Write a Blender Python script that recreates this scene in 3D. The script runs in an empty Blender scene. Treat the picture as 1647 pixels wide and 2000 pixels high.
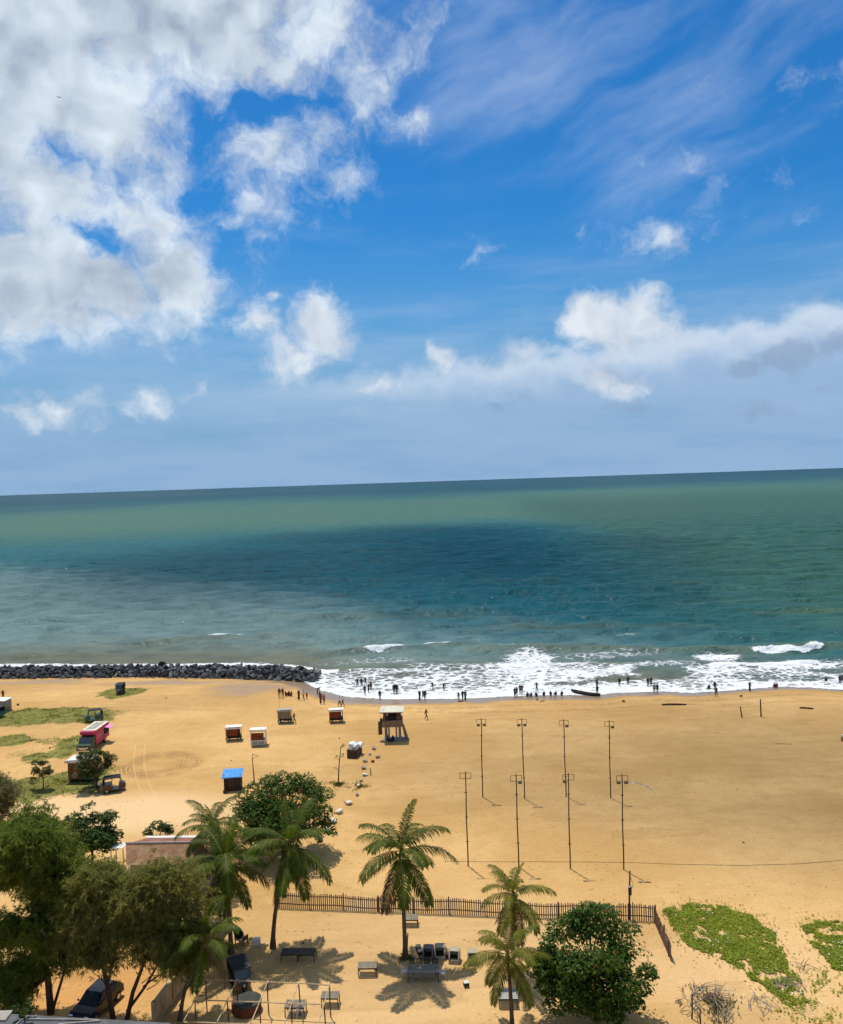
import bpy, math, random
import numpy as np
from mathutils import Vector, Matrix

scene = bpy.context.scene
COL = scene.collection
R = math.radians

# ------------------------------------------------------------------ camera
CAM_H = 35.0
FPX, IW, IH = 1620.0, 1647.0, 2000.0
PITCH, ROLL = R(2.165), R(1.88)
_f = Vector((0, math.cos(PITCH), -math.sin(PITCH)))
_r0 = Vector((1, 0, 0))
_u0 = Vector((0, math.sin(PITCH), math.cos(PITCH)))
_r = _r0 * math.cos(ROLL) - _u0 * math.sin(ROLL)
_u = _u0 * math.cos(ROLL) + _r0 * math.sin(ROLL)
cam_data = bpy.data.cameras.new('camera')
cam = bpy.data.objects.new('camera', cam_data)
COL.objects.link(cam)
cam.matrix_world = Matrix(((_r.x, _u.x, -_f.x, 0), (_r.y, _u.y, -_f.y, 0), (_r.z, _u.z, -_f.z, CAM_H), (0, 0, 0, 1)))
cam_data.sensor_fit = 'HORIZONTAL'
cam_data.sensor_width = 36.0
cam_data.lens = 36.0 * FPX / IW
cam_data.clip_start = 0.5
cam_data.clip_end = 80000.0
scene.camera = cam

# ------------------------------------------------------------------ exposure
vs = scene.view_settings
vs.view_transform = 'Standard'
vs.look = 'None'
vs.exposure = 0.0
vs.gamma = 1.0
vs.use_curve_mapping = False

# ------------------------------------------------------------------ sun
SUN_EL = R(72.2)
SUN_AZ = R(-27.0)            # from +Y (out to sea) towards -X
SUN_DIR = Vector((math.sin(SUN_AZ) * math.cos(SUN_EL), math.cos(SUN_AZ) * math.cos(SUN_EL), math.sin(SUN_EL)))
sun_data = bpy.data.lights.new('sun', 'SUN')
sun_data.energy = 4.1
sun_data.angle = R(0.53)
sun_data.color = (1.0, 0.945, 0.85)
sun = bpy.data.objects.new('sun', sun_data)
COL.objects.link(sun)
sun.rotation_euler = SUN_DIR.to_track_quat('Z', 'Y').to_euler()
sun.location = SUN_DIR * 200

# ------------------------------------------------------------------ sky with clouds
def dir_of(px, py):
    return (_f * FPX + _r * (px - IW / 2) + _u * (IH / 2 - py)).normalized()

SKY_U = 16.2
def sky_xy(px, py):
    d = dir_of(px, py)
    return math.atan2(d.x, d.y) * SKY_U, math.asin(d.z) * SKY_U

class NT:
    """small node-tree writer"""
    def __init__(self, nt):
        self.nt = nt
        nt.nodes.clear()
    def n(self, kind, **props):
        nd = self.nt.nodes.new(kind)
        for k, v in props.items():
            setattr(nd, k, v)
        return nd
    def put(self, sock, val):
        if isinstance(val, bpy.types.NodeSocket):
            self.nt.links.new(val, sock)
        elif val is not None:
            sock.default_value = val
    def m(self, op, a, b=None, c=None, clamp=False):
        nd = self.n('ShaderNodeMath', operation=op, use_clamp=clamp)
        self.put(nd.inputs[0], a); self.put(nd.inputs[1], b)
        if c is not None: self.put(nd.inputs[2], c)
        return nd.outputs[0]
    def v(self, op, a, b=None, c=None, out=0):
        nd = self.n('ShaderNodeVectorMath', operation=op)
        self.put(nd.inputs[0], a)
        if b is not None: self.put(nd.inputs[1], b)
        if c is not None: self.put(nd.inputs[2], c)
        return nd.outputs['Value'] if out == 'v' else nd.outputs[0]
    def scale(self, a, s):
        nd = self.n('ShaderNodeVectorMath', operation='SCALE')
        self.put(nd.inputs[0], a); self.put(nd.inputs['Scale'], s)
        return nd.outputs[0]
    def xyz(self, x, y, z=0.0):
        nd = self.n('ShaderNodeCombineXYZ')
        self.put(nd.inputs[0], x); self.put(nd.inputs[1], y); self.put(nd.inputs[2], z)
        return nd.outputs[0]
    def sep(self, a):
        nd = self.n('ShaderNodeSeparateXYZ'); self.put(nd.inputs[0], a)
        return nd.outputs
    def noise(self, vec, scale, detail=4.0, rough=0.5, dist=0.0, dims='3D', lac=2.0):
        nd = self.n('ShaderNodeTexNoise', noise_dimensions=dims)
        self.put(nd.inputs['Vector'], vec)
        for k, v_ in (('Scale', scale), ('Detail', detail), ('Roughness', rough), ('Distortion', dist), ('Lacunarity', lac)):
            self.put(nd.inputs[k], v_)
        return nd.outputs
    def voro(self, vec, scale, feature='F1', rnd=1.0, dims='3D'):
        nd = self.n('ShaderNodeTexVoronoi', feature=feature, voronoi_dimensions=dims)
        self.put(nd.inputs['Vector'], vec); self.put(nd.inputs['Scale'], scale)
        self.put(nd.inputs['Randomness'], rnd)
        return nd.outputs
    def ramp(self, x, a, b, lo=0.0, hi=1.0):
        nd = self.n('ShaderNodeMapRange', interpolation_type='SMOOTHSTEP')
        self.put(nd.inputs[0], x); self.put(nd.inputs[1], a); self.put(nd.inputs[2], b)
        self.put(nd.inputs[3], lo); self.put(nd.inputs[4], hi)
        return nd.outputs[0]
    def mix(self, f, a, b):
        nd = self.n('ShaderNodeMix', data_type='RGBA')
        self.put(nd.inputs[0], f)
        self.put(nd.inputs[6], a if isinstance(a, bpy.types.NodeSocket) else (*a, 1.0) if len(a) == 3 else a)
        self.put(nd.inputs[7], b if isinstance(b, bpy.types.NodeSocket) else (*b, 1.0) if len(b) == 3 else b)
        return nd.outputs[2]
    def attr(self, name):
        return self.n('ShaderNodeAttribute', attribute_name=name).outputs

world = bpy.data.worlds.new('World')
scene.world = world
world.use_nodes = True
W = NT(world.node_tree)
tc = W.n('ShaderNodeTexCoord')
dx, dy, dz = W.sep(tc.outputs['Generated'])
az = W.m('MULTIPLY', W.m('ARCTAN2', dx, dy), SKY_U)
el = W.m('MULTIPLY', W.m('ARCSINE', dz), SKY_U)
P0 = W.xyz(az, el, 0.0)
sky = W.n('ShaderNodeTexSky', sky_type='NISHITA', sun_disc=False, sun_elevation=SUN_EL, sun_rotation=SUN_AZ,
          altitude=30.0, air_density=1.0, dust_density=0.6, ozone_density=2.2)
hsv = W.n('ShaderNodeHueSaturation')
W.put(hsv.inputs['Color'], sky.outputs[0])
hsv.inputs['Saturation'].default_value = 1.28
hsv.inputs['Value'].default_value = 1.05
hsv.inputs['Hue'].default_value = 0.503
tint = W.n('ShaderNodeMix', data_type='RGBA', blend_type='MULTIPLY')
tint.inputs[0].default_value = 1.0
W.put(tint.inputs[6], hsv.outputs[0]); tint.inputs[7].default_value = (0.27, 0.87, 1.14, 1)
# sea haze thickening towards the horizon
skycol = W.mix(W.ramp(el, 5.2, 0.4), tint.outputs[2], (2.15, 4.10, 6.50))

big = W.noise(P0, 0.45, 2.0, 0.5)
warp = W.noise(P0, 1.1, 4.0, 0.55)
wv = W.v('SUBTRACT', warp[1], (0.5, 0.5, 0.5))
P1 = W.v('ADD', P0, W.scale(wv, 1.0))

def ell(P, px, py, rx, ry, h=1.0, rot=0.0):
    """one soft cloud lobe, given as a direction in the sky; value h at its heart, 0 at its rim"""
    cx, cy = sky_xy(px, py)
    d = W.v('SUBTRACT', P, (cx, cy, 0))
    if rot:
        nd = W.n('ShaderNodeVectorRotate', rotation_type='Z_AXIS')
        W.put(nd.inputs['Vector'], d); nd.inputs['Angle'].default_value = R(rot)
        d = nd.outputs[0]
    d = W.v('MULTIPLY', d, (100.0 / rx, 100.0 / ry, 0))
    ln = W.v('LENGTH', d, out='v')
    return W.m('MULTIPLY', W.m('SUBTRACT', 1.0, ln), h)

def union(lst):
    acc = lst[0]
    for e in lst[1:]:
        nd = W.n('ShaderNodeMath', operation='SMOOTH_MAX')
        W.put(nd.inputs[0], acc); W.put(nd.inputs[1], e); nd.inputs[2].default_value = 0.12
        acc = nd.outputs[0]
    return acc

# thick cumulus mass, upper left, going on overhead
mass = union([ell(P1, 40, 200, 330, 300, 1.25), ell(P1, 300, 20, 470, 170, 1.15, -4), ell(P1, 620, 95, 190, 95, 0.62, -8),
              ell(P1, 30, 530, 390, 135, 1.25, 4), ell(P1, 330, 530, 125, 95, 0.95, 10), ell(P1, 280, 330, 190, 120, 0.50),
              ell(P1, -300, 180, 420, 440, 1.3), ell(P1, 200, -420, 700, 380, 1.2), ell(P1, 290, 440, 130, 70, 0.7),
              ell(P1, 520, 300, 175, 110, 0.40), ell(P1, 500, 400, 110, 75, 0.36, -40), ell(P1, 640, 345, 80, 36, 0.30), ell(P1, 690, 160, 90, 70, 0.34)])
holes = union([ell(P1, 510, 205, 120, 52, 0.62, 5), ell(P1, 120, 290, 120, 50, 0.62, 10), ell(P1, 205, 480, 100, 30, 0.75, 25),
               ell(P1, 390, 235, 85, 75, 0.5), ell(P1, 240, 335, 90, 45, 0.35), ell(P1, 385, 400, 60, 50, 0.4)])
holes = W.m('MAXIMUM', holes, 0.0)
mass = W.m('SUBTRACT', mass, holes)
# unseen broken cumulus added overhead and all round to whiten the fill light
aaz = W.m('ABSOLUTE', az)
over = W.m('MAXIMUM', W.ramp(el, 8.7, 10.2), W.m('MULTIPLY', W.ramp(aaz, 10.5, 12.5), W.ramp(el, 1.8, 3.6)))
mass = W.m('MAXIMUM', mass, W.m('SUBTRACT', W.m('MULTIPLY', over, 0.62), 0.45))
# small fair-weather puffs
puffs = union([ell(P1, 505, 625, 60, 62, 0.55), ell(P1, 625, 640, 88, 85, 0.85), ell(P1, 580, 690, 95, 55, 0.62), ell(P1, 535, 575, 22, 20, 0.5),
               ell(P1, 815, 242, 48, 44, 0.26), ell(P1, 1300, 462, 98, 55, 0.36), ell(P1, 935, 488, 36, 32, 0.14),
               ell(P1, 1205, 640, 130, 70, 0.95, 12), ell(P1, 1240, 600, 55, 50, 0.8), ell(P1, 1130, 625, 60, 55, 0.7), ell(P1, 862, 695, 42, 42, 0.6),
               ell(P1, 130, 812, 105, 48, 0.38), ell(P1, 55, 830, 60, 30, 0.26), ell(P1, 305, 782, 70, 42, 0.27), ell(P1, 385, 768, 44, 34, 0.30), ell(P1, 250, 802, 50, 30, 0.24),
               ell(P1, 740, 752, 80, 28, 0.4), ell(P1, 1020, 692, 90, 36, 0.45), ell(P1, 1185, 745, 120, 42, 0.4), ell(P1, 1585, 300, 45, 35, 0.02), ell(P1, 1330, 415, 30, 20, 0.12)])
fine = W.noise(P1, 1.0, 7.0, 0.60, lac=2.1)[0]
soft1 = W.noise(P1, 0.75, 2.5, 0.5)[0]
soft2 = W.noise(W.v('ADD', P1, (-0.16, 0.34, 0.0)), 0.75, 2.0, 0.5)[0]
fb = W.m('SUBTRACT', fine, 0.5)
d_mass = W.m('ADD', W.m('MULTIPLY', mass, 1.25), W.m('MULTIPLY', fb, 2.2))
d_puff = W.m('ADD', W.m('MULTIPLY', puffs, 1.45), W.m('MULTIPLY', fb, 1.75))
a_mass = W.ramp(d_mass, -0.20, 0.86)
a_puff = W.ramp(d_puff, 0.02, 0.82)
lit = W.m('ADD', 0.5, W.m('ADD', W.m('MULTIPLY', W.m('SUBTRACT', soft1, soft2), 2.9), W.m('MULTIPLY', fb, 0.9)), clamp=True)
thick = W.ramp(W.m('ADD', mass, W.m('MULTIPLY', W.m('SUBTRACT', big[0], 0.5), 1.6)), 0.35, 1.15)
lum_mass = W.m('SUBTRACT', W.m('ADD', 0.60, W.m('MULTIPLY', lit, 0.50)), W.m('MULTIPLY', thick, 0.17))
lum_puff = W.m('ADD', 0.58, W.m('MULTIPLY', lit, 0.48))
CL = 9.6
c_mass = W.mix(lum_mass, (0.06 * CL, 0.14 * CL, 0.30 * CL), (0.82 * CL, 0.92 * CL, 1.02 * CL))
c_puff = W.mix(lum_puff, (0.16 * CL, 0.26 * CL, 0.46 * CL), (0.84 * CL, 0.92 * CL, 1.01 * CL))

# pale stratus sheet low on the right, thinning to haze at the horizon
bx, by = sky_xy(1100, 668)
ex, ey = sky_xy(1640, 575)
fx, fy = sky_xy(690, 752)
slope1 = (ey - by) / (ex - bx)
line = W.m('ADD', by, W.m('MULTIPLY', W.m('SUBTRACT', az, bx), slope1))
wob = W.m('MULTIPLY', W.m('SUBTRACT', W.noise(P0, 1.6, 4.0, 0.55)[0], 0.5), 0.95)
below = W.m('ADD', W.m('SUBTRACT', line, el), wob)
sheet = W.ramp(below, -0.10, 0.45)
sheet = W.m('MULTIPLY', sheet, W.ramp(az, fx - 4.5, fx + 3.6))
lowfade = W.ramp(el, 0.3, 2.8, 0.16, 0.80)
streaky = W.noise(W.v('MULTIPLY', P0, (0.35, 1.5, 1)), 1.4, 4.0, 0.55)[0]
sheet = W.m('MULTIPLY', sheet, W.m('MULTIPLY', lowfade, W.m('ADD', 0.62, W.m('MULTIPLY', streaky, 0.66))), clamp=True)
edge = W.m('MULTIPLY', W.ramp(below, -0.05, 0.25), W.ramp(below, 1.1, 0.15))
c_sheet = W.mix(edge, (0.42 * CL, 0.56 * CL, 0.80 * CL), (0.86 * CL, 0.93 * CL, 1.02 * CL))
# a few grey scraps in front of that sheet
scraps = union([ell(P1, 1455, 712, 48, 32, 0.7), ell(P1, 1540, 706, 75, 38, 0.75), ell(P1, 1640, 665, 60, 40, 0.6), ell(P1, 1200, 735, 75, 40, 0.5),
                ell(P1, 1610, 760, 70, 30, 0.45), ell(P1, 1240, 795, 90, 22, 0.35), ell(P1, 1470, 795, 80, 20, 0.35), ell(P1, 960, 785, 90, 22, 0.3)])
a_scr = W.m('MULTIPLY', W.ramp(W.m('ADD', scraps, W.m('MULTIPLY', fb, 1.1)), 0.08, 0.42), 0.5)
# thin veil low on the left
veil = W.m('MULTIPLY', W.ramp(W.m('ADD', W.noise(W.v('MULTIPLY', P0, (0.3, 1.6, 1)), 0.9, 4.0, 0.6)[0], W.m('MULTIPLY', W.ramp(el, 4.6, 1.6), 0.24)), 0.48, 0.86), W.ramp(el, 6.4, 2.6))
veil = W.m('MULTIPLY', veil, 0.30)
# cirrus streaks, upper right
rot = W.n('ShaderNodeVectorRotate', rotation_type='Z_AXIS')
W.put(rot.inputs['Vector'], P0); rot.inputs['Angle'].default_value = R(-20)
cwarp = W.v('ADD', rot.outputs[0], W.scale(W.v('SUBTRACT', W.noise(P0, 0.5, 3.0, 0.55)[1], (0.5, 0.5, 0.5)), 0.75))
cir = W.noise(W.v('MULTIPLY', cwarp, (0.24, 0.95, 1)), 1.0, 6.0, 0.56)[0]
creg = W.m('MAXIMUM', W.m('MAXIMUM', ell(P0, 1030, 60, 470, 260, 1.3, 0), ell(P0, 1330, 200, 420, 300, 0.8)), W.m('MAXIMUM', ell(P0, 1640, 40, 300, 200, 1.0), ell(P0, 1300, -500, 1100, 560, 1.0)))
cirrus = W.m('MULTIPLY', W.ramp(W.m('ADD', cir, W.m('MULTIPLY', W.m('SUBTRACT', creg, 0.6), 0.28)), 0.36, 0.86), W.ramp(creg, -0.15, 0.45))
cirrus = W.m('MULTIPLY', cirrus, 0.38)

c = W.mix(veil, skycol, (0.52 * CL, 0.66 * CL, 0.90 * CL))
c = W.mix(cirrus, c, (0.72 * CL, 0.82 * CL, 1.0 * CL))
c = W.mix(sheet, c, c_sheet)
c = W.mix(a_scr, c, (0.26 * CL, 0.36 * CL, 0.54 * CL))
c = W.mix(a_puff, c, c_puff)
c = W.mix(a_mass, c, c_mass)
bg = W.n('ShaderNodeBackground')
W.put(bg.inputs[0], c)
bg.inputs[1].default_value = 0.095
wo = W.n('ShaderNodeOutputWorld')
W.put(wo.inputs[0], bg.outputs[0])
world.cycles.sampling_method = 'NONE'

cy = scene.cycles
cy.use_denoising = True
cy.use_adaptive_sampling = True
cy.adaptive_threshold = 0.02
cy.adaptive_min_samples = 8
cy.max_bounces = 6
cy.diffuse_bounces = 2
cy.glossy_bounces = 2
cy.transmission_bounces = 4
cy.transparent_max_bounces = 12
cy.volume_bounces = 0
cy.sample_clamp_indirect = 6.0
cy.caustics_reflective = False
cy.caustics_refractive = False
scene.render.film_transparent = False

# ------------------------------------------------------------------ finding places: from a sight line to the spot on the ground it meets
SEA = -1.2
def at_z(px, py, z=0.0):
    d = dir_of(px, py)
    t = (z - CAM_H) / d.z
    return Vector((d.x * t, d.y * t, z))
def proj(p):
    q = Vector(p) - Vector((0, 0, CAM_H))
    w = q.dot(_f)
    return IW / 2 + FPX * q.dot(_r) / w, IH / 2 - FPX * q.dot(_u) / w
_sh = [(-260, 1322), (-60, 1318), (300, 1314), (560, 1322), (592, 1332), (625, 1349), (680, 1362), (760, 1366), (900, 1365), (1010, 1360), (1100, 1358), (1160, 1359), (1210, 1353), (1300, 1351), (1345, 1354),
       (1400, 1351), (1450, 1347), (1530, 1341.5), (1590, 1344), (1647, 1348), (1750, 1346), (1900, 1342)]
_shw = [at_z(a, b, SEA) for a, b in _sh]
_SX = np.array([p.x for p in _shw]); _SY = np.array([p.y for p in _shw])
def shore(x):
    return np.interp(x, _SX, _SY)

def _hash(ix, iy, seed):
    h = (ix.astype(np.int64) * 374761393 + iy.astype(np.int64) * 668265263 + seed * 1442695041) & 0x7fffffff
    h = ((h ^ (h >> 13)) * 1274126177) & 0x7fffffff
    return ((h ^ (h >> 16)) & 0xffff) / 65535.0
def vnoise(x, y, seed=0):
    x = np.asarray(x, float); y = np.asarray(y, float)
    ix = np.floor(x); iy = np.floor(y); fx = x - ix; fy = y - iy
    fx = fx * fx * (3 - 2 * fx); fy = fy * fy * (3 - 2 * fy)
    a = _hash(ix, iy, seed); b = _hash(ix + 1, iy, seed); c_ = _hash(ix, iy + 1, seed); d = _hash(ix + 1, iy + 1, seed)
    return (a * (1 - fx) + b * fx) * (1 - fy) + (c_ * (1 - fx) + d * fx) * fy
def fbm(x, y, seed=0, oct=4, gain=0.5):
    s = 0.0; a = 1.0; t = 0.0
    for i in range(oct):
        s = s + a * vnoise(np.asarray(x) * 2 ** i + 17.3 * i, np.asarray(y) * 2 ** i - 9.1 * i, seed + i); t += a; a *= gain
    return s / t
def sstep(a, b, x):
    t = np.clip((np.asarray(x, float) - a) / (b - a), 0, 1)
    return t * t * (3 - 2 * t)

_S0 = float(sstep(-4, 17, 0))
def gz(x, y):
    t = shore(x) - np.asarray(y, float)
    up = SEA - SEA * (sstep(-4, 17, t) - _S0) / (1 - _S0)
    z = np.where(t > 0, up, SEA + np.maximum(0.10 * t, -6.0))
    return z + 0.10 * (fbm(np.asarray(x) / 7.0, np.asarray(y) / 7.0, 5, 3) - 0.5) * sstep(0, 12, t)
def G(px, py):
    z = 0.0
    for _ in range(7):
        p = at_z(px, py, z); z = float(gz(p.x, p.y))
    return Vector((p.x, p.y, z))
def height_to(base, py_top):
    lo, hi = 0.0, 30.0
    for _ in range(40):
        mid = (lo + hi) / 2
        if proj((base.x, base.y, base.z + mid))[1] > py_top: lo = mid
        else: hi = mid
    return lo

# ------------------------------------------------------------------ materials
MATS = {}
def new_mat(name):
    m = bpy.data.materials.new(name); m.use_nodes = True
    MATS[name] = m
    return m, NT(m.node_tree)
def finish(T, bsdf):
    out = T.n('ShaderNodeOutputMaterial')
    T.put(out.inputs[0], bsdf)
def pm(name, col, rough=0.75, var=0.18, scale=3.0, bump=0.15, metallic=0.0, spec=0.25, dirt=None, dirt_amt=0.35):
    """painted / weathered surface: colour with uneven tone, optional dirt in patches, fine relief"""
    if name in MATS: return MATS[name]
    m, T = new_mat(name)
    co = T.n('ShaderNodeTexCoord').outputs['Object']
    n1 = T.noise(co, scale, 6.0, 0.6)
    n2 = T.noise(co, scale * 9, 4.0, 0.6)
    k = T.m('ADD', T.m('MULTIPLY', n1[0], 0.7), T.m('MULTIPLY', n2[0], 0.3))
    lo = tuple(c_ * (1 - var * 1.5) for c_ in col); hi = tuple(min(1, c_ * (1 + var * 1.2)) for c_ in col)
    cc = T.mix(T.ramp(k, 0.3, 0.7), lo, hi)
    if dirt is not None:
        cc = T.mix(T.m('MULTIPLY', T.ramp(T.noise(co, scale * 0.6, 8.0, 0.65)[0], 0.46, 0.68), dirt_amt), cc, dirt)
    b = T.n('ShaderNodeBsdfPrincipled')
    T.put(b.inputs['Base Color'], cc)
    T.put(b.inputs['Roughness'], T.m('ADD', rough - 0.08, T.m('MULTIPLY', n2[0], 0.16), clamp=True))
    b.inputs['Metallic'].default_value = metallic
    b.inputs['Specular IOR Level'].default_value = spec
    if bump:
        bp = T.n('ShaderNodeBump'); bp.inputs['Strength'].default_value = bump; bp.inputs['Distance'].default_value = 0.03
        T.put(bp.inputs['Height'], n2[0]); T.put(b.inputs['Normal'], bp.outputs[0])
    finish(T, b.outputs[0])
    return m
def leaf_mat(name, dark, light, trans=0.35, gloss=0.35, odd=None, odd_amt=0.06):
    if name in MATS: return MATS[name]
    m, T = new_mat(name)
    rnd = T.n('ShaderNodeNewGeometry').outputs['Random Per Island']
    co = T.n('ShaderNodeTexCoord').outputs['Object']
    n = T.noise(co, 0.8, 3.0, 0.5)[0]
    k = T.m('ADD', T.m('MULTIPLY', rnd, 0.7), T.m('MULTIPLY', T.ramp(n, 0.3, 0.7), 0.3))
    cc = T.mix(k, dark, light)
    if odd:
        rr = T.m('FRACT', T.m('MULTIPLY', rnd, 37.77))
        cc = T.mix(T.m('LESS_THAN', rr, odd_amt), cc, odd)
    b = T.n('ShaderNodeBsdfPrincipled')
    T.put(b.inputs['Base Color'], cc); b.inputs['Roughness'].default_value = gloss + 0.18
    b.inputs['Specular IOR Level'].default_value = 0.13
    tr = T.n('ShaderNodeBsdfTranslucent')
    T.put(tr.inputs[0], T.mix(0.45, cc, tuple(min(1, c_ * 1.7) for c_ in (light[0] * 1.15, light[1] * 1.1, light[2] * 0.5))))
    mx = T.n('ShaderNodeMixShader'); mx.inputs[0].default_value = trans
    T.put(mx.inputs[1], b.outputs[0]); T.put(mx.inputs[2], tr.outputs[0])
    finish(T, mx.outputs[0])
    return m
def glass_mat(name, col=(0.02, 0.03, 0.04)):
    if name in MATS: return MATS[name]
    m, T = new_mat(name)
    b = T.n('ShaderNodeBsdfPrincipled')
    co = T.n('ShaderNodeTexCoord').outputs['Object']
    n = T.noise(co, 3.0, 4.0, 0.6)[0]
    T.put(b.inputs['Base Color'], T.mix(n, col, tuple(c_ * 1.6 + 0.004 for c_ in col)))
    T.put(b.inputs['Roughness'], T.m('ADD', 0.05, T.m('MULTIPLY', n, 0.12)))
    b.inputs['Specular IOR Level'].default_value = 0.7
    finish(T, b.outputs[0])
    return m

# ------------------------------------------------------------------ mesh building
class MB:
    def __init__(self):
        self.v = []; self.f = []; self.mi = []
    def add(self, vs_, fs, m=0):
        o = len(self.v)
        self.v.extend([tuple(p) for p in vs_])
        self.f.extend([tuple(i + o for i in f) for f in fs]); self.mi.extend([m] * len(fs))
        return self
    def box(self, c, s, m=0, rz=0.0, ry=0.0, rx=0.0, taper=1.0):
        hx, hy, hz = s[0] / 2, s[1] / 2, s[2] / 2
        pts = [(-hx, -hy, -hz), (hx, -hy, -hz), (hx, hy, -hz), (-hx, hy, -hz),
               (-hx * taper, -hy * taper, hz), (hx * taper, -hy * taper, hz), (hx * taper, hy * taper, hz), (-hx * taper, hy * taper, hz)]
        if rz or ry or rx:
            M = Matrix.Rotation(rz, 3, 'Z') @ Matrix.Rotation(ry, 3, 'Y') @ Matrix.Rotation(rx, 3, 'X')
            pts = [M @ Vector(p) for p in pts]
        pts = [(p[0] + c[0], p[1] + c[1], p[2] + c[2]) for p in pts]
        return self.add(pts, [(0, 3, 2, 1), (4, 5, 6, 7), (0, 1, 5, 4), (1, 2, 6, 5), (2, 3, 7, 6), (3, 0, 4, 7)], m)
    def rbox(self, c, s, r=0.03, m=0, rz=0.0, rx=0.0, ry=0.0):
        """box with chamfered vertical and horizontal edges"""
        hx, hy, hz = s[0] / 2, s[1] / 2, s[2] / 2
        r = min(r, hx * .9, hy * .9, hz * .9)
        def ring(ix, iy, z):
            return [(-hx + ix, -hy, z), (hx - ix, -hy, z), (hx, -hy + iy, z), (hx, hy - iy, z), (hx - ix, hy, z), (-hx + ix, hy, z), (-hx, hy - iy, z), (-hx, -hy + iy, z)]
        def ring2(z, k):
            return [(x * (1 - k / hx), y * (1 - k / hy), z) for x, y, _ in ring(r, r, z)]
        pts = ring2(-hz, r * .8) + ring(r, r, -hz + r) + ring(r, r, hz - r) + ring2(hz, r * .8)
        if rz or rx or ry:
            M = Matrix.Rotation(rz, 3, 'Z') @ Matrix.Rotation(ry, 3, 'Y') @ Matrix.Rotation(rx, 3, 'X')
            pts = [M @ Vector(p) for p in pts]
        pts = [(p[0] + c[0], p[1] + c[1], p[2] + c[2]) for p in pts]
        fs = [tuple(range(7, -1, -1)), tuple(range(24, 32))]
        for k in range(3):
            for i in range(8):
                j = (i + 1) % 8
                fs.append((k * 8 + i, k * 8 + j, k * 8 + 8 + j, k * 8 + 8 + i))
        return self.add(pts, fs, m)
    def tube(self, path, rad, n=8, m=0, cap=True):
        path = [Vector(p) for p in path]
        if not hasattr(rad, '__len__'): rad = [rad] * len(path)
        pts = []; fs = []
        ref = None
        for i, p in enumerate(path):
            t = (path[min(i + 1, len(path) - 1)] - path[max(i - 1, 0)])
            if t.length < 1e-9: t = Vector((0, 0, 1))
            t.normalize()
            if ref is None:
                ref = Vector((1, 0, 0)) if abs(t.x) < 0.8 else Vector((0, 1, 0))
            a = (ref - t * ref.dot(t)).normalized(); b = t.cross(a); ref = a
            for k in range(n):
                an = 2 * math.pi * k / n
                pts.append(p + (a * math.cos(an) + b * math.sin(an)) * rad[i])
        for i in range(len(path) - 1):
            for k in range(n):
                k2 = (k + 1) % n
                fs.append((i * n + k, i * n + k2, i * n + n + k2, i * n + n + k))
        if cap:
            fs.append(tuple(range(n - 1, -1, -1))); L = (len(path) - 1) * n
            fs.append(tuple(range(L, L + n)))
        return self.add(pts, fs, m)
    def cyl(self, p0, p1, r, n=12, m=0, r1=None):
        return self.tube([p0, p1], [r, r if r1 is None else r1], n, m)
    def prism(self, poly, lo, hi, axis='x', m=0):
        """polygon in the two other axes, swept from lo to hi along axis"""
        n = len(poly)
        def mk(a, b, t):
            return (t, a, b) if axis == 'x' else (a, t, b) if axis == 'y' else (a, b, t)
        pts = [mk(a, b, lo) for a, b in poly] + [mk(a, b, hi) for a, b in poly]
        fs = [tuple(range(n - 1, -1, -1)), tuple(range(n, 2 * n))] + [(i, (i + 1) % n, n + (i + 1) % n, n + i) for i in range(n)]
        return self.add(pts, fs, m)
    def mesh(self, name, mats, smooth=False):
        me = bpy.data.meshes.new(name)
        me.from_pydata(self.v, [], self.f)
        for mm in (mats if isinstance(mats, (list, tuple)) else [mats]): me.materials.append(mm)
        if any(self.mi): me.polygons.foreach_set('material_index', self.mi)
        if smooth: me.polygons.foreach_set('use_smooth', [True] * len(me.polygons))
        me.validate(); me.update()
        return me
    def build(self, name, mats, parent=None, loc=None, smooth=False, rz=0.0):
        return link(name, self.mesh(name, mats, smooth), parent, loc, rz)

def fix_normals(me):
    import bmesh
    bm = bmesh.new(); bm.from_mesh(me); bmesh.ops.recalc_face_normals(bm, faces=bm.faces); bm.to_mesh(me); bm.free()
def link(name, me, parent=None, loc=None, rz=0.0):
    o = bpy.data.objects.new(name, me); COL.objects.link(o)
    if parent is not None: o.parent = parent
    if loc is not None: o.location = loc
    if rz: o.rotation_euler = (0, 0, rz)
    return o
def tag(o, label=None, cat=None, group=None, kind=None):
    if label: o['label'] = label
    if cat: o['category'] = cat
    if group: o['group'] = group
    if kind: o['kind'] = kind
    return o
def thing(name, label, cat, loc=(0, 0, 0), rz=0.0, group=None):
    o = link(name, None, None, loc, rz)
    o.empty_display_size = 0.3
    return tag(o, label, cat, group)
def big_mesh(name, verts, faces, mats, smooth=False):
    """verts Nx3, faces MxK arrays"""
    verts = np.asarray(verts, np.float32); faces = np.asarray(faces, np.int32)
    me = bpy.data.meshes.new(name)
    k = faces.shape[1]
    me.vertices.add(len(verts)); me.vertices.foreach_set('co', verts.ravel())
    me.loops.add(faces.size); me.loops.foreach_set('vertex_index', faces.ravel())
    me.polygons.add(len(faces))
    me.polygons.foreach_set('loop_start', np.arange(0, faces.size, k, dtype=np.int32))
    me.polygons.foreach_set('loop_total', np.full(len(faces), k, np.int32))
    for mm in (mats if isinstance(mats, (list, tuple)) else [mats]): me.materials.append(mm)
    me.update(calc_edges=True)
    if smooth: me.polygons.foreach_set('use_smooth', np.ones(len(faces), bool))
    return me
def vattr(me, name, arr):
    a = me.attributes.new(name, 'FLOAT', 'POINT')
    a.data.foreach_set('value', np.asarray(arr, np.float32).ravel())
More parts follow.
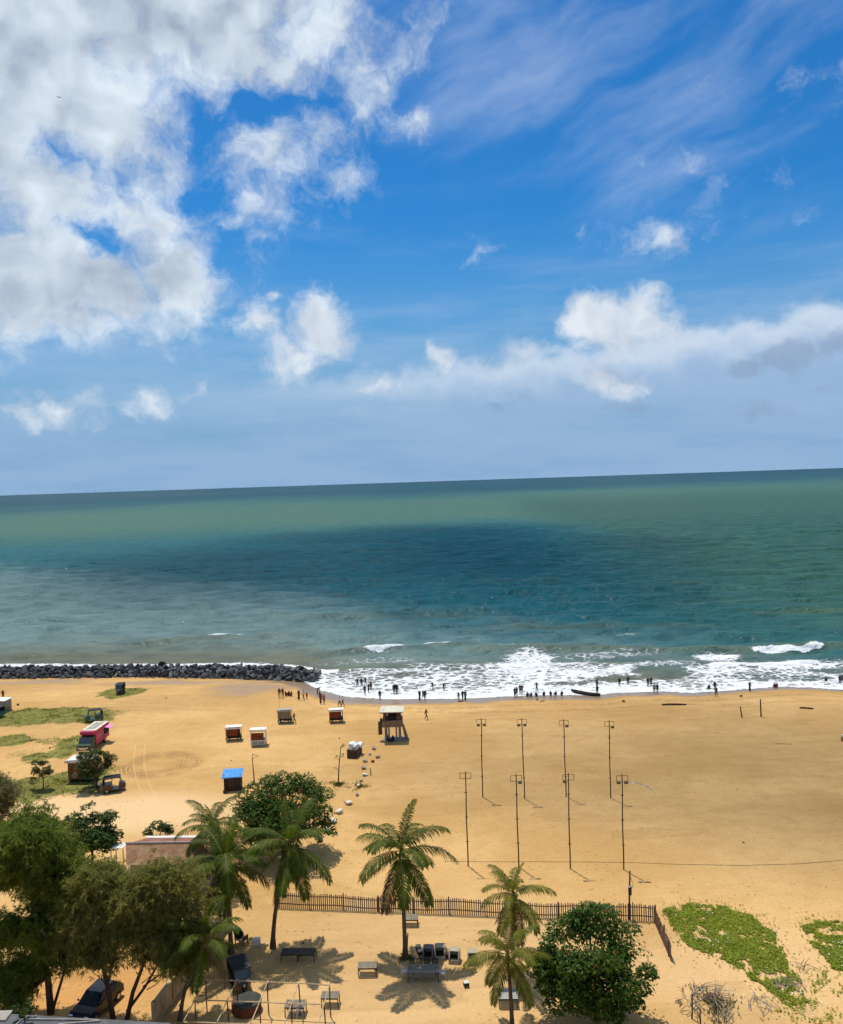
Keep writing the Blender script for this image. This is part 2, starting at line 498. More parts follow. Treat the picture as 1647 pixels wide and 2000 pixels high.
def vcolor(me, name, arr):
    a = me.attributes.new(name, 'FLOAT_COLOR', 'POINT')
    a.data.foreach_set('color', np.asarray(arr, np.float32).ravel())
def grid_faces(nx, ny):
    i = np.arange(nx - 1)[None, :] + np.arange(ny - 1)[:, None] * nx
    return np.stack([i, i + 1, i + 1 + nx, i + nx], -1).reshape(-1, 4)
def in_poly(px, py, poly):
    c_ = np.zeros(np.shape(px), bool); n = len(poly); j = n - 1
    for i in range(n):
        xi, yi = poly[i]; xj, yj = poly[j]
        hit = ((yi > py) != (yj > py)) & (px < (xj - xi) * (py - yi) / (yj - yi + 1e-12) + xi)
        c_ ^= hit; j = i
    return c_
def wpoly(pts):
    return [(G(a, b).x, G(a, b).y) for a, b in pts]

# ================================================================== THE SETTING
def mask_ell(px, py, lst, soft=0.25):
    m = np.zeros(np.shape(px))
    for cx, cy_, rx, ry, *k in lst:
        h = k[0] if k else 1.0
        d = np.sqrt(((px - cx) / rx) ** 2 + ((py - cy_) / ry) ** 2)
        m = np.maximum(m, h * (1 - sstep(1 - soft, 1 + soft, d)))
    return m
def proj_np(x, y, z):
    q = np.stack([x, y, z - CAM_H], -1)
    w = q @ np.array(_f); 
    return IW / 2 + FPX * (q @ np.array(_r)) / w, IH / 2 - FPX * (q @ np.array(_u)) / w
def wm(lst):
    """lobes given by sight lines -> lobes on the ground (x, y, rx, ry)"""
    out = []
    for cx, cy_, rx, ry, *k in lst:
        c0 = G(cx, cy_); e1 = G(cx + rx, cy_); n1 = G(cx, cy_ + ry); f1 = G(cx, cy_ - ry)
        out.append((c0.x, (n1.y + f1.y) / 2, abs(e1.x - c0.x), abs(f1.y - n1.y) / 2, *k))
    return out

# ---------------------------------------------------------------- sand
def sand_material():
    m, T = new_mat('sand')
    geo = T.n('ShaderNodeNewGeometry')
    P = geo.outputs['Position']
    wet = T.attr('wet')[2]; green = T.attr('green')[2]; ora = T.attr('orange')[2]; damp_dark = T.attr('damp_dark')[2]; pale = T.attr('pale')[2]
    n_big = T.noise(P, 0.05, 3.0, 0.55)[0]
    n_mid = T.noise(P, 0.55, 4.0, 0.6)[0]
    n_fine = T.noise(P, 5.5, 2.0, 0.6)[0]
    n_str = T.noise(T.v('MULTIPLY', P, (0.35, 1.4, 1.0)), 0.5, 3.0, 0.6)[0]
    c_ = T.mix(T.ramp(n_big, 0.36, 0.64), (0.525, 0.310, 0.110), (0.635, 0.395, 0.158))
    c_ = T.mix(T.m('MULTIPLY', T.ramp(n_mid, 0.40, 0.70), 0.36), c_, (0.46, 0.255, 0.082))
    c_ = T.mix(T.m('MULTIPLY', T.ramp(n_fine, 0.42, 0.75), 0.30), c_, (0.36, 0.195, 0.062))
    c_ = T.mix(T.m('MULTIPLY', T.ramp(n_fine, 0.42, 0.22), 0.25), c_, (0.76, 0.50, 0.20))
    c_ = T.mix(T.m('MULTIPLY', pale, 0.9), c_, (0.70, 0.475, 0.245))
    c_ = T.mix(T.m('MULTIPLY', ora, 0.75), c_, (0.56, 0.275, 0.085))
    dk = T.m('MULTIPLY', T.m('ADD', damp_dark, T.m('MULTIPLY', T.m('SUBTRACT', n_str, 0.5), 0.9)), T.ramp(damp_dark, 0.0, 0.3), clamp=True)
    c_ = T.mix(T.m('MULTIPLY', dk, 0.8), c_, (0.31, 0.18, 0.062))
    # dark flecks of weed, twigs and footprints
    sp = T.noise(T.v('MULTIPLY', P, (1.0, 1.6, 1.0)), 1.3, 2.0, 0.5)[0]
    c_ = T.mix(T.m('MULTIPLY', T.ramp(sp, 0.74, 0.80), 0.55), c_, (0.16, 0.09, 0.035))
    vf = T.voro(T.v('MULTIPLY', P, (1.0, 0.8, 0.0)), 1.5)[0]
    busy = T.ramp(T.noise(P, 0.16, 3.0, 0.6)[0], 0.34, 0.58)
    foot = T.m('MULTIPLY', T.ramp(vf, 0.20, 0.08), busy)
    c_ = T.mix(T.m('MULTIPLY', foot, 0.55), c_, (0.30, 0.165, 0.055))
    wr = T.m('MULTIPLY', T.attr('wrack')[2], T.ramp(T.noise(T.v('MULTIPLY', P, (0.8, 1.6, 1.0)), 1.6, 4.0, 0.7)[0], 0.46, 0.62))
    c_ = T.mix(T.m('MULTIPLY', wr, 0.7), c_, (0.14, 0.09, 0.045))
    # vehicle tracks: ring of churned sand and straight pairs of tyre lines
    for (cx, cy_, rr, wdt) in RINGS:
        d = T.v('LENGTH', T.v('MULTIPLY', T.v('SUBTRACT', P, (cx, cy_, 0)), (1.0, 1.0, 0.0)), out='v')
        d = T.m('ADD', d, T.m('MULTIPLY', T.m('SUBTRACT', T.noise(P, 0.35, 3.0, 0.5)[0], 0.5), 2.4))
        band = T.ramp(T.m('ABSOLUTE', T.m('SUBTRACT', d, rr)), wdt, wdt * 0.25)
        ln = T.m('ABSOLUTE', T.m('SINE', T.m('MULTIPLY', d, 7.0)))
        k = T.m('MULTIPLY', T.m('MULTIPLY', band, T.ramp(ln, 0.15, 0.8)), T.ramp(T.noise(P, 0.22, 3.0, 0.6)[0], 0.36, 0.56))
        c_ = T.mix(T.m('MULTIPLY', k, 0.9), c_, (0.30, 0.17, 0.065))
    for (ax, ay, bx_, by_, bow) in TRACKS:
        L = math.hypot(bx_ - ax, by_ - ay); ux, uy = (bx_ - ax) / L, (by_ - ay) / L
        rel = T.v('SUBTRACT', P, (ax, ay, 0))
        s_ = T.v('DOT_PRODUCT', rel, (ux, uy, 0), out='v'); q = T.v('DOT_PRODUCT', rel, (-uy, ux, 0), out='v')
        tt = T.m('DIVIDE', s_, L)
        q = T.m('SUBTRACT', q, T.m('MULTIPLY', T.m('MULTIPLY', tt, T.m('SUBTRACT', 1.0, tt)), 4 * bow))
        wh = T.ramp(T.m('ABSOLUTE', T.m('SUBTRACT', T.m('ABSOLUTE', q), 0.62)), 0.16, 0.05)
        inside = T.m('MULTIPLY', T.ramp(tt, 0.0, 0.05), T.ramp(tt, 1.0, 0.95))
        k = T.m('MULTIPLY', T.m('MULTIPLY', wh, inside), T.ramp(n_mid, 0.25, 0.55))
        c_ = T.mix(T.m('MULTIPLY', k, 0.28), c_, (0.70, 0.48, 0.22))
    # thin turf growing in the sand
    gk = T.m('ADD', green, T.m('MULTIPLY', T.m('SUBTRACT', T.noise(P, 1.2, 3.0, 0.65)[0], 0.5), 0.9))
    gk = T.ramp(gk, 0.35, 0.75)
    gcol = T.mix(T.ramp(T.noise(P, 0.5, 3.0, 0.6)[0], 0.3, 0.7), (0.115, 0.125, 0.022), (0.215, 0.205, 0.055))
    c_ = T.mix(T.m('MULTIPLY', gk, 0.92), c_, gcol)
    # water-soaked sand
    c_ = T.mix(T.m('MULTIPLY', wet, 0.85), c_, (0.235, 0.165, 0.105))
    b = T.n('ShaderNodeBsdfPrincipled')
    T.put(b.inputs['Base Color'], c_)
    T.put(b.inputs['Roughness'], T.ramp(wet, 0.2, 1.0, 0.92, 0.30))
    T.put(b.inputs['Specular IOR Level'], T.ramp(wet, 0.2, 1.0, 0.12, 0.5))
    hgt = T.m('ADD', T.m('MULTIPLY', T.noise(P, 1.9, 3.0, 0.62)[0], 0.20), T.m('MULTIPLY', n_fine, 0.055))
    hgt = T.m('SUBTRACT', hgt, T.m('MULTIPLY', foot, 0.05))
    hgt = T.m('MULTIPLY', hgt, T.ramp(wet, 0.1, 0.7, 1.0, 0.08))
    bp = T.n('ShaderNodeBump'); bp.inputs['Strength'].default_value = 0.75; bp.inputs['Distance'].default_value = 1.0
    T.put(bp.inputs['Height'], hgt)
    T.put(b.inputs['Normal'], bp.outputs[0])
    finish(T, b.outputs[0])
    return m

_rc = G(312, 1493); _re = G(368, 1493)
RINGS = [(_rc.x, _rc.y, abs(_re.x - _rc.x), 2.2)]
_t1a, _t1b = G(300, 1570), G(276, 1450)
_t2a, _t2b = G(305, 1440), G(385, 1372)
TRACKS = [(_t1a.x, _t1a.y, _t1b.x, _t1b.y, 0.8), (_t2a.x, _t2a.y, _t2b.x, _t2b.y, -1.5)]

xs = np.concatenate([np.geomspace(9000, 80, 22) * -1, np.arange(-74, 80, 0.42), np.geomspace(80, 9000, 22)])
ys = np.concatenate([-np.geomspace(400, 2, 9), np.linspace(4, 44, 12), np.arange(45, 172, 0.42), np.geomspace(174, 260, 6)])
X, Y = np.meshgrid(xs, ys)
Z = gz(X, Y)
T_ = shore(X) - Y
Z = Z + 0.05 * (fbm(X / 1.6, Y / 1.6, 31, 3) - 0.5) * sstep(3, 10, T_)
GRASS = wm([(232, 1354, 48, 9), (60, 1400, 165, 17), (185, 1405, 40, 10), (10, 1447, 55, 11), (140, 1458, 36, 22), (95, 1450, 40, 7, 0.6), (72, 1479, 30, 9), (125, 1527, 52, 22), (40, 1545, 90, 24), (205, 1545, 30, 10, 0.7), (60, 1470, 40, 6, 0.5), (180, 1520, 40, 30, 0.8)])
gwx = 2.6 * (fbm(X / 2.4, Y / 2.4, 71, 4) - 0.5); gwy = 3.6 * (fbm(X / 2.4, Y / 2.4, 72, 4) - 0.5)
green = mask_ell(X + gwx, Y + gwy, GRASS, 0.45)
edge_n = (fbm(X / 3.0, Y / 3.0, 77, 4) - 0.5)
wetw = np.interp(X, [G(100, 1340).x, G(420, 1340).x, G(520, 1350).x, G(600, 1365).x, G(720, 1370).x, G(900, 1370).x, G(1250, 1360).x, G(1450, 1360).x, G(1647, 1355).x], [3.5, 5.5, 10.0, 8.0, 6.0, 5.2, 4.4, 2.6, 2.2])
wet = (1 - sstep(0.55, 1.0, T_ / (wetw * (1 + 0.9 * edge_n)))) * (Y < 9e3)
Xw = X + 9 * (fbm(X / 6, Y / 3, 141, 4) - 0.5); Yw = Y + 5 * (fbm(X / 6, Y / 3, 142, 4) - 0.5)
wet = np.maximum(wet, 0.7 * mask_ell(Xw, Yw, wm([(480, 1345, 75, 12), (330, 1334, 120, 5), (60, 1333, 120, 4)]), 0.45))
damp_dark = mask_ell(X + 16 * (fbm(X / 14, Y / 6, 151, 4) - 0.5), Y + 8 * (fbm(X / 14, Y / 6, 152, 4) - 0.5), wm([(1400, 1455, 330, 30, 0.34), (1560, 1480, 190, 60, 0.36), (1560, 1590, 130, 34, 0.42), (1100, 1395, 260, 18, 0.4), (340, 1372, 170, 16, 0.5), (90, 1345, 200, 12, 0.34), (1390, 1367, 80, 10, 0.45),
                         (1030, 1430, 240, 30, 0.26), (620, 1395, 90, 12, 0.3), (90, 1425, 160, 14, 0.3), (1600, 1430, 120, 14, 0.3), (1160, 1440, 60, 12, 0.3)]), 0.75)  # sand darkened in soft patches, most of them to the right
damp_dark = np.maximum(damp_dark, 0.25 * (fbm(X / 22, Y / 9, 9, 4) > 0.56))
damp_dark = np.maximum(damp_dark, 0.62 * (1 - sstep(0.1, 1.0, T_ / (11 * (1 + 0.9 * edge_n)))))
orange = mask_ell(X, Y, wm([(200, 1910, 150, 80), (240, 1830, 120, 60), (60, 1960, 120, 60)]), 0.5)
pale = mask_ell(X, Y, wm([(260, 1590, 200, 38), (120, 1575, 150, 24), (820, 1830, 400, 70, 0.45), (1420, 1900, 300, 90, 0.5), (760, 1950, 300, 80, 0.5)]), 0.6)
wl = T_ - 7.5 - 4 * (fbm(X / 11, Y * 0 + 2.2, 161, 4) - 0.5); wl2 = T_ - 12.5 - 5 * (fbm(X / 15, Y * 0 + 7.2, 163, 4) - 0.5)
wrack = np.maximum(np.exp(-(wl / 0.7) ** 2), 0.7 * np.exp(-(wl2 / 0.6) ** 2))
sand_me = big_mesh('beach_ground', np.stack([X, Y, Z], -1).reshape(-1, 3), grid_faces(len(xs), len(ys)), sand_material(), True)
for nm, ar in (('wet', wet), ('green', green), ('orange', orange), ('damp_dark', damp_dark), ('pale', pale), ('wrack', wrack)):
    vattr(sand_me, nm, ar)
tag(link('beach_ground', sand_me), 'golden sand beach with darker, partly wet stretches', None, kind='structure')

# ---------------------------------------------------------------- sea
ysea = np.concatenate([np.arange(112, 232, 0.42), np.geomspace(232.6, 900, 330), np.geomspace(908, 27000, 110)])
s_in = np.linspace(-1, 1, 470)
s_all = np.concatenate([[-9, -5, -3, -2, -1.5, -1.2], s_in, [1.2, 1.5, 2, 3, 5, 9]])
half = np.where(ysea < 232, 105.0, 105.0 + (ysea - 232) * 0.8)
SX = s_all[None, :] * half[:, None]
SY = np.repeat(ysea[:, None], len(s_all), 1)
off = SY - shore(SX)
near = 1 - sstep(300, 900, SY)
swell = np.zeros_like(SX)
rng = np.random.default_rng(4)
for L_, A_, ang in ((19, .16, 0.10), (27, .15, -0.12), (13, .15, 0.30), (9, .11, -0.38), (36, .12, 0.02), (6.1, .075, 0.45), (10.7, .10, -0.10), (7.3, .08, 0.16)):
    ph = rng.uniform(0, 6.28)
    gx, gy = math.sin(ang), math.cos(ang)
    mod = 0.35 + 1.3 * fbm(SX / (L_ * 2.6), SY / (L_ * 1.3), int(L_), 3)
    arg = 2 * math.pi * (SX * gx + SY * gy) / L_ + ph + 2.4 * fbm(SX / 45, SY / 30, 50 + int(L_), 3)
    swell += A_ * mod * (np.sin(arg) + 0.25 * np.sin(2 * arg + 1.2))
swell *= sstep(1, 30, off) * near * (1 + 0.8 * sstep(25, 90, off))
foam = np.zeros_like(SX)
silt = np.zeros_like(SX)
fn = fbm(SX / 2.2, SY / 2.2, 12, 5, 0.6)
fn2 = fbm(SX / 9, SY / 6, 13, 4)
def crest(pts, amp, wid, fo, taper=0.18, front=2.4, si=0.6):
    """one breaking wave: a ridge along a line, steep on the shore side, foam where it breaks"""
    global swell, foam, silt
    w = [at_z(a, b, SEA) for a, b in pts]
    xa = np.array([p.x for p in w]); ya = np.array([p.y for p in w])
    x0, x1 = xa[0], xa[-1]; L_ = x1 - x0
    yc = np.interp(SX, xa, ya) + 1.6 * (fbm(SX / 7, SX * 0 + 3.3, 91, 3) - 0.5)
    d = SY - yc
    tp = sstep(x0, x0 + taper * L_, SX) * (1 - sstep(x1 - taper * L_, x1, SX))
    tp = tp * (0.65 + 0.7 * (fbm(SX / 5.0, SX * 0 + 8.1, 17, 3)))
    prof = np.where(d > 0, np.exp(-(d / (wid * 2.4)) ** 2), np.exp(-(d / wid) ** 2))
    swell += amp * tp * prof - 0.35 * amp * tp * np.exp(-((d + 2.2 * wid) / (wid * 1.5)) ** 2)
    silt = np.maximum(silt, si * tp * np.exp(-((d + 0.4) / (wid * 1.7)) ** 2))
    if fo:
        fr_ = front * (0.15 + 1.15 * fbm(SX / 2.6, SX * 0 + 5.7, 19, 3))
        fm = np.minimum(1, tp * 1.35) * sstep(-fr_, -fr_ * 0.45, d) * (1 - sstep(0.1, 0.8, d))
        foam = np.maximum(foam, fo * np.clip(fm * (0.45 + 0.95 * fn), 0, 1))
crest([(250, 1259), (330, 1255), (380, 1250), (490, 1246), (600, 1240)], 0.55, 1.3, 0.0)
crest([(395, 1249), (440, 1246), (488, 1241)], 0.30, 0.8, 1.0, 0.3, 1.1)
crest([(590, 1283), (700, 1272), (800, 1268), (890, 1260), (960, 1259)], 0.85, 1.4, 0.0)
crest([(700, 1272), (745, 1271), (806, 1264)], 0.35, 0.9, 1.0, 0.3, 1.7)
crest([(818, 1263), (850, 1260), (888, 1255)], 0.25, 0.8, 1.0, 0.3, 1.1)
crest([(870, 1270), (1000, 1266), (1150, 1265), (1300, 1270), (1440, 1273)], 0.75, 1.6, 0.0, si=0.9)
crest([(1340, 1275), (1430, 1270), (1540, 1271), (1625, 1266), (1700, 1264)], 0.85, 1.4, 0.0, si=0.9)
crest([(1446, 1271), (1500, 1273), (1570, 1273), (1624, 1266)], 0.45, 1.0, 1.0, 0.22, 2.0)
crest([(900, 1227), (1040, 1222), (1200, 1222), (1350, 1220), (1450, 1228)], 0.5, 1.8, 0.0, si=0.6)
crest([(450, 1212), (700, 1203), (900, 1200), (1000, 1203)], 0.45, 2.0, 0.0, si=0.45)
crest([(0, 1281), (80, 1279), (190, 1280)], 0.4, 1.2, 0.0)
crest([(1440, 1199), (1560, 1192), (1700, 1190)], 0.45, 1.8, 0.0, si=0.5)
crest([(1270, 1143), (1340, 1140), (1400, 1139)], 0.4, 1.8, 0.35, 0.4, 1.6)
crest([(60, 1245), (170, 1243), (260, 1246)], 0.25, 1.6, 0.0, si=0.3)
crest([(860, 1140), (1000, 1133), (1130, 1135)], 0.3, 2.4, 0.0, si=0.2)
crest([(1280, 1180), (1420, 1172), (1500, 1172)], 0.3, 2.0, 0.0, si=0.3)
# low bores rolling up the beach
crest([(1120, 1321), (1180, 1313), (1244, 1300)], 0.28, 0.8, 1.0, 0.2, 2.6, 0.5)
crest([(930, 1310), (1040, 1308), (1130, 1312), (1190, 1313)], 0.22, 0.9, 0.9, 0.3, 2.6, 0.4)
crest([(1365, 1301), (1440, 1297), (1530, 1296), (1616, 1291)], 0.30, 0.9, 1.0, 0.15, 2.4, 0.5)
crest([(640, 1312), (760, 1307), (900, 1305), (1010, 1304)], 0.25, 0.9, 0.55, 0.2, 2.4, 0.5)
# the wash: how far foam reaches out from the shore
up = [(560, 1312), (600, 1316), (650, 1311), (720, 1306), (800, 1310), (880, 1306), (960, 1298), (1000, 1290), (1060, 1288), (1120, 1294), (1240, 1300), (1290, 1308), (1345, 1300), (1400, 1292), (1480, 1292), (1560, 1289), (1647, 1288), (1800, 1286)]
upw = [at_z(a, b, SEA) for a, b in up]
reach = np.interp(SX, [p.x for p in upw], [p.y for p in upw]) - shore(SX)
xl = upw[0].x
rel = off / np.maximum(reach, 0.5)
dens = np.interp(rel, [-0.02, 0.02, 0.12, 0.3, 0.6, 0.9, 1.12], [0.0, 0.92, 0.70, 0.56, 0.54, 0.50, 0.0])
dens = np.where(off > 0, dens, 0)
dens *= sstep(xl, xl + 3, SX)
dens *= 0.62 + 0.62 * fn2
# greener windows in the wash on the right
gpx, gpy = proj_np(SX, SY, np.full_like(SX, SEA))
WIN = []
for (cx, cy_, rx, ry, k) in ((1290, 1312, 70, 16, 0.45), (1200, 1325, 70, 7, 0.35), (1460, 1318, 90, 9, 0.2), (1540, 1325, 120, 7, 0.22), (800, 1320, 60, 6, 0.2), (1110, 1335, 60, 6, 0.25), (1620, 1308, 60, 9, 0.2)):
    c0 = at_z(cx, cy_, SEA); e0 = at_z(cx + rx, cy_, SEA); a0 = at_z(cx, cy_ - ry, SEA); b0 = at_z(cx, cy_ + ry, SEA)
    dens -= k * (1 - sstep(0.4, 1.1, np.sqrt(((SX - c0.x) / (e0.x - c0.x)) ** 2 + ((SY - c0.y) / ((a0.y - b0.y) / 2)) ** 2)))
# drifting foam left behind a broken wave, and lace further out
for (cx, cy_, rx, ry, k) in ((1035, 1282, 75, 20, 0.60), (1050, 1300, 160, 14, 0.62), (1010, 1262, 60, 8, 0.36), (1190, 1278, 180, 12, 0.36), (1400, 1284, 70, 13, 0.64), (1560, 1300, 160, 10, 0.55), (740, 1290, 120, 9, 0.34), (640, 1296, 70, 6, 0.3),
                             (1290, 1296, 130, 12, 0.42), (1230, 1240, 40, 4, 0.3), (860, 1300, 120, 7, 0.4)):
    c0 = at_z(cx, cy_, SEA); e0 = at_z(cx + rx, cy_, SEA); a0 = at_z(cx, cy_ - ry, SEA); b0 = at_z(cx, cy_ + ry, SEA)
    dens = np.maximum(dens, k * (1 - sstep(0.35, 1.1, np.sqrt(((SX - c0.x) / (e0.x - c0.x)) ** 2 + ((SY - c0.y) / ((a0.y - b0.y) / 2)) ** 2))))
# surf on the sea side of the breakwater
bwl = [at_z(a, b, SEA) for a, b in ((-260, 1308), (0, 1303), (300, 1301), (470, 1300), (560, 1303), (640, 1312))]
ybw = np.interp(SX, [p.x for p in bwl], [p.y for p in bwl])
k = (SX < bwl[-1].x + 2) * (1 - sstep(0.3, 2.8 + 3.5 * fn2, np.abs(SY - ybw))) * (0.62 + 0.6 * fn2)
dens = np.maximum(dens, k)
foam = np.maximum(foam, np.clip(dens, 0, 1))
# wind-blown caps, sparse
caps = (fbm(SX / 1.3, SY / 3.0, 66, 3) > 0.84) * (fbm(SX / 30, SY / 40, 67, 2) > 0.6) * (SY > 170) * (SY < 700)
foam = np.maximum(foam, 0.38 * caps)
SZ = SEA + swell * np.where(off < 0, 0, 1)
SZ = np.where(off < -0.5, SEA - 0.25, SZ)
# colour of the water, plus one painted shade streak: sandy near the shore, green and silty further out, clear blue far off
dist = np.sqrt(SX ** 2 + SY ** 2)
def lerp3(c0, c1, t): return c0 + (np.array(c1) - c0) * t[..., None]
col = np.zeros(SX.shape + (3,)) + np.array((0.150, 0.150, 0.095))
col = lerp3(col, (0.160, 0.245, 0.232), sstep(10, 45, off))
col = lerp3(col, (0.012, 0.108, 0.128), sstep(18, 120, off + 50 * (fn2 - 0.5) + 0.78 * SX))
patch = fbm(SX / 420, SY / 900, 23, 4)
gb = sstep(480, 800, SY + 300 * (patch - 0.5)) * (1 - sstep(1000, 3400, SY + 1100 * (patch - 0.5) - 0.4 * SX))
col = lerp3(col, (0.070, 0.150, 0.100), gb * 0.95)
gr = sstep(8, 100, SX - 0.07 * SY + 60 * (patch - 0.5)) * sstep(150, 190, SY) * (1 - sstep(900, 1800, SY))
col = lerp3(col, (0.038, 0.100, 0.070), gr * 0.92)
col = lerp3(col, (0.008, 0.062, 0.082), sstep(1200, 3600, SY + 1400 * (patch - 0.5) - 0.4 * SX))
col = lerp3(col, (0.001, 0.040, 0.066), sstep(7000, 16000, SY))
shade_stk = sstep(0.50, 0.62, fbm(SX / 1500, SY / 420, 29, 3)) * sstep(1300, 2000, SY) * (1 - sstep(5000, 7000, SY))  # far cloud shadow put into the water colour as a streak
col = lerp3(col, (0.022, 0.075, 0.100), shade_stk * 0.75)
col = lerp3(col, (0.135, 0.145, 0.062), np.clip(silt, 0, 1) * 0.55)

def sea_material():
    m, T = new_mat('sea_water')
    P = T.n('ShaderNodeNewGeometry').outputs['Position']
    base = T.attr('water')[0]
    fo = T.attr('foam')[2]
    # lace: torn cells stretched along the shore
    pw = T.v('ADD', P, T.scale(T.v('SUBTRACT', T.noise(P, 0.55, 4.0, 0.6)[1], (0.5, 0.5, 0.5)), 2.2))
    pw = T.v('MULTIPLY', pw, (0.75, 1.0, 0.0))
    e1 = T.voro(pw, 0.62, 'DISTANCE_TO_EDGE')[0]
    e2 = T.voro(pw, 1.7, 'DISTANCE_TO_EDGE')[0]
    lace = T.m('MAXIMUM', T.ramp(e1, 0.26, 0.0), T.m('MULTIPLY', T.ramp(e2, 0.24, 0.0), 0.75))
    fr = T.noise(T.v('MULTIPLY', P, (0.55, 1.0, 1.0)), 1.5, 5.0, 0.68)[0]
    pat = T.m('ADD', T.m('MULTIPLY', lace, 0.50), T.m('MULTIPLY', fr, 0.75))
    k = T.m('SUBTRACT', T.m('ADD', T.m('MULTIPLY', fo, 1.28), T.m('MULTIPLY', pat, 1.05)), 1.22)
    k = T.m('MULTIPLY', T.ramp(k, -0.10, 0.22), T.ramp(fo, 0.02, 0.2))
    body = T.mix(T.m('MULTIPLY', T.ramp(fo, 0.15, 0.9), 0.35), base, (0.26, 0.30, 0.26))
    nv = T.noise(T.v('MULTIPLY', P, (0.11, 0.14, 0.0)), 1.0, 4.0, 0.62)[0]
    body = T.mix(T.m('MULTIPLY', T.ramp(nv, 0.38, 0.66), 0.6), body, T.mix(0.55, body, (0.01, 0.045, 0.055)))  # light and dark of the wavelets put into the water colour
    # chop: several sizes, crests lying along the shore
    h1 = T.noise(T.v('MULTIPLY', P, (0.12, 0.17, 0.0)), 1.0, 3.0, 0.6)[0]
    h2 = T.noise(T.v('MULTIPLY', P, (0.42, 0.58, 0.0)), 1.0, 3.0, 0.6)[0]
    h3 = T.noise(T.v('MULTIPLY', P, (1.6, 2.8, 0.0)), 1.0, 2.0, 0.6)[0]
    hh = T.m('ADD', T.m('ADD', T.m('MULTIPLY', h1, 2.0), T.m('MULTIPLY', h2, 0.62)), T.m('MULTIPLY', h3, 0.12))
    h0 = T.noise(T.v('MULTIPLY', P, (0.040, 0.058, 0.0)), 1.0, 2.0, 0.55)[0]
    hh = T.m('ADD', hh, T.m('MULTIPLY', h0, 3.0))
    hh = T.m('ADD', hh, T.m('MULTIPLY', k, 0.30))
    bp = T.n('ShaderNodeBump'); bp.inputs['Strength'].default_value = 1.0; bp.inputs['Distance'].default_value = 1.0
    T.put(bp.inputs['Height'], hh)
    # body colour of the water under a thin rough mirror; wind-roughened water never mirrors fully, however low the view
    df = T.n('ShaderNodeBsdfDiffuse')
    T.put(df.inputs['Color'], T.mix(k, body, T.mix(fr, (0.58, 0.61, 0.61), (0.84, 0.85, 0.84)))); T.put(df.inputs['Normal'], bp.outputs[0])
    gl = T.n('ShaderNodeBsdfAnisotropic'); gl.inputs['Roughness'].default_value = 0.20; T.put(gl.inputs['Normal'], bp.outputs[0])
    fz = T.n('ShaderNodeFresnel'); fz.inputs['IOR'].default_value = 1.33; T.put(fz.inputs['Normal'], bp.outputs[0])
    fac = T.m('MULTIPLY', T.m('MULTIPLY', fz.outputs[0], 0.29), T.m('SUBTRACT', 1.0, k))
    mx = T.n('ShaderNodeMixShader'); T.put(mx.inputs[0], fac); T.put(mx.inputs[1], df.outputs[0]); T.put(mx.inputs[2], gl.outputs[0])
    finish(T, mx.outputs[0])
    return m
sea_me = big_mesh('sea', np.stack([SX, SY, SZ], -1).reshape(-1, 3), grid_faces(len(s_all), len(ysea)), sea_material(), True)
vattr(sea_me, 'foam', foam)
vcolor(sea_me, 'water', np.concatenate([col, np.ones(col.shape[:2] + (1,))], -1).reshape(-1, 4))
tag(link('sea', sea_me), 'green and blue sea with white surf along the beach', None, kind='structure')

# ---------------------------------------------------------------- the cloud overhead that shades part of the sea
def cloud_overhead():
    nx, ny = 170, 260
    x = np.linspace(-330, 260, nx); y = np.linspace(20, 1000, ny)
    CX, CY = np.meshgrid(x, y)
    lob = [(20, 430, 115, 250, 1.0), (-75, 380, 130, 200, 0.85), (55, 330, 60, 120, 0.8), (-120, 310, 100, 120, 0.42), (-10, 560, 120, 150, 0.9), (36, 100, 50, 36, 0.52), (74, 85, 44, 42, 0.50)]
    t = np.zeros_like(CX)
    wk = np.clip(CY / 300, 0.15, 1)
    wx = CX + wk * 70 * (fbm(CX / 60, CY / 60, 41, 4) - 0.5); wy = CY + wk * 90 * (fbm(CX / 60, CY / 60, 45, 4) - 0.5)
    for a, b_, rx, ry, h in lob:
        t = np.maximum(t, h * (1 - sstep(0.10, 1.25, np.sqrt(((wx - a) / rx) ** 2 + ((wy - b_) / ry) ** 2))))
    t = t * (0.6 + 0.8 * fbm(CX / 45, CY / 45, 43, 4))
    t = np.clip(t - 0.03, 0, None) * 150
    alt = 620.0
    sh = SUN_DIR / SUN_DIR.z * (alt - SEA)
    zt = alt + t * 0.75; zb = alt - t * 0.25 - 0.05
    px_, py_ = CX + sh.x, CY + sh.y
    n = nx * ny
    v1 = np.stack([px_, py_, zt], -1).reshape(-1, 3); v2 = np.stack([px_, py_, zb], -1).reshape(-1, 3)
    f1 = grid_faces(nx, ny); f2 = grid_faces(nx, ny)[:, ::-1] + n
    keep = t.reshape(-1)[f1].max(1) > 0
    f1 = f1[keep]; f2 = f2[keep]
    # close the rim
    from collections import Counter
    ed = Counter()
    for q in f1:
        for i in range(4):
            a, b_ = int(q[i]), int(q[(i + 1) % 4]); ed[(a, b_)] += 1
    rim = [(b_, a, a + n, b_ + n) for (a, b_) in ed if (b_, a) not in ed]
    fs = np.concatenate([f1, f2, np.array(rim, int)])
    used, inv = np.unique(fs, return_inverse=True)
    vv = np.concatenate([v1, v2])[used]; fs = inv.reshape(-1, 4)
    m, T = new_mat('cloud_vapour')
    sc = T.n('ShaderNodeVolumeScatter'); sc.inputs['Color'].default_value = (0.97, 0.97, 0.98, 1); sc.inputs['Density'].default_value = 0.0086
    out = T.n('ShaderNodeOutputMaterial'); T.put(out.inputs['Volume'], sc.outputs[0])
    me = big_mesh('cloud', vv, fs, m, True)
    tag(link('cloud', me), 'low cumulus cloud overhead shading the middle of the sea', None, kind='structure')
cloud_overhead()

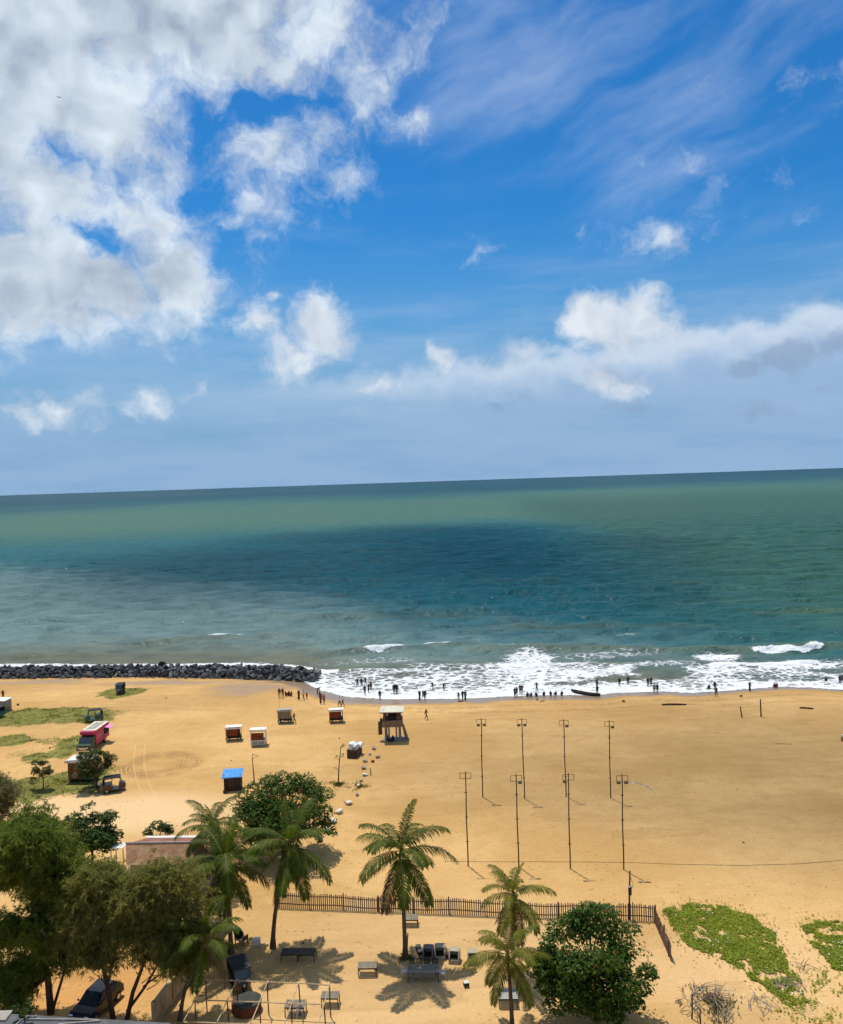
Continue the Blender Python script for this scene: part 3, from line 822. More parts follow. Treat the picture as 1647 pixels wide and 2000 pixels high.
# ================================================================== VEGETATION
def leaf_cards(rng, centers, normals, length, width, droop=0.0, along=None):
    """one kite-shaped leaf per centre; returns verts, quads"""
    n = len(centers)
    nr = normals + rng.normal(0, 0.45, (n, 3)); nr /= np.linalg.norm(nr, axis=1, keepdims=True) + 1e-9
    t = rng.normal(0, 1, (n, 3)) if along is None else along + rng.normal(0, 0.35, (n, 3))
    t[:, 2] -= droop
    t -= nr * (t * nr).sum(1, keepdims=True); t /= np.linalg.norm(t, axis=1, keepdims=True) + 1e-9
    b = np.cross(nr, t)
    L_ = (length * rng.uniform(0.65, 1.25, n))[:, None]; w = (width * rng.uniform(0.7, 1.2, n))[:, None]
    v = np.stack([centers - t * L_ * 0.5, centers + b * w * 0.5 + t * L_ * 0.08 - nr * w * 0.12, centers + t * L_ * 0.5, centers - b * w * 0.5 + t * L_ * 0.08 - nr * w * 0.12], 1)
    return v.reshape(-1, 3), np.arange(n * 4).reshape(-1, 4)

def curve_pts(a, b, sag, n, rng, jit):
    a = np.array(a, float); b = np.array(b, float)
    t = np.linspace(0, 1, n)[:, None]
    p = a + (b - a) * t
    p[:, 2] += sag * 4 * (t[:, 0] * (1 - t[:, 0]))
    p[1:-1] += rng.normal(0, jit, (n - 2, 3))
    return [Vector(q) for q in p]

LEAF_ALMOND = leaf_mat('leaf_broad', (0.016, 0.044, 0.004), (0.072, 0.128, 0.012), 0.30, 0.32, (0.17, 0.065, 0.02), 0.025)
LEAF_DARK = leaf_mat('leaf_dark', (0.012, 0.036, 0.005), (0.050, 0.100, 0.013), 0.26, 0.30, (0.14, 0.07, 0.02), 0.02)
LEAF_FADED = leaf_mat('leaf_faded', (0.024, 0.046, 0.010), (0.085, 0.105, 0.028), 0.30, 0.38, (0.20, 0.085, 0.03), 0.10)
NEEDLE_GREEN = leaf_mat('needle_green', (0.062, 0.104, 0.016), (0.165, 0.205, 0.038), 0.46, 0.55)
NEEDLE_OLIVE = leaf_mat('needle_olive', (0.105, 0.120, 0.030), (0.255, 0.250, 0.078), 0.46, 0.6)
NEEDLE_PALE = leaf_mat('needle_pale', (0.090, 0.100, 0.040), (0.240, 0.230, 0.110), 0.40, 0.6)
PALM_GREEN = leaf_mat('palm_leaf_green', (0.020, 0.047, 0.004), (0.108, 0.142, 0.012), 0.37, 0.34, (0.18, 0.14, 0.05), 0.05)
PALM_YELLOW = leaf_mat('palm_leaf_yellow', (0.050, 0.074, 0.006), (0.190, 0.190, 0.018), 0.36, 0.32, (0.26, 0.20, 0.06), 0.08)
PALM_DRY = leaf_mat('palm_leaf_dry', (0.085, 0.055, 0.022), (0.19, 0.13, 0.06), 0.25, 0.6)
BARK = pm('bark_brown', (0.085, 0.052, 0.032), 0.9, 0.35, 4.0, 0.6)
BARK_GREY = pm('bark_grey', (0.16, 0.125, 0.09), 0.9, 0.35, 4.0, 0.6)
BARK_PALM = pm('bark_palm', (0.125, 0.085, 0.055), 0.9, 0.35, 2.0, 0.6)

def broadleaf(name, label, base, H, crown_z, rad, nlobe, nleaf, leaf, mat, seed, trunk_r=0.14, gap=0.0, group=None, bark=None, lean=(0, 0), lobe_r=0.30, extra=()):
    rng = np.random.default_rng(seed)
    t = thing(name, label, 'tree', base, 0, group)
    C0 = np.array((lean[0], lean[1], crown_z))
    rad = np.array(rad)
    # lobes spread through an ellipsoid, kept apart
    lob = []
    while len(lob) < nlobe:
        d = rng.normal(0, 1, 3); d /= np.linalg.norm(d)
        if d[2] < -0.8: continue
        r = rng.uniform(0.35, 0.95) ** 0.6
        lob.append((C0 + d * rad * r * (1 - gap * rng.uniform(0, 1) * 0.3), lobe_r * rng.uniform(0.65, 1.25)))
    for e in extra: lob.append((np.array(e[:3]), e[3]))
    # trunk and limbs
    mb = MB()
    fork = np.array((lean[0] * 0.5, lean[1] * 0.5, crown_z * 0.52))
    mb.tube(curve_pts((0, 0, -0.3), fork, 0, 5, rng, trunk_r * 0.25), np.linspace(trunk_r * 1.25, trunk_r * 0.8, 5), 8)
    for c_, r in lob:
        s0 = fork + (C0 - fork) * rng.uniform(0.0, 0.5)
        mb.tube(curve_pts(s0, c_, -0.08 * np.linalg.norm(c_ - s0), 5, rng, 0.05 * H / 5), np.linspace(trunk_r * 0.42, trunk_r * 0.08, 5), 5)
    mb.tube(curve_pts(fork, C0 + np.array((0, 0, rad[2] * 0.4)), 0, 5, rng, 0.08), np.linspace(trunk_r * 0.8, trunk_r * 0.25, 5), 6)
    mb.build('trunk', bark or BARK, t, smooth=True)
    cs = []; ns = []
    wts = np.array([r ** 2 for _, r in lob]); wts /= wts.sum()
    for (c_, r), w in zip(lob, wts):
        n = max(12, int(nleaf * w))
        d = rng.normal(0, 1, (n, 3)); d /= np.linalg.norm(d, axis=1, keepdims=True)
        d[:, 2] = np.where(d[:, 2] < -0.2, d[:, 2] * rng.choice([-1, 0.6], n), d[:, 2])
        rr = rng.uniform(0.45, 1.0, n) ** 0.5
        R3 = np.array((r, r, r * 0.72)) * rad.mean() * (0.85 + 0.45 * rng.random((n, 1)))
        cs.append(c_ + d * R3 * rr[:, None]); ns.append(d * 0.5 + np.array((0, 0, 0.8)))
    cs = np.concatenate(cs); ns = np.concatenate(ns)
    # stray leaves at twig ends outside the lobes
    k = max(10, nleaf // 25)
    d = rng.normal(0, 1, (k, 3)); d /= np.linalg.norm(d, axis=1, keepdims=True); d[:, 2] = np.abs(d[:, 2]) - 0.3
    cs = np.concatenate([cs, C0 + d * rad * rng.uniform(0.95, 1.15, (k, 1))]); ns = np.concatenate([ns, d + np.array((0, 0, .6))])
    v, f = leaf_cards(rng, cs, ns, leaf, leaf * 0.55, 0.4)
    cr = link('crown', big_mesh('crown', v, f, mat), t)
    cr['kind'] = 'stuff'
    return t

def casuarina(name, label, base, stems, tufts, ntuft, per, mat, seed, needle=0.42, group=None, width=0.030, bark=None):
    """feathery tree: stems are lists of points with radii, tufts = lobes (x, y, z, rx, ry, rz, weight)"""
    rng = np.random.default_rng(seed)
    t = thing(name, label, 'tree', base, 0, group)
    mb = MB()
    for pts, r0, r1 in stems:
        mb.tube([Vector(p) for p in pts], np.linspace(r0, r1, len(pts)), 8)
    anchors = [np.array(p) for pts, _, _ in stems for p in pts[1:]]
    sub = []
    for q in tufts:                                   # break every big lobe into smaller sprays with gaps between
        for _ in range(6):
            d = rng.normal(0, 1, 3); d /= np.linalg.norm(d); r_ = np.array(q[3:6])
            c2 = np.array(q[:3]) + d * r_ * rng.uniform(0.35, 0.95)
            k2 = rng.uniform(0.34, 0.58)
            sub.append((*c2, *(r_ * k2), q[6] * k2))
    tufts = sub
    w = np.array([q[6] for q in tufts]); w = w / w.sum()
    P_, D_ = [], []
    for q, ww in zip(tufts, w):
        n = int(ntuft * ww)
        c_ = np.array(q[:3]); r_ = np.array(q[3:6])
        # boughs out of the nearest stem point, tufts along them
        nb = max(5, n // 16)
        for _ in range(nb):
            d = rng.normal(0, 1, 3); d /= np.linalg.norm(d)
            tip = c_ + d * r_ * rng.uniform(0.5, 1.22)
            a = min(anchors, key=lambda s: np.linalg.norm(s - tip) + 0.7 * max(0, s[2] - tip[2]))
            a = a + rng.normal(0, 0.1, 3)
            bow = curve_pts(a, tip, 0.10 * np.linalg.norm(tip - a), 5, rng, 0.06)
            mb.tube(bow, np.linspace(0.035, 0.010, 5), 4, cap=False)
            m = max(1, n // nb)
            s = rng.uniform(0.35, 1.05, m) ** 0.8
            pts = np.array(a)[None] + (tip - a)[None] * s[:, None]
            pts[:, 2] += 0.10 * np.linalg.norm(tip - a) * 4 * s * (1 - np.clip(s, 0, 1))
            pts += rng.normal(0, 0.34, (m, 3))
            P_.append(pts)
            dd = np.tile((tip - a) / (np.linalg.norm(tip - a) + 1e-6), (m, 1)); D_.append(dd)
    mb.build('trunk', bark or BARK, t, smooth=True)
    P_ = np.concatenate(P_); D_ = np.concatenate(D_)
    n = len(P_)
    # each tuft: a fan of drooping needles
    c_ = np.repeat(P_, per, 0); d = np.repeat(D_, per, 0)
    d = d * 0.5 + rng.normal(0, 0.55, d.shape); d[:, 2] += 0.25
    d /= np.linalg.norm(d, axis=1, keepdims=True)
    L_ = needle * rng.uniform(0.5, 1.3, len(c_))[:, None]
    side = np.cross(d, rng.normal(0, 1, d.shape)); side /= np.linalg.norm(side, axis=1, keepdims=True) + 1e-9
    side *= width * rng.uniform(0.6, 1.3, len(c_))[:, None]
    mid = c_ + d * L_ * 0.5; tip = c_ + d * L_ * 0.9; tip[:, 2] -= L_[:, 0] * 0.35
    v = np.stack([c_, mid + side, tip, mid - side], 1).reshape(-1, 3)
    cr = link('crown', big_mesh('crown', v, np.arange(len(v)).reshape(-1, 4), mat), t)
    cr['kind'] = 'stuff'
    return t

# ---- coconut palms
def frond_mesh(L_, el0, mat, seed, dry=False):
    """a pinnate leaf leaving the crown at elevation el0 and bending down under its weight"""
    rng = np.random.default_rng(seed)
    n = 26
    ang = R(el0); p = np.array((0.0, 0.0, 0.0)); pts = [p.copy()]; tang = []
    for i in range(n):
        s = i / n
        t = np.array((math.cos(ang), 0.05 * math.sin(3 * s + seed), math.sin(ang)))
        t /= np.linalg.norm(t); tang.append(t)
        p = p + t * L_ / n; pts.append(p.copy())
        ang -= R(86 if el0 > 40 else 70 if el0 > -10 else 38) / n * (0.35 + 1.5 * s) * max(0.25, math.cos(ang) if ang > -1.35 else 0.1)
    tang.append(tang[-1]); pts = np.array(pts); tang = np.array(tang)
    mb = MB()
    mb.tube([Vector(q) for q in pts[::2]], np.linspace(0.038, 0.008, len(pts[::2])), 4)
    V = []; F = []
    up = np.array((0, 0, 1.0))
    K = 52
    for side in (-1, 1):
        for k in range(K):
            s = 0.12 + 0.88 * (k + 0.5 * rng.random()) / K
            i = min(n - 1, int(s * n)); fr = s * n - i
            q = pts[i] + (pts[i + 1] - pts[i]) * fr; t = tang[i]
            lat = np.cross(t, up); lat /= np.linalg.norm(lat) + 1e-6; nn = np.cross(lat, t)
            ln = L_ * 0.235 * (math.sin(math.pi * min(1, 0.16 + s * 0.80)) ** 0.6) * rng.uniform(0.75, 1.12)
            fwd = 0.45 + 0.55 * s
            d = side * lat + t * fwd + nn * rng.uniform(-0.05, 0.28); d /= np.linalg.norm(d)
            dr = rng.uniform(0.55, 1.05) if not dry else rng.uniform(0.9, 1.6)
            m1 = q + d * ln * 0.45 - up * ln * 0.08 * dr
            m2 = q + d * ln * 0.78 - up * ln * 0.34 * dr
            e = q + d * ln * 0.95 - up * ln * 0.66 * dr
            wv_ = np.cross(d, nn); wv_ /= np.linalg.norm(wv_) + 1e-6
            wv_ = wv_ * 0.030 * (L_ / 3.5)
            o = len(V)
            V += [q - wv_ * 0.5, q + wv_ * 0.5, m1 - wv_, m1 + wv_, m2 - wv_ * .8, m2 + wv_ * .8, e]
            F += [(o, o + 1, o + 3, o + 2), (o + 2, o + 3, o + 5, o + 4), (o + 4, o + 5, o + 6)]
    mb.add(V, F, 1)
    return mb.mesh('frond', [RACHIS, mat])
RACHIS = pm('palm_rachis', (0.20, 0.17, 0.055), 0.6, 0.2, 3.0, 0.1)
_FR = {}
def frond(el, mat, k):
    key = (el, mat.name, k)
    if key not in _FR: _FR[key] = frond_mesh(3.7, el, mat, 7 * k + el + 100, mat is PALM_DRY)
    return _FR[key]
def palm(label, base, top, L_, nfr, mat, seed, r=0.16, group='coconut palms', dry=2, skip=(), elev=None):
    rng = random.Random(seed)
    t = thing('coconut_palm', label, 'palm tree', base, 0, group)
    top = Vector(top) - Vector(base)
    path = []; rad = []
    N = 14
    for i in range(N + 1):
        s = i / N
        q = Vector((top.x * s ** 1.7, top.y * s ** 1.7, -0.3 + (top.z + 0.3) * s))
        path.append(q); rad.append(r * (1.75 - 0.75 * min(1, s * 6)) * (1 - 0.38 * s) * (1.0 + 0.05 * (i % 2)))
    MB().tube(path, rad, 9).build('trunk', BARK_PALM, t, smooth=True)
    # swollen crown shaft with coconuts
    mb = MB(); mb.tube([top + Vector((0, 0, -0.35)), top, top + Vector((0, 0, 0.45)), top + Vector((0, 0, 1.1))], [r * 0.7, r * 1.0, r * 0.55, 0.03], 7)
    mb.build('crown_shaft', pm('palm_shaft', (0.13, 0.10, 0.035), 0.8, 0.3, 3, 0.3), t, smooth=True)
    sc = L_ / 3.7
    els = elev or [78, 62, 62, 45, 45, 45, 28, 28, 28, 10, 10, 10, -8, -8, -28, -28, -28, -50, -50, -62]
    els = [els[i * len(els) // nfr] for i in range(nfr)]
    ga = 0.0
    for i, e in enumerate(els):
        ga = i * 2.39996 + rng.uniform(-0.25, 0.25) + seed
        dryf = i >= nfr - dry
        o = link('frond', frond(e, PALM_DRY if dryf else mat, i % 2), t)
        o.location = top + Vector((0, 0, 0.25 if e > 0 else 0.0))
        k = sc * rng.uniform(0.85, 1.1) * (0.85 if e > 70 else 1)
        o.scale = (k, k, k)
        o.rotation_euler = (rng.uniform(-0.12, 0.12), rng.uniform(-0.08, 0.08), ga)
    nuts = [(0.20 * math.cos(a), 0.20 * math.sin(a), -0.10 - 0.08 * (j % 2)) for j, a in enumerate((0.4, 1.7, 3.0, 4.1, 5.3))]
    for q in nuts:
        mbn = MB(); c0 = top + Vector(q)
        mbn.tube([c0 + Vector((0, 0, z)) for z in (-0.15, -0.10, 0, 0.09, 0.13)], [0.02, 0.085, 0.115, 0.075, 0.02], 7)
        mbn.build('coconut', pm('coconut_green', (0.13, 0.13, 0.03), 0.5, 0.3, 6, 0.1), t, smooth=True)
    return t

def top_of(base, px, py):
    """the point straight above the ground spot (or leaning to px) that the sight line (px, py) meets at the depth of base"""
    d = dir_of(px, py); k = base.y / d.y
    return Vector((d.x * k, base.y, CAM_H + d.z * k))

b = G(792, 1872); palm('tall coconut palm with a full crown rising above the picket fence', b, top_of(b, 784, 1668), 4.2, 19, PALM_GREEN, 1.0, 0.17)
b = G(533, 1852); palm('leaning coconut palm left of the long dark table', b, top_of(b, 566, 1652), 3.95, 20, PALM_GREEN, 2.3, 0.17)
b = G(452, 1862); palm('dense coconut palm with its crown before the big leafy tree', b, top_of(b, 440, 1685), 4.3, 26, PALM_GREEN, 3.1, 0.18)
b = G(420, 1735); palm('coconut palm farthest back, its fronds over the white roof ridge', b, top_of(b, 412, 1618), 3.2, 20, PALM_GREEN, 4.4, 0.15)
b = G(352, 1992); palm('low dark coconut palm leaning in beside the boundary wall', b, top_of(b, 398, 1840), 3.0, 18, PALM_GREEN, 5.2, 0.14)
b = G(1003, 1905); palm('coconut palm with its crown in front of the fence on the right', b, top_of(b, 1003, 1752), 2.9, 16, PALM_YELLOW, 6.6, 0.14, dry=2)
b = G(1001, 2012); palm('yellowish young coconut palm nearest the dense round tree', b, top_of(b, 992, 1872), 3.2, 16, PALM_YELLOW, 7.9, 0.15, dry=1)

# ---- casuarinas
b = G(100, 1980)
C1S = 1.09
casuarina('casuarina_tree', 'tall dark green feathery casuarina at the left edge', b,
          [([(0, 0, -0.3), (-0.15, 0.1, 2.4), (-0.55, 0.2, 5.0), (-0.9, 0.3, 8.0), (-0.9, 0.3, 11.0)], 0.24, 0.05),
           ([(0.1, 0, 0.2), (0.9, 0.1, 2.6), (1.2, 0.3, 4.6), (1.5, 0.4, 6.5)], 0.10, 0.03)],
          [(-1.0, 0.4, 11.2, 2.3, 2.0, 1.9, 0.9), (0.6, 0.4, 10.2, 1.9, 1.8, 1.5, 0.7), (-2.4, 0.3, 9.0, 2.2, 2.0, 2.0, 1.0), (0.8, 0.5, 8.4, 2.2, 2.0, 2.0, 1.0), (-1.0, 0.2, 6.2, 2.6, 2.2, 1.7, 0.9), (-2.9, 0, 4.4, 1.8, 1.6, 1.7, 0.7), (0.9, 0.2, 5.2, 1.5, 1.5, 1.2, 0.5), (-3.0, 0, 2.4, 1.6, 1.2, 1.4, 0.6), (1.2, 0.2, 3.4, 1.0, 1.0, 0.9, 0.2), (-1.4, 0, 3.2, 1.2, 1.0, 1.2, 0.25), (-2.4, -0.4, 1.0, 1.3, 0.8, 0.9, 0.25)],
          8800, 12, NEEDLE_GREEN, 3).scale = (C1S, C1S, C1S)
b = G(222, 1990)
casuarina('casuarina_tree', 'olive green feathery casuarina behind the dark car', b,
          [([(0, 0, -0.3), (-0.35, 0.1, 2.2), (-0.8, 0.2, 4.6), (-0.7, 0.3, 7.0), (-0.6, 0.3, 8.8)], 0.20, 0.04),
           ([(-0.35, 0.1, 2.4), (0.2, 0.2, 4.0), (0.5, 0.2, 5.8), (0.8, 0.3, 7.4)], 0.10, 0.03)],
          [(-1.6, 0.3, 7.8, 2.0, 1.8, 1.7, 1.0), (0.7, 0.3, 8.0, 2.1, 1.8, 1.7, 1.0), (-0.4, 0.2, 9.4, 1.8, 1.6, 1.0, 0.6), (-2.0, 0.2, 5.6, 1.6, 1.6, 1.2, 0.8), (-0.3, 0.3, 5.6, 1.8, 1.6, 1.2, 0.8), (-1.0, 0.3, 4.4, 1.5, 1.2, 0.8, 0.25), (0.4, 0.3, 8.6, 1.2, 1.2, 1.0, 0.5), (-2.9, 0.2, 6.9, 1.2, 1.2, 1.2, 0.4), (-0.6, 0, 3.9, 1.6, 1.0, 0.7, 0.12)],
          6600, 12, NEEDLE_OLIVE, 5)
b = G(246, 1990)
casuarina('casuarina_tree', 'brownish casuarina with two slanting stems beside the boundary wall', b,
          [([(0, 0, -0.3), (0.5, 0.1, 1.7), (1.2, 0.2, 3.4), (1.9, 0.3, 5.4), (2.3, 0.4, 7.6)], 0.17, 0.04),
           ([(0.1, 0, 0.5), (1.3, 0.2, 2.0), (2.3, 0.3, 3.6), (3.0, 0.3, 5.2)], 0.11, 0.03)],
          [(2.2, 0.5, 8.6, 2.0, 1.8, 1.6, 1.0), (3.9, 0.4, 7.8, 1.9, 1.7, 1.8, 1.0), (1.4, 0.3, 6.2, 1.6, 1.6, 1.4, 0.9), (3.4, 0.3, 5.0, 1.6, 1.5, 1.2, 0.7), (4.2, 0.3, 4.0, 1.1, 1.1, 0.9, 0.3), (2.1, 0.3, 4.4, 1.5, 1.2, 0.8, 0.4), (0.4, 0.3, 7.8, 1.5, 1.4, 1.5, 0.6), (2.0, 0.4, 9.3, 1.6, 1.4, 0.9, 0.4), (3.8, 0.4, 8.9, 1.5, 1.3, 1.0, 0.4), (3.2, 0.2, 3.1, 1.3, 1.0, 0.7, 0.12), (5.2, 0.3, 6.2, 0.9, 1.0, 1.2, 0.3)],
          6600, 12, NEEDLE_OLIVE, 8)
b = G(-18, 1690)
casuarina('casuarina_tree', 'pale thin casuarina at the left edge beyond the others', b,
          [([(0, 0, -0.3), (0.2, 0.1, 2.4), (0.3, 0.2, 4.6), (0.5, 0.2, 7.4)], 0.17, 0.04)],
          [(0.6, 0.2, 7.2, 1.6, 1.6, 1.3, 1.0), (1.4, 0.2, 6.2, 1.6, 1.5, 1.1, 0.8), (2.2, 0.1, 3.6, 1.7, 1.4, 0.7, 0.35), (-0.8, 0, 6.0, 1.5, 1.4, 1.2, 0.6)],
          2300, 11, NEEDLE_PALE, 12, bark=BARK_GREY)

# ---- broad-leaved trees
b = G(1165, 1992)
broadleaf('almond_tree', 'dense round leafy tree in the right foreground', b, 7.6, 3.7, (3.6, 3.2, 3.3), 60, 17000, 0.27, LEAF_ALMOND, 21, 0.2, lobe_r=0.27,
          extra=((-0.3, 0, 7.2, 0.2), (0.9, 0, 7.0, 0.16), (-1.6, 0, 6.6, 0.16), (3.4, 0, 3.0, 0.2), (3.0, 0, 1.9, 0.2), (-3.3, 0, 3.0, 0.2), (1.0, -0.5, 1.0, 0.25), (-1.0, -0.5, 1.2, 0.25), (2.2, -0.5, 1.2, 0.22)))
b = G(560, 1668)
b = b + Vector((-0.3, 0, 0))
broadleaf('almond_tree', 'wide spreading leafy tree behind the palms near the blue roof', b, 8, 4.0, (4.7, 3.8, 3.1), 62, 16000, 0.30, LEAF_ALMOND, 22, 0.22, lobe_r=0.27,
          extra=((-3.6, 0, 5.6, 0.2), (-2.6, 0, 6.4, 0.2), (0.2, 0, 7.4, 0.2), (1.2, 0, 7.2, 0.2), (-1.0, 0, 7.0, 0.22), (4.4, 0, 2.6, 0.18), (4.6, 0, 1.9, 0.16), (-4.2, 0, 3.6, 0.16), (3.6, 0, 5.0, 0.15)))
b = G(182, 1700)
broadleaf('almond_tree', 'dark leafy tree beside the tiled roof', b, 6, 3.3, (2.4, 2.2, 2.3), 40, 7500, 0.28, LEAF_DARK, 23, 0.14, lobe_r=0.30, extra=((0.2, 0, 6.2, 0.15), (-0.4, 0, 5.9, 0.2)))
b = G(314, 1662)
broadleaf('almond_tree', 'small gappy leafy tree behind the white roof ridge', b, 3.4, 2.1, (1.55, 1.3, 0.9), 15, 1300, 0.24, LEAF_DARK, 24, 0.06, gap=0.4, bark=BARK_GREY, lobe_r=0.30)
b = G(190, 1539)
broadleaf('almond_tree', 'mottled leafy tree in front of the food truck', b, 5.5, 2.9, (2.15, 2.0, 1.9), 32, 5200, 0.27, LEAF_FADED, 25, 0.15, lobe_r=0.29)
b = G(85, 1541)
broadleaf('almond_tree', 'small dark leafy tree on the grass left of the brown kiosk', b, 3.9, 2.4, (1.25, 1.1, 1.1), 15, 1300, 0.27, LEAF_FADED, 26, 0.07, gap=0.3, lobe_r=0.34, extra=((-1.2, 0, 1.2, 0.3), (-1.35, 0, 0.8, 0.3)))

# ---- bare saplings on the sand
def sapling(label, base, H, lean, twigs, seed):
    rng = np.random.default_rng(seed)
    t = thing('sapling', label, 'tree', base)
    mb = MB()
    p = [Vector((lean * s ** 1.5, 0, -0.2 + (H + 0.2) * s)) for s in np.linspace(0, 1, 8)]
    mb.tube(p, np.linspace(0.085, 0.035, 8), 6)
    cs = []; ns = []
    for z, an, ln in twigs:
        s = z / H; a = Vector((lean * s ** 1.5, 0, z)); d = Vector((math.cos(an), 0.3 * math.sin(an * 3), 0.55)).normalized()
        mb.tube([a, a + d * ln * 0.6, a + d * ln], [0.03, 0.02, 0.01], 4)
        for _ in range(9):
            cs.append(np.array(a + d * ln) + rng.normal(0, 0.09, 3)); ns.append(np.array((0, 0, 1.0)))
    mb.build('trunk', BARK, t, smooth=True)
    v, f = leaf_cards(rng, np.array(cs), np.array(ns), 0.2, 0.10, 0.5)
    l = link('leaves', big_mesh('leaves', v, f, LEAF_FADED), t); l['kind'] = 'stuff'
    return t
b = G(661, 1531); sapling('spindly bare sapling in a tuft of grass on the sand', b, 4.3, 0.45, [(4.3, 0.4, 0.5), (4.25, 1.2, 0.4), (4.2, 0.1, 0.4), (3.3, 0.3, 0.4), (3.1, 2.9, 0.35), (2.8, 2.8, 0.6), (3.0, 0.7, 0.45), (1.6, 2.9, 0.5)], 31)
b = G(497, 1530); sapling('bare sapling stem sticking up behind the big leafy tree', b, 3.2, -0.15, [(3.2, 1.2, 0.35), (2.9, 0.5, 0.6)], 32)

# ---- turf, grass tufts and creeping beach vine (nobody could count these)
GRASS_MAT = leaf_mat('grass_blade', (0.085, 0.110, 0.015), (0.190, 0.190, 0.040), 0.3, 0.6)
VINE_MAT = leaf_mat('vine_leaf', (0.125, 0.180, 0.010), (0.310, 0.350, 0.034), 0.30, 0.45, (0.33, 0.27, 0.08), 0.06)
def blades(name, label, xy, size, mat, seed, upr=1.0):
    rng = np.random.default_rng(seed)
    x, y = xy[:, 0], xy[:, 1]; z = gz(x, y) + 0.02
    n = len(x)
    base = np.stack([x, y, z], -1)
    d = rng.normal(0, 0.5, (n, 3)); d[:, 2] = upr; d /= np.linalg.norm(d, axis=1, keepdims=True)
    L_ = size * rng.uniform(0.5, 1.4, (n, 1)); s = np.cross(d, rng.normal(0, 1, (n, 3))); s /= np.linalg.norm(s, axis=1, keepdims=True)
    s *= size * 0.22
    tip = base + d * L_
    v = np.stack([base - s, base + s, tip], 1).reshape(-1, 3)
    o = link(name, big_mesh(name, v, np.arange(len(v)).reshape(-1, 3), mat))
    return tag(o, label, None, kind='stuff')
rg = np.random.default_rng(55)
pts = []
for (cx, cy_, rx, ry, *k) in GRASS:
    n = int(rx * ry * 3.14 * 42 * (k[0] if k else 1))
    a = rg.uniform(0, 6.283, n); r_ = np.sqrt(rg.random(n)) * (1 + 0.08 * rg.normal(0, 1, n))
    q = np.stack([cx + rx * r_ * np.cos(a), cy_ + ry * r_ * np.sin(a)], -1)
    q = q - np.stack([2.6 * (fbm(q[:, 0] / 2.4, q[:, 1] / 2.4, 71, 4) - 0.5), 3.6 * (fbm(q[:, 0] / 2.4, q[:, 1] / 2.4, 72, 4) - 0.5)], -1)
    q = q[fbm(q[:, 0] / 1.5, q[:, 1] / 1.5, 75, 4) > 0.40 + 0.15 * rg.random(len(q)) - 0.1]
    pts.append(q)
blades('grass', 'short olive turf growing in patches on the sand', np.concatenate(pts), 0.13, GRASS_MAT, 56)
def tuft(px, py, rx, ry, n, label, seed):
    w = wm([(px, py, rx, ry)])[0]; r2 = np.random.default_rng(seed)
    a = r2.uniform(0, 6.283, n); rr = np.abs(r2.normal(0, 0.55, n)) * (0.7 + 0.5 * np.sin(3 * a + seed))
    blades('grass_tuft', label, np.stack([w[0] + w[2] * rr * np.cos(a), w[1] + w[3] * rr * np.sin(a)], -1), 0.26, GRASS_MAT, seed)
tuft(661, 1533, 19, 6, 420, 'tuft of grass round the foot of the bare sapling', 57)
tuft(703, 1537, 16, 7, 330, 'tuft of grass round a boulder in the stone row', 58)
tuft(793, 1872, 16, 9, 420, 'scrubby growth round the foot of the tall palm', 59)

def vine(label, poly, n, seed, sparse):
    r2 = np.random.default_rng(seed)
    W_ = wpoly(poly); xs_ = [p[0] for p in W_]; ys_ = [p[1] for p in W_]
    x = r2.uniform(min(xs_), max(xs_), n * 3); y = r2.uniform(min(ys_), max(ys_), n * 3)
    jx = 1.1 * (fbm(x / 0.9, y / 0.9, seed, 4) - 0.5); jy = 1.1 * (fbm(x / 0.9, y / 0.9, seed + 9, 4) - 0.5)
    ok = in_poly(x + jx, y + jy, W_)
    den = fbm(x / 0.7, y / 0.7, seed + 5, 4)
    thr = 0.39 + 0.15 * sstep(sparse[0], sparse[1], -y + 0.25 * x)
    ok &= den > thr
    x = x[ok][:n]; y = y[ok][:n]; m = len(x)
    far = r2.random(m) < 0.10
    x = x + far * r2.normal(0, 0.7, m); y = y + far * r2.normal(0, 0.7, m)
    c_ = np.stack([x, y, gz(x, y) + 0.05 + 0.16 * r2.random(m) * fbm(x, y, seed, 3)], -1)
    v, f = leaf_cards(r2, c_, np.tile(np.array((0, 0, 1.0)), (m, 1)), 0.17, 0.13)
    tag(link('beach_vine', big_mesh('beach_vine', v, f, VINE_MAT)), label, None, kind='stuff')
    return W_
pA = [(1298, 1776), (1340, 1765), (1400, 1769), (1470, 1790), (1518, 1826), (1532, 1872), (1565, 1915), (1582, 1958), (1540, 1968), (1505, 1935), (1450, 1900), (1395, 1868), (1340, 1842), (1308, 1808)]
pB = [(1560, 1808), (1600, 1799), (1660, 1800), (1700, 1815), (1720, 1910), (1640, 1905), (1610, 1870), (1575, 1838)]
wa = G(1480, 1880); wb = G(1560, 1950)
vine('large green mat of creeping beach vine right of the fence', pA, 15000, 61, (-wa.y + 0.25 * wa.x - 1, -wb.y + 0.25 * wb.x))
vine('green mat of creeping beach vine at the right edge', pB, 7000, 62, (50, 60))
vine('sparse creeper runners at the bottom right', [(1560, 1960), (1600, 1890), (1660, 1900), (1700, 2010), (1500, 2010), (1480, 1985)], 900, 63, (-90, -60))

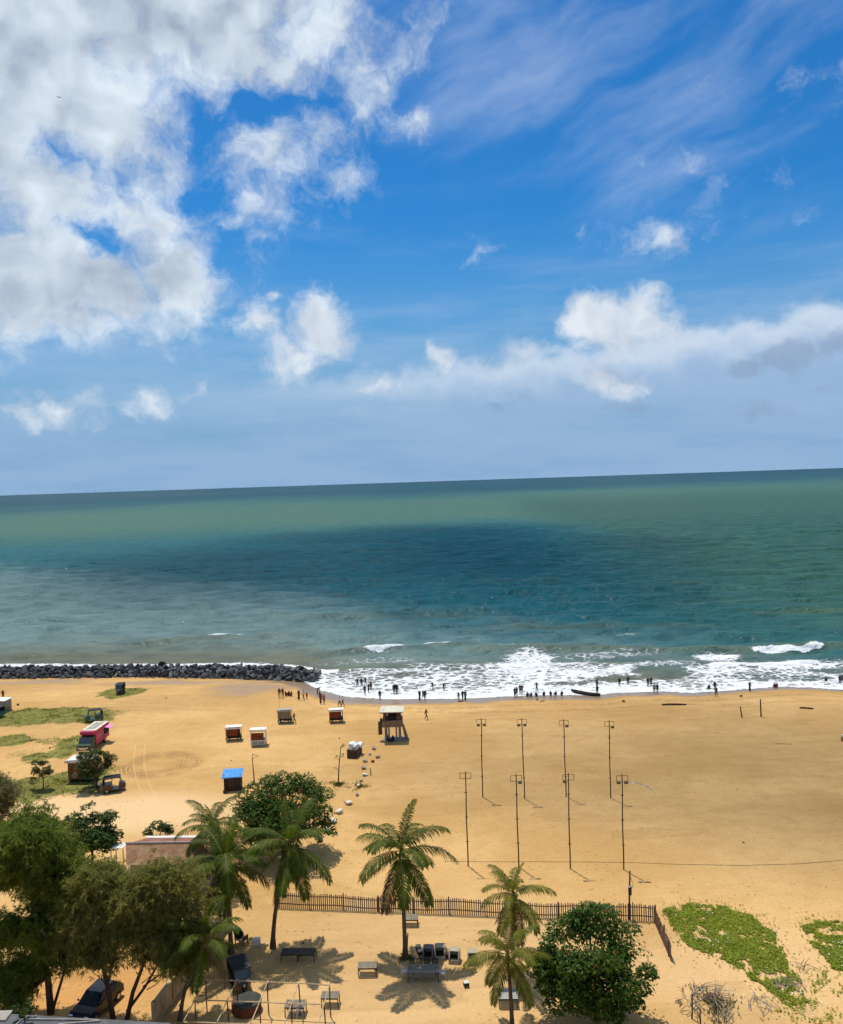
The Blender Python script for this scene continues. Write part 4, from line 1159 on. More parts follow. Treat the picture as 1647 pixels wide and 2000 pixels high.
# ================================================================== BUILT THINGS
WOOD_DARK = pm('wood_dark', (0.060, 0.038, 0.026), 0.85, 0.35, 5, 0.4)
WOOD_RED = pm('wood_red_brown', (0.135, 0.040, 0.022), 0.8, 0.3, 4, 0.3)
WOOD_BROWN = pm('wood_brown', (0.17, 0.105, 0.055), 0.85, 0.3, 5, 0.4)
TWIG = pm('dry_twig', (0.29, 0.235, 0.17), 0.9, 0.3, 6, 0.4)
WOOD_GREY = pm('wood_weathered', (0.20, 0.175, 0.145), 0.9, 0.3, 6, 0.5)
BAMBOO = pm('pole_pale', (0.50, 0.36, 0.20), 0.7, 0.3, 6, 0.3)
RUST = pm('rusty_steel', (0.105, 0.050, 0.032), 0.75, 0.35, 8, 0.3, metallic=0.2)
STEEL_DARK = pm('dark_steel', (0.040, 0.036, 0.036), 0.5, 0.3, 6, 0.2, metallic=0.4)
WHITE = pm('white_paint', (0.74, 0.71, 0.64), 0.6, 0.10, 2, 0.1, dirt=(0.42, 0.34, 0.24), dirt_amt=0.4)
CREAM = pm('cream_sheet', (0.68, 0.62, 0.47), 0.7, 0.12, 1.2, 0.15, dirt=(0.36, 0.29, 0.19), dirt_amt=0.5)
GREYP = pm('grey_paint', (0.36, 0.33, 0.29), 0.7, 0.15, 2, 0.15, dirt=(0.2, 0.16, 0.11))
RUBBER = pm('rubber', (0.018, 0.018, 0.019), 0.8, 0.2, 8, 0.1)
GLASS = glass_mat('dark_glass')
CHROME = pm('bright_metal', (0.55, 0.55, 0.55), 0.3, 0.1, 5, 0.05, metallic=0.9)
CONCRETE = pm('concrete', (0.32, 0.285, 0.235), 0.9, 0.2, 1.5, 0.4, dirt=(0.17, 0.14, 0.10))
TAN_WALL = pm('tan_plaster', (0.40, 0.30, 0.17), 0.9, 0.2, 1.2, 0.35, dirt=(0.20, 0.15, 0.08))

def wheel(parent, c, r, w, axis='x'):
    o = MB()
    d = Vector((w / 2, 0, 0)) if axis == 'x' else Vector((0, w / 2, 0))
    c = Vector(c)
    o.tube([c - d, c - d * 0.6, c + d * 0.6, c + d], [r * 0.86, r, r, r * 0.86], 14)
    t = o.build('wheel', RUBBER, parent, smooth=False)
    k = MB(); k.tube([c - d * 1.06, c + d * 1.06], [r * 0.55, r * 0.55], 10); k.build('rim', CHROME, t)
    return t

# ---------------------------------------------------------------- rock breakwater
ROCK = pm('basalt', (0.058, 0.058, 0.062), 0.85, 0.40, 1.2, 0.6, dirt=(0.15, 0.14, 0.13), dirt_amt=0.5)
def vary_by_piece(mat, lo, hi):
    nt = mat.node_tree; bs = [n for n in nt.nodes if n.type == 'BSDF_PRINCIPLED'][0]; src = bs.inputs['Base Color'].links[0].from_socket
    oi = nt.nodes.new('ShaderNodeObjectInfo'); mr = nt.nodes.new('ShaderNodeMapRange'); mr.inputs[3].default_value = lo; mr.inputs[4].default_value = hi
    mx = nt.nodes.new('ShaderNodeVectorMath'); mx.operation = 'SCALE'
    nt.links.new(oi.outputs['Random'], mr.inputs[0]); nt.links.new(src, mx.inputs[0]); nt.links.new(mr.outputs[0], mx.inputs['Scale']); nt.links.new(mx.outputs[0], bs.inputs['Base Color'])
vary_by_piece(ROCK, 0.45, 2.4)
def rock_mesh(seed, mat, squash=0.75, name='rock'):
    import bmesh
    r_ = random.Random(seed)
    bm = bmesh.new()
    for _ in range(15):
        d = Vector((r_.gauss(0, 1), r_.gauss(0, 1), r_.gauss(0, 1))).normalized()
        k = r_.uniform(0.8, 1.05)
        bm.verts.new((d.x * k * 0.5 * r_.uniform(0.9, 1.15), d.y * k * 0.5, d.z * k * 0.5 * squash))
    res = bmesh.ops.convex_hull(bm, input=bm.verts)
    bmesh.ops.delete(bm, geom=[v for v in bm.verts if not v.link_faces], context='VERTS')
    me = bpy.data.meshes.new(name); bm.to_mesh(me); bm.free(); me.materials.append(mat); return me
RM = [rock_mesh(i, ROCK) for i in range(14)]
def breakwater():
    line = [(-190, 1322), (0, 1318), (150, 1316), (300, 1315), (450, 1315), (540, 1317), (590, 1319), (622, 1321)]
    pts = [at_z(a, b_, -0.9) for a, b_ in line]
    root = thing('rock_breakwater', 'long mound of dark boulders between the sand and the sea', 'breakwater', pts[3])
    P_ = np.array([(p.x, p.y) for p in pts]); seg = np.r_[0, np.cumsum(np.hypot(*np.diff(P_, axis=0).T))]
    L_ = seg[-1]
    r_ = random.Random(9)
    cand = []
    def at(s): return np.interp(s, seg, P_[:, 0]), np.interp(s, seg, P_[:, 1])
    s = 0.0
    rows = [(-4.6, -0.80, 1.15), (-3.8, -0.35, 1.3), (-2.9, 0.05, 1.4), (-2.0, 0.30, 1.4), (-1.0, 0.45, 1.4), (0.1, 0.40, 1.4), (1.2, 0.05, 1.4), (2.3, -0.6, 1.4)]
    for (dy, z, sz) in rows:
        s = r_.uniform(0, 1)
        while s < L_:
            k = 1.0
            endt = (L_ - s)
            if endt < 7: k = 0.35 + 0.65 * endt / 7
            x, y = at(s)
            size = sz * r_.choice((0.5, 0.6, 0.75, 0.85, 0.95, 1.05, 1.3))
            cand.append((x, y + dy * (0.6 + 0.4 * k) + r_.uniform(-0.35, 0.35), -0.55 + (z + 0.45) * k + r_.uniform(-0.18, 0.18), size, dy))
            s += size * 0.66
    front = [c_ for c_ in cand if c_[4] < 0.6]
    front.sort(key=lambda c_: (c_[0] < -61, -c_[3]))
    ind = front[:300]; rest = front[300:] + [c_ for c_ in cand if c_[4] >= 0.6]
    for (x, y, z, sz, _) in ind:
        o = link('rock', r_.choice(RM), root)
        o.location = Vector((x, y, z)) - pts[3]
        o.rotation_euler = (r_.uniform(0, 6.3), r_.uniform(0, 6.3), r_.uniform(0, 6.3))
        o.scale = (sz * r_.uniform(0.95, 1.35), sz * r_.uniform(0.85, 1.1), sz * r_.uniform(0.85, 1.1))
    V = []; F = []; o_ = 0
    for (x, y, z, sz, _) in rest:
        me = r_.choice(RM); M = Matrix.Rotation(r_.uniform(0, 6.3), 3, 'Z') @ Matrix.Rotation(r_.uniform(0, 6.3), 3, 'X')
        for v in me.vertices: V.append(M @ v.co * sz + Vector((x, y, z)) - pts[3])
        for p in me.polygons: F.append(tuple(i + o_ for i in p.vertices))
        o_ = len(V)
    me = bpy.data.meshes.new('rock_pile'); me.from_pydata(V, [], F); me.materials.append(ROCK); me.update()
    q = link('rock_pile', me, root); q['kind'] = 'stuff'
    core = MB()
    n = 26; ring = []
    for i in range(n):
        s_ = L_ * i / (n - 1); x, y = at(s_); k = min(1, 0.15 + 0.85 * (L_ - s_) / 7)
        ring.append([Vector((x, y + dy * k, -1.9 if abs(dy + 1.2) > 2.9 else (0.35 * k - 0.9 if abs(dy + 1.2) > 1.0 else 0.55 * k - 0.8))) - pts[3] for dy in (-4.6, -2.7, -1.2, 0.3, 2.2)])
    vv = [v for rr in ring for v in rr]; ff = [(i * 5 + j, i * 5 + j + 1, i * 5 + 5 + j + 1, i * 5 + 5 + j) for i in range(n - 1) for j in range(4)]
    core.add(vv, ff); core.build('rubble_core', ROCK, root)
breakwater()

# ---------------------------------------------------------------- picket fence
PICK = pm('fence_wood', (0.16, 0.105, 0.072), 0.85, 0.35, 4, 0.4)
vary_by_piece(PICK, 0.7, 1.3)
_pk = MB(); _pk.prism([(-0.042, -0.15), (0.042, -0.15), (0.042, 1.22), (0.0, 1.29), (-0.042, 1.22)], -0.011, 0.011, 'y')
PK = _pk.mesh('picket', PICK)
def fence():
    line = [(538, 1773), (572, 1775), (730, 1781), (960, 1790), (1120, 1795), (1276, 1800)]
    w = [G(a, b_) for a, b_ in line]
    c1 = G(1311, 1878)
    root = thing('picket_fence', 'brown wooden picket fence enclosing the sandy yard', 'fence', w[2])
    def run(pts, step, sidez):
        pts = [Vector(p) for p in pts]
        seg = [0]
        for a, b_ in zip(pts, pts[1:]): seg.append(seg[-1] + (b_ - a).length)
        L_ = seg[-1]; n = int(L_ / step)
        r_ = random.Random(3)
        def at(s):
            x = np.interp(s, seg, [p.x for p in pts]); y = np.interp(s, seg, [p.y for p in pts])
            return Vector((x, y, float(gz(x, y)) + 0.05 * math.sin(s * 0.5) + 0.04 * math.sin(s * 1.3 + 1)))
        for i in range(n + 1):
            s = i * L_ / n; p = at(s); q = at(min(L_, s + 0.3)) - at(max(0, s - 0.3))
            an = math.atan2(q.y, q.x)
            o = link('picket', PK, root, p - w[2] + Vector((0, 0, r_.uniform(-0.03, 0.03))))
            o.rotation_euler = (r_.uniform(-0.02, 0.02), r_.uniform(-0.025, 0.025), an)
            o.scale = (1, 1, r_.uniform(0.96, 1.04))
        for z in (0.33, 1.02):
            path = [at(s) - w[2] + Vector((0, 0, z)) for s in np.linspace(0, L_, max(3, int(L_ / 1.0)))]
            mb = MB()
            for a, b_ in zip(path, path[1:]):
                d = b_ - a; nrm = Vector((-d.y, d.x, 0)).normalized() * 0.038
                off_ = nrm
                mb.add([a + off_ * 0.35 + Vector((0, 0, -0.035)), b_ + off_ * 0.35 + Vector((0, 0, -0.035)), b_ + off_ * 0.35 + Vector((0, 0, 0.035)), a + off_ * 0.35 + Vector((0, 0, 0.035)),
                        a + off_ * 1.4 + Vector((0, 0, -0.035)), b_ + off_ * 1.4 + Vector((0, 0, -0.035)), b_ + off_ * 1.4 + Vector((0, 0, 0.035)), a + off_ * 1.4 + Vector((0, 0, 0.035))],
                       [(0, 1, 2, 3), (7, 6, 5, 4), (3, 2, 6, 7), (0, 4, 5, 1)])
            mb.build('rail', PICK, root)
        for s in np.arange(0, L_ + 0.1, 2.9):
            s = min(s, L_); p = at(s) - w[2]; q = at(min(L_, s + 0.3)) - at(max(0, s - 0.3)); nrm = Vector((-q.y, q.x, 0)).normalized() * 0.11
            MB().box(p + nrm + Vector((0, 0, 0.6)), (0.09, 0.09, 1.5), rz=math.atan2(q.y, q.x)).build('post', PICK, root)
    run(w, 0.172, 1)
    e = w[-1]
    run([Vector((e.x + 0.06, e.y - 0.10, 0)), Vector((c1.x, c1.y, 0))], 0.115, 1)
fence()

# ---------------------------------------------------------------- lamp poles of the beach court
POLE = pm('pole_brown_steel', (0.075, 0.038, 0.032), 0.6, 0.25, 5, 0.15, metallic=0.3)
FRAME_OL = pm('frame_olive', (0.10, 0.078, 0.034), 0.6, 0.3, 5, 0.2, metallic=0.2)
LAMPBODY = pm('lamp_housing', (0.085, 0.072, 0.040), 0.6, 0.25, 5, 0.2, metallic=0.3)
def lamp_pole(label, base, top, lamps, streamer=False):
    b_ = G(*base); h = height_to(b_, top[1]); tp = top_of(b_, *top)
    root = thing('lamp_pole', label, 'lamp pole', b_, 0, 'tall lamp poles of the beach court')
    lx = tp.x - b_.x
    n = 9
    MB().tube([Vector((lx * (i / n) ** 1.3 + 0.02 * math.sin(i), 0, -0.4 + (h + 0.4) * i / n)) for i in range(n + 1)], np.linspace(0.062, 0.045, n + 1), 8).build('pole', POLE, root, smooth=True)
    for f in (0.26, 0.52, 0.78):
        z = h * f
        mb = MB(); mb.cyl((lx * f ** 1.3, 0, z - 0.035), (lx * f ** 1.3, 0, z + 0.035), 0.085, 8)
        mb.box((lx * f ** 1.3, 0, z), (0.34, 0.03, 0.03)); mb.build('clamp', POLE, root)
    fz1 = h - 0.12; fz0 = fz1 - 0.50; w2 = 0.50
    fr = MB()
    for p, q in (((-w2, fz0), (w2, fz0)), ((w2, fz0), (w2, fz1)), ((w2, fz1), (-w2, fz1)), ((-w2, fz1), (-w2, fz0))):
        fr.cyl((lx + p[0], -0.06, p[1]), (lx + q[0], -0.06, q[1]), 0.024, 6)
    fr.build('frame', FRAME_OL, root)
    for sx in lamps:
        lm = MB(); lm.rbox((lx + sx * 0.33, -0.12, fz0 - 0.12), (0.36, 0.20, 0.17), 0.04, rx=0.35)
        o = lm.build('floodlight', LAMPBODY, root)
        MB().box((lx + sx * 0.33, -0.20, fz0 - 0.16), (0.30, 0.02, 0.12), rx=0.35).build('lens', GREYP, o)
    if streamer:
        mb = MB(); r_ = random.Random(2)
        pts = []
        N = 16
        for i in range(N + 1):
            s = i / N
            pts.append((lx + 0.1 + 2.75 * s, -0.3 * math.sin(3 * s), fz0 - 0.12 + 0.25 * math.sin(2.6 * s) - 1.15 * s * s))
        V = []; F = []
        for i, p in enumerate(pts):
            wd = (0.10 if i % 5 else 0.03) * (1.0 if i < 13 else 0.7)
            V += [(p[0], p[1], p[2] - wd * 0.5), (p[0] + 0.02, p[1] + 0.03, p[2] + wd * 0.5)]
        for i in range(N): F.append((2 * i, 2 * i + 2, 2 * i + 3, 2 * i + 1))
        mb.add(V, F); tag(mb.build('torn_streamer', pm('torn_cloth', (0.62, 0.60, 0.56), 0.9, 0.3, 3, 0.2), root), 'torn white strip blowing from the pole top')
LP = [('lamp pole with two floodlights, leftmost of the far row', (943, 1557), (940, 1403), (-1, 1)), ('lamp pole with two floodlights, second from left in the far row', (1025, 1560), (1019, 1403), (-1, 1)),
      ('lamp pole with one floodlight, third from left in the far row', (1106, 1556), (1101, 1405), (1,)), ('lamp pole with one floodlight, rightmost of the far row', (1193, 1559), (1190, 1407), (1,)),
      ('lamp pole with an empty frame, leftmost of the near row', (914.5, 1692), (909, 1507), ()), ('lamp pole with a floodlight on the right, second in the near row', (1013.5, 1694), (1008, 1512), (1,)),
      ('lamp pole with a floodlight on the left, third in the near row', (1114, 1697), (1110, 1510), (-1,)), ('lamp pole with two floodlights and a torn white streamer', (1218.5, 1699), (1215, 1512), (-1, 1))]
for i, (l, a, b_, lm) in enumerate(LP): lamp_pole(l, a, b_, lm, i == 7)

def plain_post(name, label, base, top, r=0.07, mat=WOOD_DARK, cat='post'):
    b_ = G(*base); tp = top_of(b_, *top)
    r_ = random.Random(int(base[0]))
    d = tp - b_
    o = MB().tube([d * s + Vector((0.02 * r_.uniform(-1, 1), 0, 0)) for s in (-0.1, 0.25, 0.5, 0.75, 1)], [r * 1.1, r, r * 0.95, r * 0.9, r * 0.8], 8).build(name, mat, None, b_, smooth=True)
    return tag(o, label, cat)
plain_post('wooden_post', 'short wooden post near the waterline, left of the taller one', (1449.5, 1401), (1446.5, 1380), 0.09)
plain_post('wooden_post', 'tall wooden post near the waterline on the right', (1486.8, 1400), (1485.5, 1365.5), 0.10)
plain_post('wooden_stake', 'thin brown stake beside the row of pale boulders', (725, 1514), (723.5, 1500), 0.06, WOOD_BROWN, 'stake')
plain_post('wooden_stake', 'thin stake standing by the trunk of the tall palm', (795, 1872), (796.5, 1823), 0.06, WOOD_GREY, 'stake')
plain_post('wooden_stake', 'thin pole standing by the roofed cart with a grey shutter', (545, 1388), (545.5, 1362), 0.02, WOOD_GREY, 'stake')
# electricity post behind the fence
b_ = G(1230, 1797); root = thing('utility_post', 'short utility post with a meter box behind the dense tree', 'utility post', b_)
h = height_to(b_, 1701)
MB().tube([(0, 0, -0.3), (0.03, 0, h * .5), (0.12, 0, h)], [0.075, 0.07, 0.06], 8).build('pole', RUST, root, smooth=True)
MB().rbox((0.05, -0.14, h - 1.55), (0.24, 0.18, 0.62), 0.02).build('meter_box', STEEL_DARK, root)
MB().box((0.05, -0.14, h - 1.20), (0.27, 0.21, 0.04)).build('box_roof', GREYP, root)
MB().tube([(0.14, -0.05, h - 0.5), (0.24, -0.05, h - 0.8), (0.33, -0.05, h - 1.2), (0.12, -0.08, h - 1.5)], 0.018, 5).build('cable', STEEL_DARK, root)
# cable slung low across the court
cw = [G(868, 1683), G(1110, 1684), G(1217, 1685), G(1330, 1689), G(1450, 1691), G(1560, 1688), G(1680, 1678)]
tag(MB().tube([p + Vector((0, 0, 0.03)) for p in cw], 0.014, 4).build('cable', STEEL_DARK), 'thin dark cable lying across the sand of the court', 'cable')

# ---------------------------------------------------------------- lifeguard tower
def tower():
    b_ = G(768, 1444)
    CO = pm('tower_plaster', (0.235, 0.165, 0.105), 0.85, 0.2, 1.5, 0.3, dirt=(0.12, 0.085, 0.05))
    DK = pm('tower_timber', (0.115, 0.075, 0.045), 0.85, 0.3, 2, 0.3)
    root = thing('lifeguard_tower', 'raised lifeguard tower with a flat cream roof on the sand', 'tower', b_, R(-2))
    MB().box((0.1, 0, -0.05), (3.0, 2.3, 0.3)).build('plinth', CONCRETE, root)
    for sx in (-0.92, -0.45, 0.55, 0.95):
        MB().box((sx, -0.85, 1.05), (0.22, 0.24, 1.9)).build('column', pm('tower_column', (0.26, 0.21, 0.19), 0.8, 0.2, 2, 0.2), root)
    for sx in (-0.92, 0.95):
        MB().box((sx, 0.85, 1.05), (0.22, 0.24, 1.9)).build('column', MATS['tower_column'], root)
    MB().box((0, 0, 2.05), (2.5, 2.2, 0.12)).build('floor', CO, root)
    for c_, s in (((0, -1.12, 2.44), (2.66, 0.1, 0.9)), ((0, 1.12, 2.44), (2.66, 0.1, 0.9)), ((-1.28, 0, 2.44), (0.1, 2.13, 0.9)), ((1.28, 0, 2.44), (0.1, 2.13, 0.9))):
        MB().box(c_, s).build('parapet', CO, root)
    for sx, sy, w_ in ((-0.98, -0.98, 0.36), (0.85, -0.98, 0.5), (-0.98, 0.98, 0.36), (0.98, 0.98, 0.36)):
        MB().box((sx, sy, 3.46), (w_, 0.14, 1.2)).build('corner_pier', DK, root)
    MB().box((1.12, 0, 3.46), (0.1, 1.8, 1.2)).build('side_wall', DK, root)
    MB().box((0, 0.98, 3.2), (1.5, 0.06, 0.62)).build('back_board', DK, root)
    MB().box((0, 0.0, 4.13), (3.2, 2.9, 0.10), rx=0.02).build('roof', CREAM, root)
    MB().box((0, -1.40, 4.04), (3.1, 0.06, 0.10)).build('roof_beam', DK, root)
    # stair on the right with a solid side
    st = MB(); st.prism([(1.34, 2.85), (1.34, 1.9), (1.75, 0.05), (2.15, 0.05), (2.0, 0.6)], -0.75, -0.66, 'y'); st.build('stair_side', CO, root)
    for i in range(8):
        z = 0.25 + i * 0.25; x = 1.98 - i * 0.075
        MB().box((x, -0.3, z), (0.26, 0.72, 0.05)).build('step', DK, root)
    # box hung on the left
    hb = MB(); hb.rbox((-1.66, -0.5, 1.75), (0.50, 0.5, 1.75), 0.05); hb.box((-1.5, -0.5, 2.85), (0.28, 0.28, 0.42)); hb.build('hanging_locker', DK, root)
    MB().cyl((-1.4, -0.4, 2.3), (-1.3, -0.4, 2.4), 0.04, 6).build('bracket', RUST, root)
tower()

# ---------------------------------------------------------------- carts and stalls on the sand
def cart(label, px, py, w_, h, d_, panel, rz, kind):
    b_ = G(px, py); root = thing('vendor_cart', label, 'cart', b_, rz, 'vendor carts on the sand')
    x2 = w_ / 2; y2 = d_ / 2
    rf = MB(); rf.box((0.03, 0, h - 0.04), (w_ + 0.22, d_ + 0.3, 0.07), rx=-0.06); rf.build('roof', WHITE if kind != 'grey' else GREYP, root)
    MB().box((0, -y2 - 0.13, h - 0.17), (w_ + 0.14, 0.04, 0.17)).build('fascia', WHITE if kind != 'grey' else GREYP, root)
    for sx in (-1, 1):
        for sy in (-1, 1):
            MB().box((sx * (x2 - 0.04), sy * (y2 - 0.04), h * 0.5 + 0.1), (0.06, 0.06, h - 0.28)).build('post', WHITE if kind == 'box' else WOOD_DARK, root)
    if kind == 'box':
        MB().box((-0.08, -y2 + 0.02, h * 0.60), (w_ - 0.36, 0.05, h * 0.40)).build('shutter', panel, root)
        MB().box((0, 0.06, h * 0.22), (w_ - 0.1, d_ - 0.1, h * 0.34)).build('cabinet', GREYP, root)
        for sx in (-1, 1):
            dr = MB(); dr.box((sx * w_ * 0.235, -y2 + 0.0, h * 0.21), (w_ * 0.43, 0.04, h * 0.30)); o = dr.build('door', WHITE, root)
            MB().box((sx * 0.12, -y2 - 0.03, h * 0.23), (0.03, 0.03, 0.12)).build('handle', STEEL_DARK, o)
            MB().box((sx * w_ * 0.235, -y2 - 0.024, h * 0.21), (w_ * 0.33, 0.012, h * 0.21)).build('door_panel', GREYP, o)
        MB().box((x2 - 0.03, 0, h * 0.55), (0.05, d_ - 0.16, h * 0.72)).build('side_board', WHITE, root)
    else:
        MB().box((-0.12 if kind == 'red' else 0, -y2 + 0.03, h * 0.60), (w_ - (0.42 if kind == 'red' else 0.12), 0.05, h * 0.50)).build('shutter', panel, root)
        MB().box((0, 0, h * 0.36), (w_ - 0.1, d_ - 0.1, 0.06)).build('tray', WOOD_DARK, root)
        MB().box((0.0, y2 - 0.03, h * 0.60), (w_ - 0.5, 0.05, h * 0.46)).build('back_board', panel, root)
        for sx in (-1, 1):
            for sy in (-1, 1):
                wheel(root, (sx * (x2 - 0.22), sy * (y2 - 0.1), 0.26), 0.27, 0.06, 'y')
        MB().cyl((-x2 + 0.2, 0, 0.26), (x2 - 0.2, 0, 0.26), 0.03, 6).build('axle', STEEL_DARK, root)
        MB().box((0, 0, 0.42), (w_ - 0.3, d_ - 0.4, 0.22)).build('under_shelf', WOOD_DARK, root)
        if kind == 'grey': MB().rbox((-0.28, -y2 - 0.02, 0.40), (0.30, 0.2, 0.26), 0.03).build('white_bag', WHITE, root)
REDP = pm('cart_red_panel', (0.17, 0.038, 0.014), 0.7, 0.25, 2, 0.15)
TANP = pm('cart_tan_panel', (0.235, 0.185, 0.125), 0.8, 0.2, 2, 0.2)
cart('white roofed cart with a red brown shutter, leftmost of the four carts', 457, 1445, 2.0, 1.95, 1.2, REDP, R(4), 'red')
cart('white roofed cart with white cupboard doors below a brown shutter', 506, 1455, 2.05, 2.25, 1.2, REDP, R(2), 'box')
cart('grey roofed cart with a tan shutter beside a standing person', 557, 1411, 1.95, 2.0, 1.15, TANP, R(0), 'grey')
cart('white roofed cart with a red brown shutter nearest the lifeguard tower', 657, 1410, 1.95, 1.95, 1.15, REDP, R(3), 'red')

# blue roofed hut
b_ = G(456, 1541); root = thing('beach_hut', 'small dark hut with a bright blue sheet roof', 'hut', b_, R(6)); root.scale = (0.88, 0.88, 0.88)
BLUE = pm('blue_sheet', (0.075, 0.30, 0.66), 0.6, 0.15, 2, 0.1)
HUTW = pm('hut_boards', (0.045, 0.026, 0.022), 0.9, 0.35, 3, 0.4)
for c_, s in (((0, -0.75, 1.0), (2.2, 0.06, 2.0)), ((0, 0.75, 1.1), (2.2, 0.06, 2.2)), ((-1.07, 0, 1.05), (0.06, 1.44, 2.1)), ((1.07, 0, 1.05), (0.06, 1.44, 2.1))):
    MB().box(c_, s).build('wall', HUTW, root)
rf = MB(); N = 22; V = []; F = []
for i in range(N + 1):
    x = -1.32 + 2.64 * i / N; dz_ = 0.03 * (i % 2)
    V += [(x, -1.10, 1.92 + dz_), (x, 1.0, 2.38 + dz_)]
for i in range(N): F.append((2 * i, 2 * i + 2, 2 * i + 3, 2 * i + 1))
V2 = [(x, y, z - 0.04) for x, y, z in V]; F2 = [tuple(j + len(V) for j in reversed(f)) for f in F]
rf.add(V + V2, F + F2); rf.build('roof', BLUE, root)
MB().box((0, -1.11, 1.90), (2.66, 0.03, 0.13)).build('roof_edge', BLUE, root)
MB().box((-0.9, -1.15, 0.14), (0.5, 0.4, 0.28), rz=0.4).build('door_step', WOOD_RED, root)
MB().box((-0.2, -0.79, 0.9), (0.75, 0.03, 1.75)).build('door', WOOD_DARK, root)

# dark box stall with white covers
b_ = G(693, 1476); root = thing('box_stall', 'dark box shaped stall under two bundled white covers', 'stall', b_, R(-14))
DKB = pm('stall_boards', (0.070, 0.048, 0.030), 0.85, 0.3, 3, 0.3); MRN = pm('stall_maroon', (0.10, 0.045, 0.045), 0.8, 0.25, 3, 0.3)
MB().box((0, 0, 0.55), (1.25, 2.3, 1.1)).build('body', DKB, root)
MB().box((0.645, 0.05, 0.62), (0.03, 2.1, 0.85)).build('side_panel', MRN, root)
MB().box((0, -0.2, 1.13), (1.32, 1.9, 0.06)).build('counter_top', WOOD_GREY, root)
MB().rbox((0.2, -0.75, 1.30), (0.5, 0.45, 0.26), 0.06).build('basin', GREYP, root)
for k, (x, rz, ry) in enumerate(((-0.38, 0.15, 0.35), (0.42, -0.2, -0.4))):
    mb = MB(); r_ = random.Random(k)
    n = 6; V = []; F = []
    for i in range(n):
        for j in range(n):
            u_, v_ = i / (n - 1) - .5, j / (n - 1) - .5
            V.append((x + u_ * 0.85, 0.65 + v_ * 1.1, 1.42 + 0.35 * (0.5 - abs(u_)) + (0.25 * u_ if k else -0.25 * u_) + r_.uniform(-0.08, 0.08) - 0.3 * abs(v_)))
    F = [(i * n + j, i * n + j + 1, i * n + n + j + 1, i * n + n + j) for i in range(n - 1) for j in range(n - 1)]
    nn = len(V); V += [(a, b2, c2 - 0.35) for a, b2, c2 in V]; F += [tuple(q + nn for q in reversed(f)) for f in F]
    bd = [i * n for i in range(n)] + [(n - 1) * n + j for j in range(1, n)] + [i * n + n - 1 for i in range(n - 2, -1, -1)] + [j for j in range(n - 2, 0, -1)]
    F += [(bd[i], bd[(i + 1) % len(bd)], bd[(i + 1) % len(bd)] + nn, bd[i] + nn) for i in range(len(bd))]
    mb.add(V, F); mb.build('white_cover', pm('white_tarp', (0.80, 0.79, 0.76), 0.7, 0.08, 3, 0.2), root)

# ---------------------------------------------------------------- pale boulders and lumps on the sand
PALE_ROCK = pm('pale_stone', (0.47, 0.40, 0.31), 0.9, 0.25, 2.5, 0.5, dirt=(0.20, 0.15, 0.09), dirt_amt=0.5)
WHITE_ROCK = pm('whitewashed_stone', (0.70, 0.64, 0.54), 0.9, 0.15, 2.5, 0.4, dirt=(0.34, 0.26, 0.17), dirt_amt=0.4)
PRM = [rock_mesh(100 + i, PALE_ROCK, 0.8, 'boulder') for i in range(4)]; WRM = [rock_mesh(200 + i, WHITE_ROCK, 0.75, 'boulder') for i in range(4)]
BL = [(731, 1464, 9, 0, 1.4), (723, 1475, 10, 0, 0.6), (738, 1480, 13, 0, 0.75), (713.6, 1488, 13, 0, 0.8), (711, 1502, 11, 0, 1.2), (713, 1515, 14, 1, 0.7), (705, 1526, 10, 0, 1.0), (700.5, 1537, 9, 1, 1.0), (698, 1554, 9, 0, 1.3),
      (681.5, 1571, 18, 1, 0.8), (664, 1588, 18, 1, 0.8), (650.5, 1607, 18, 1, 0.75), (639.5, 1623, 16, 1, 0.75), (626, 1643, 20, 0, 0.7)]
ORD = ['first', 'second', 'third', 'fourth', 'fifth', 'sixth', 'seventh', 'eighth', 'ninth', 'tenth', 'eleventh', 'twelfth', 'thirteenth', 'fourteenth']
for i, (a, b2, w_, wh, tall) in enumerate(BL):
    p = G(a, b2); s = w_ * p.y / FPX
    o = link('boulder', (WRM if wh else PRM)[i % 4], None, p + Vector((0, 0, s * 0.30 * tall)))
    o.scale = (s * 1.05, s * 1.0, s * tall); o.rotation_euler = (0.1 * (i % 3), 0.15 * (i % 2), i * 1.7)
    tag(o, '%s %s boulder in the winding stone row, counted from the lifeguard tower' % (ORD[i], 'whitish' if wh else 'brownish grey'), 'boulder', 'boulders in the winding stone row')
tag(MB().rbox((0, 0, 0.12), (0.40, 0.25, 0.3), 0.03).build('brick_block', WOOD_BROWN, None, G(728.5, 1489), rz=0.2), 'small brown block beside the stone row', 'block')
DARKLUMP = pm('dark_cloth', (0.035, 0.025, 0.022), 0.9, 0.4, 4, 0.4)
def lump(px, py, w_, label, cat, mat=DARKLUMP, flat=0.55, seed=1, name='heap'):
    p = G(px, py); s = w_ * p.y / FPX
    o = link(name, rock_mesh(300 + seed, mat, flat, name), None, p + Vector((0, 0, s * flat * 0.3))); o.scale = (s * 1.1, s * 0.8, s)
    o.rotation_euler = (0, 0, seed * 0.9)
    return tag(o, label, cat)
lump(1050, 1368, 6, 'small dark heap of belongings behind the sitting bathers', 'heap', seed=1)
lump(1218, 1371, 9, 'dark heap lying on the sand right of the boat', 'heap', seed=2)
lump(1449, 1361, 8, 'dark heap on the wet sand above the short post', 'heap', seed=3)
lump(1364, 1361, 4, 'tiny pale bag on the sand left of the striding pair', 'bag', PALE_ROCK, 0.8, 4)
lump(1459, 1371, 4, 'tiny white scrap on the sand between the two posts', 'litter', WHITE_ROCK, 0.5, 5)
lump(325, 1364, 5, 'small dark clump of weed on the sand below the breakwater', 'weed', seed=6, flat=0.4)
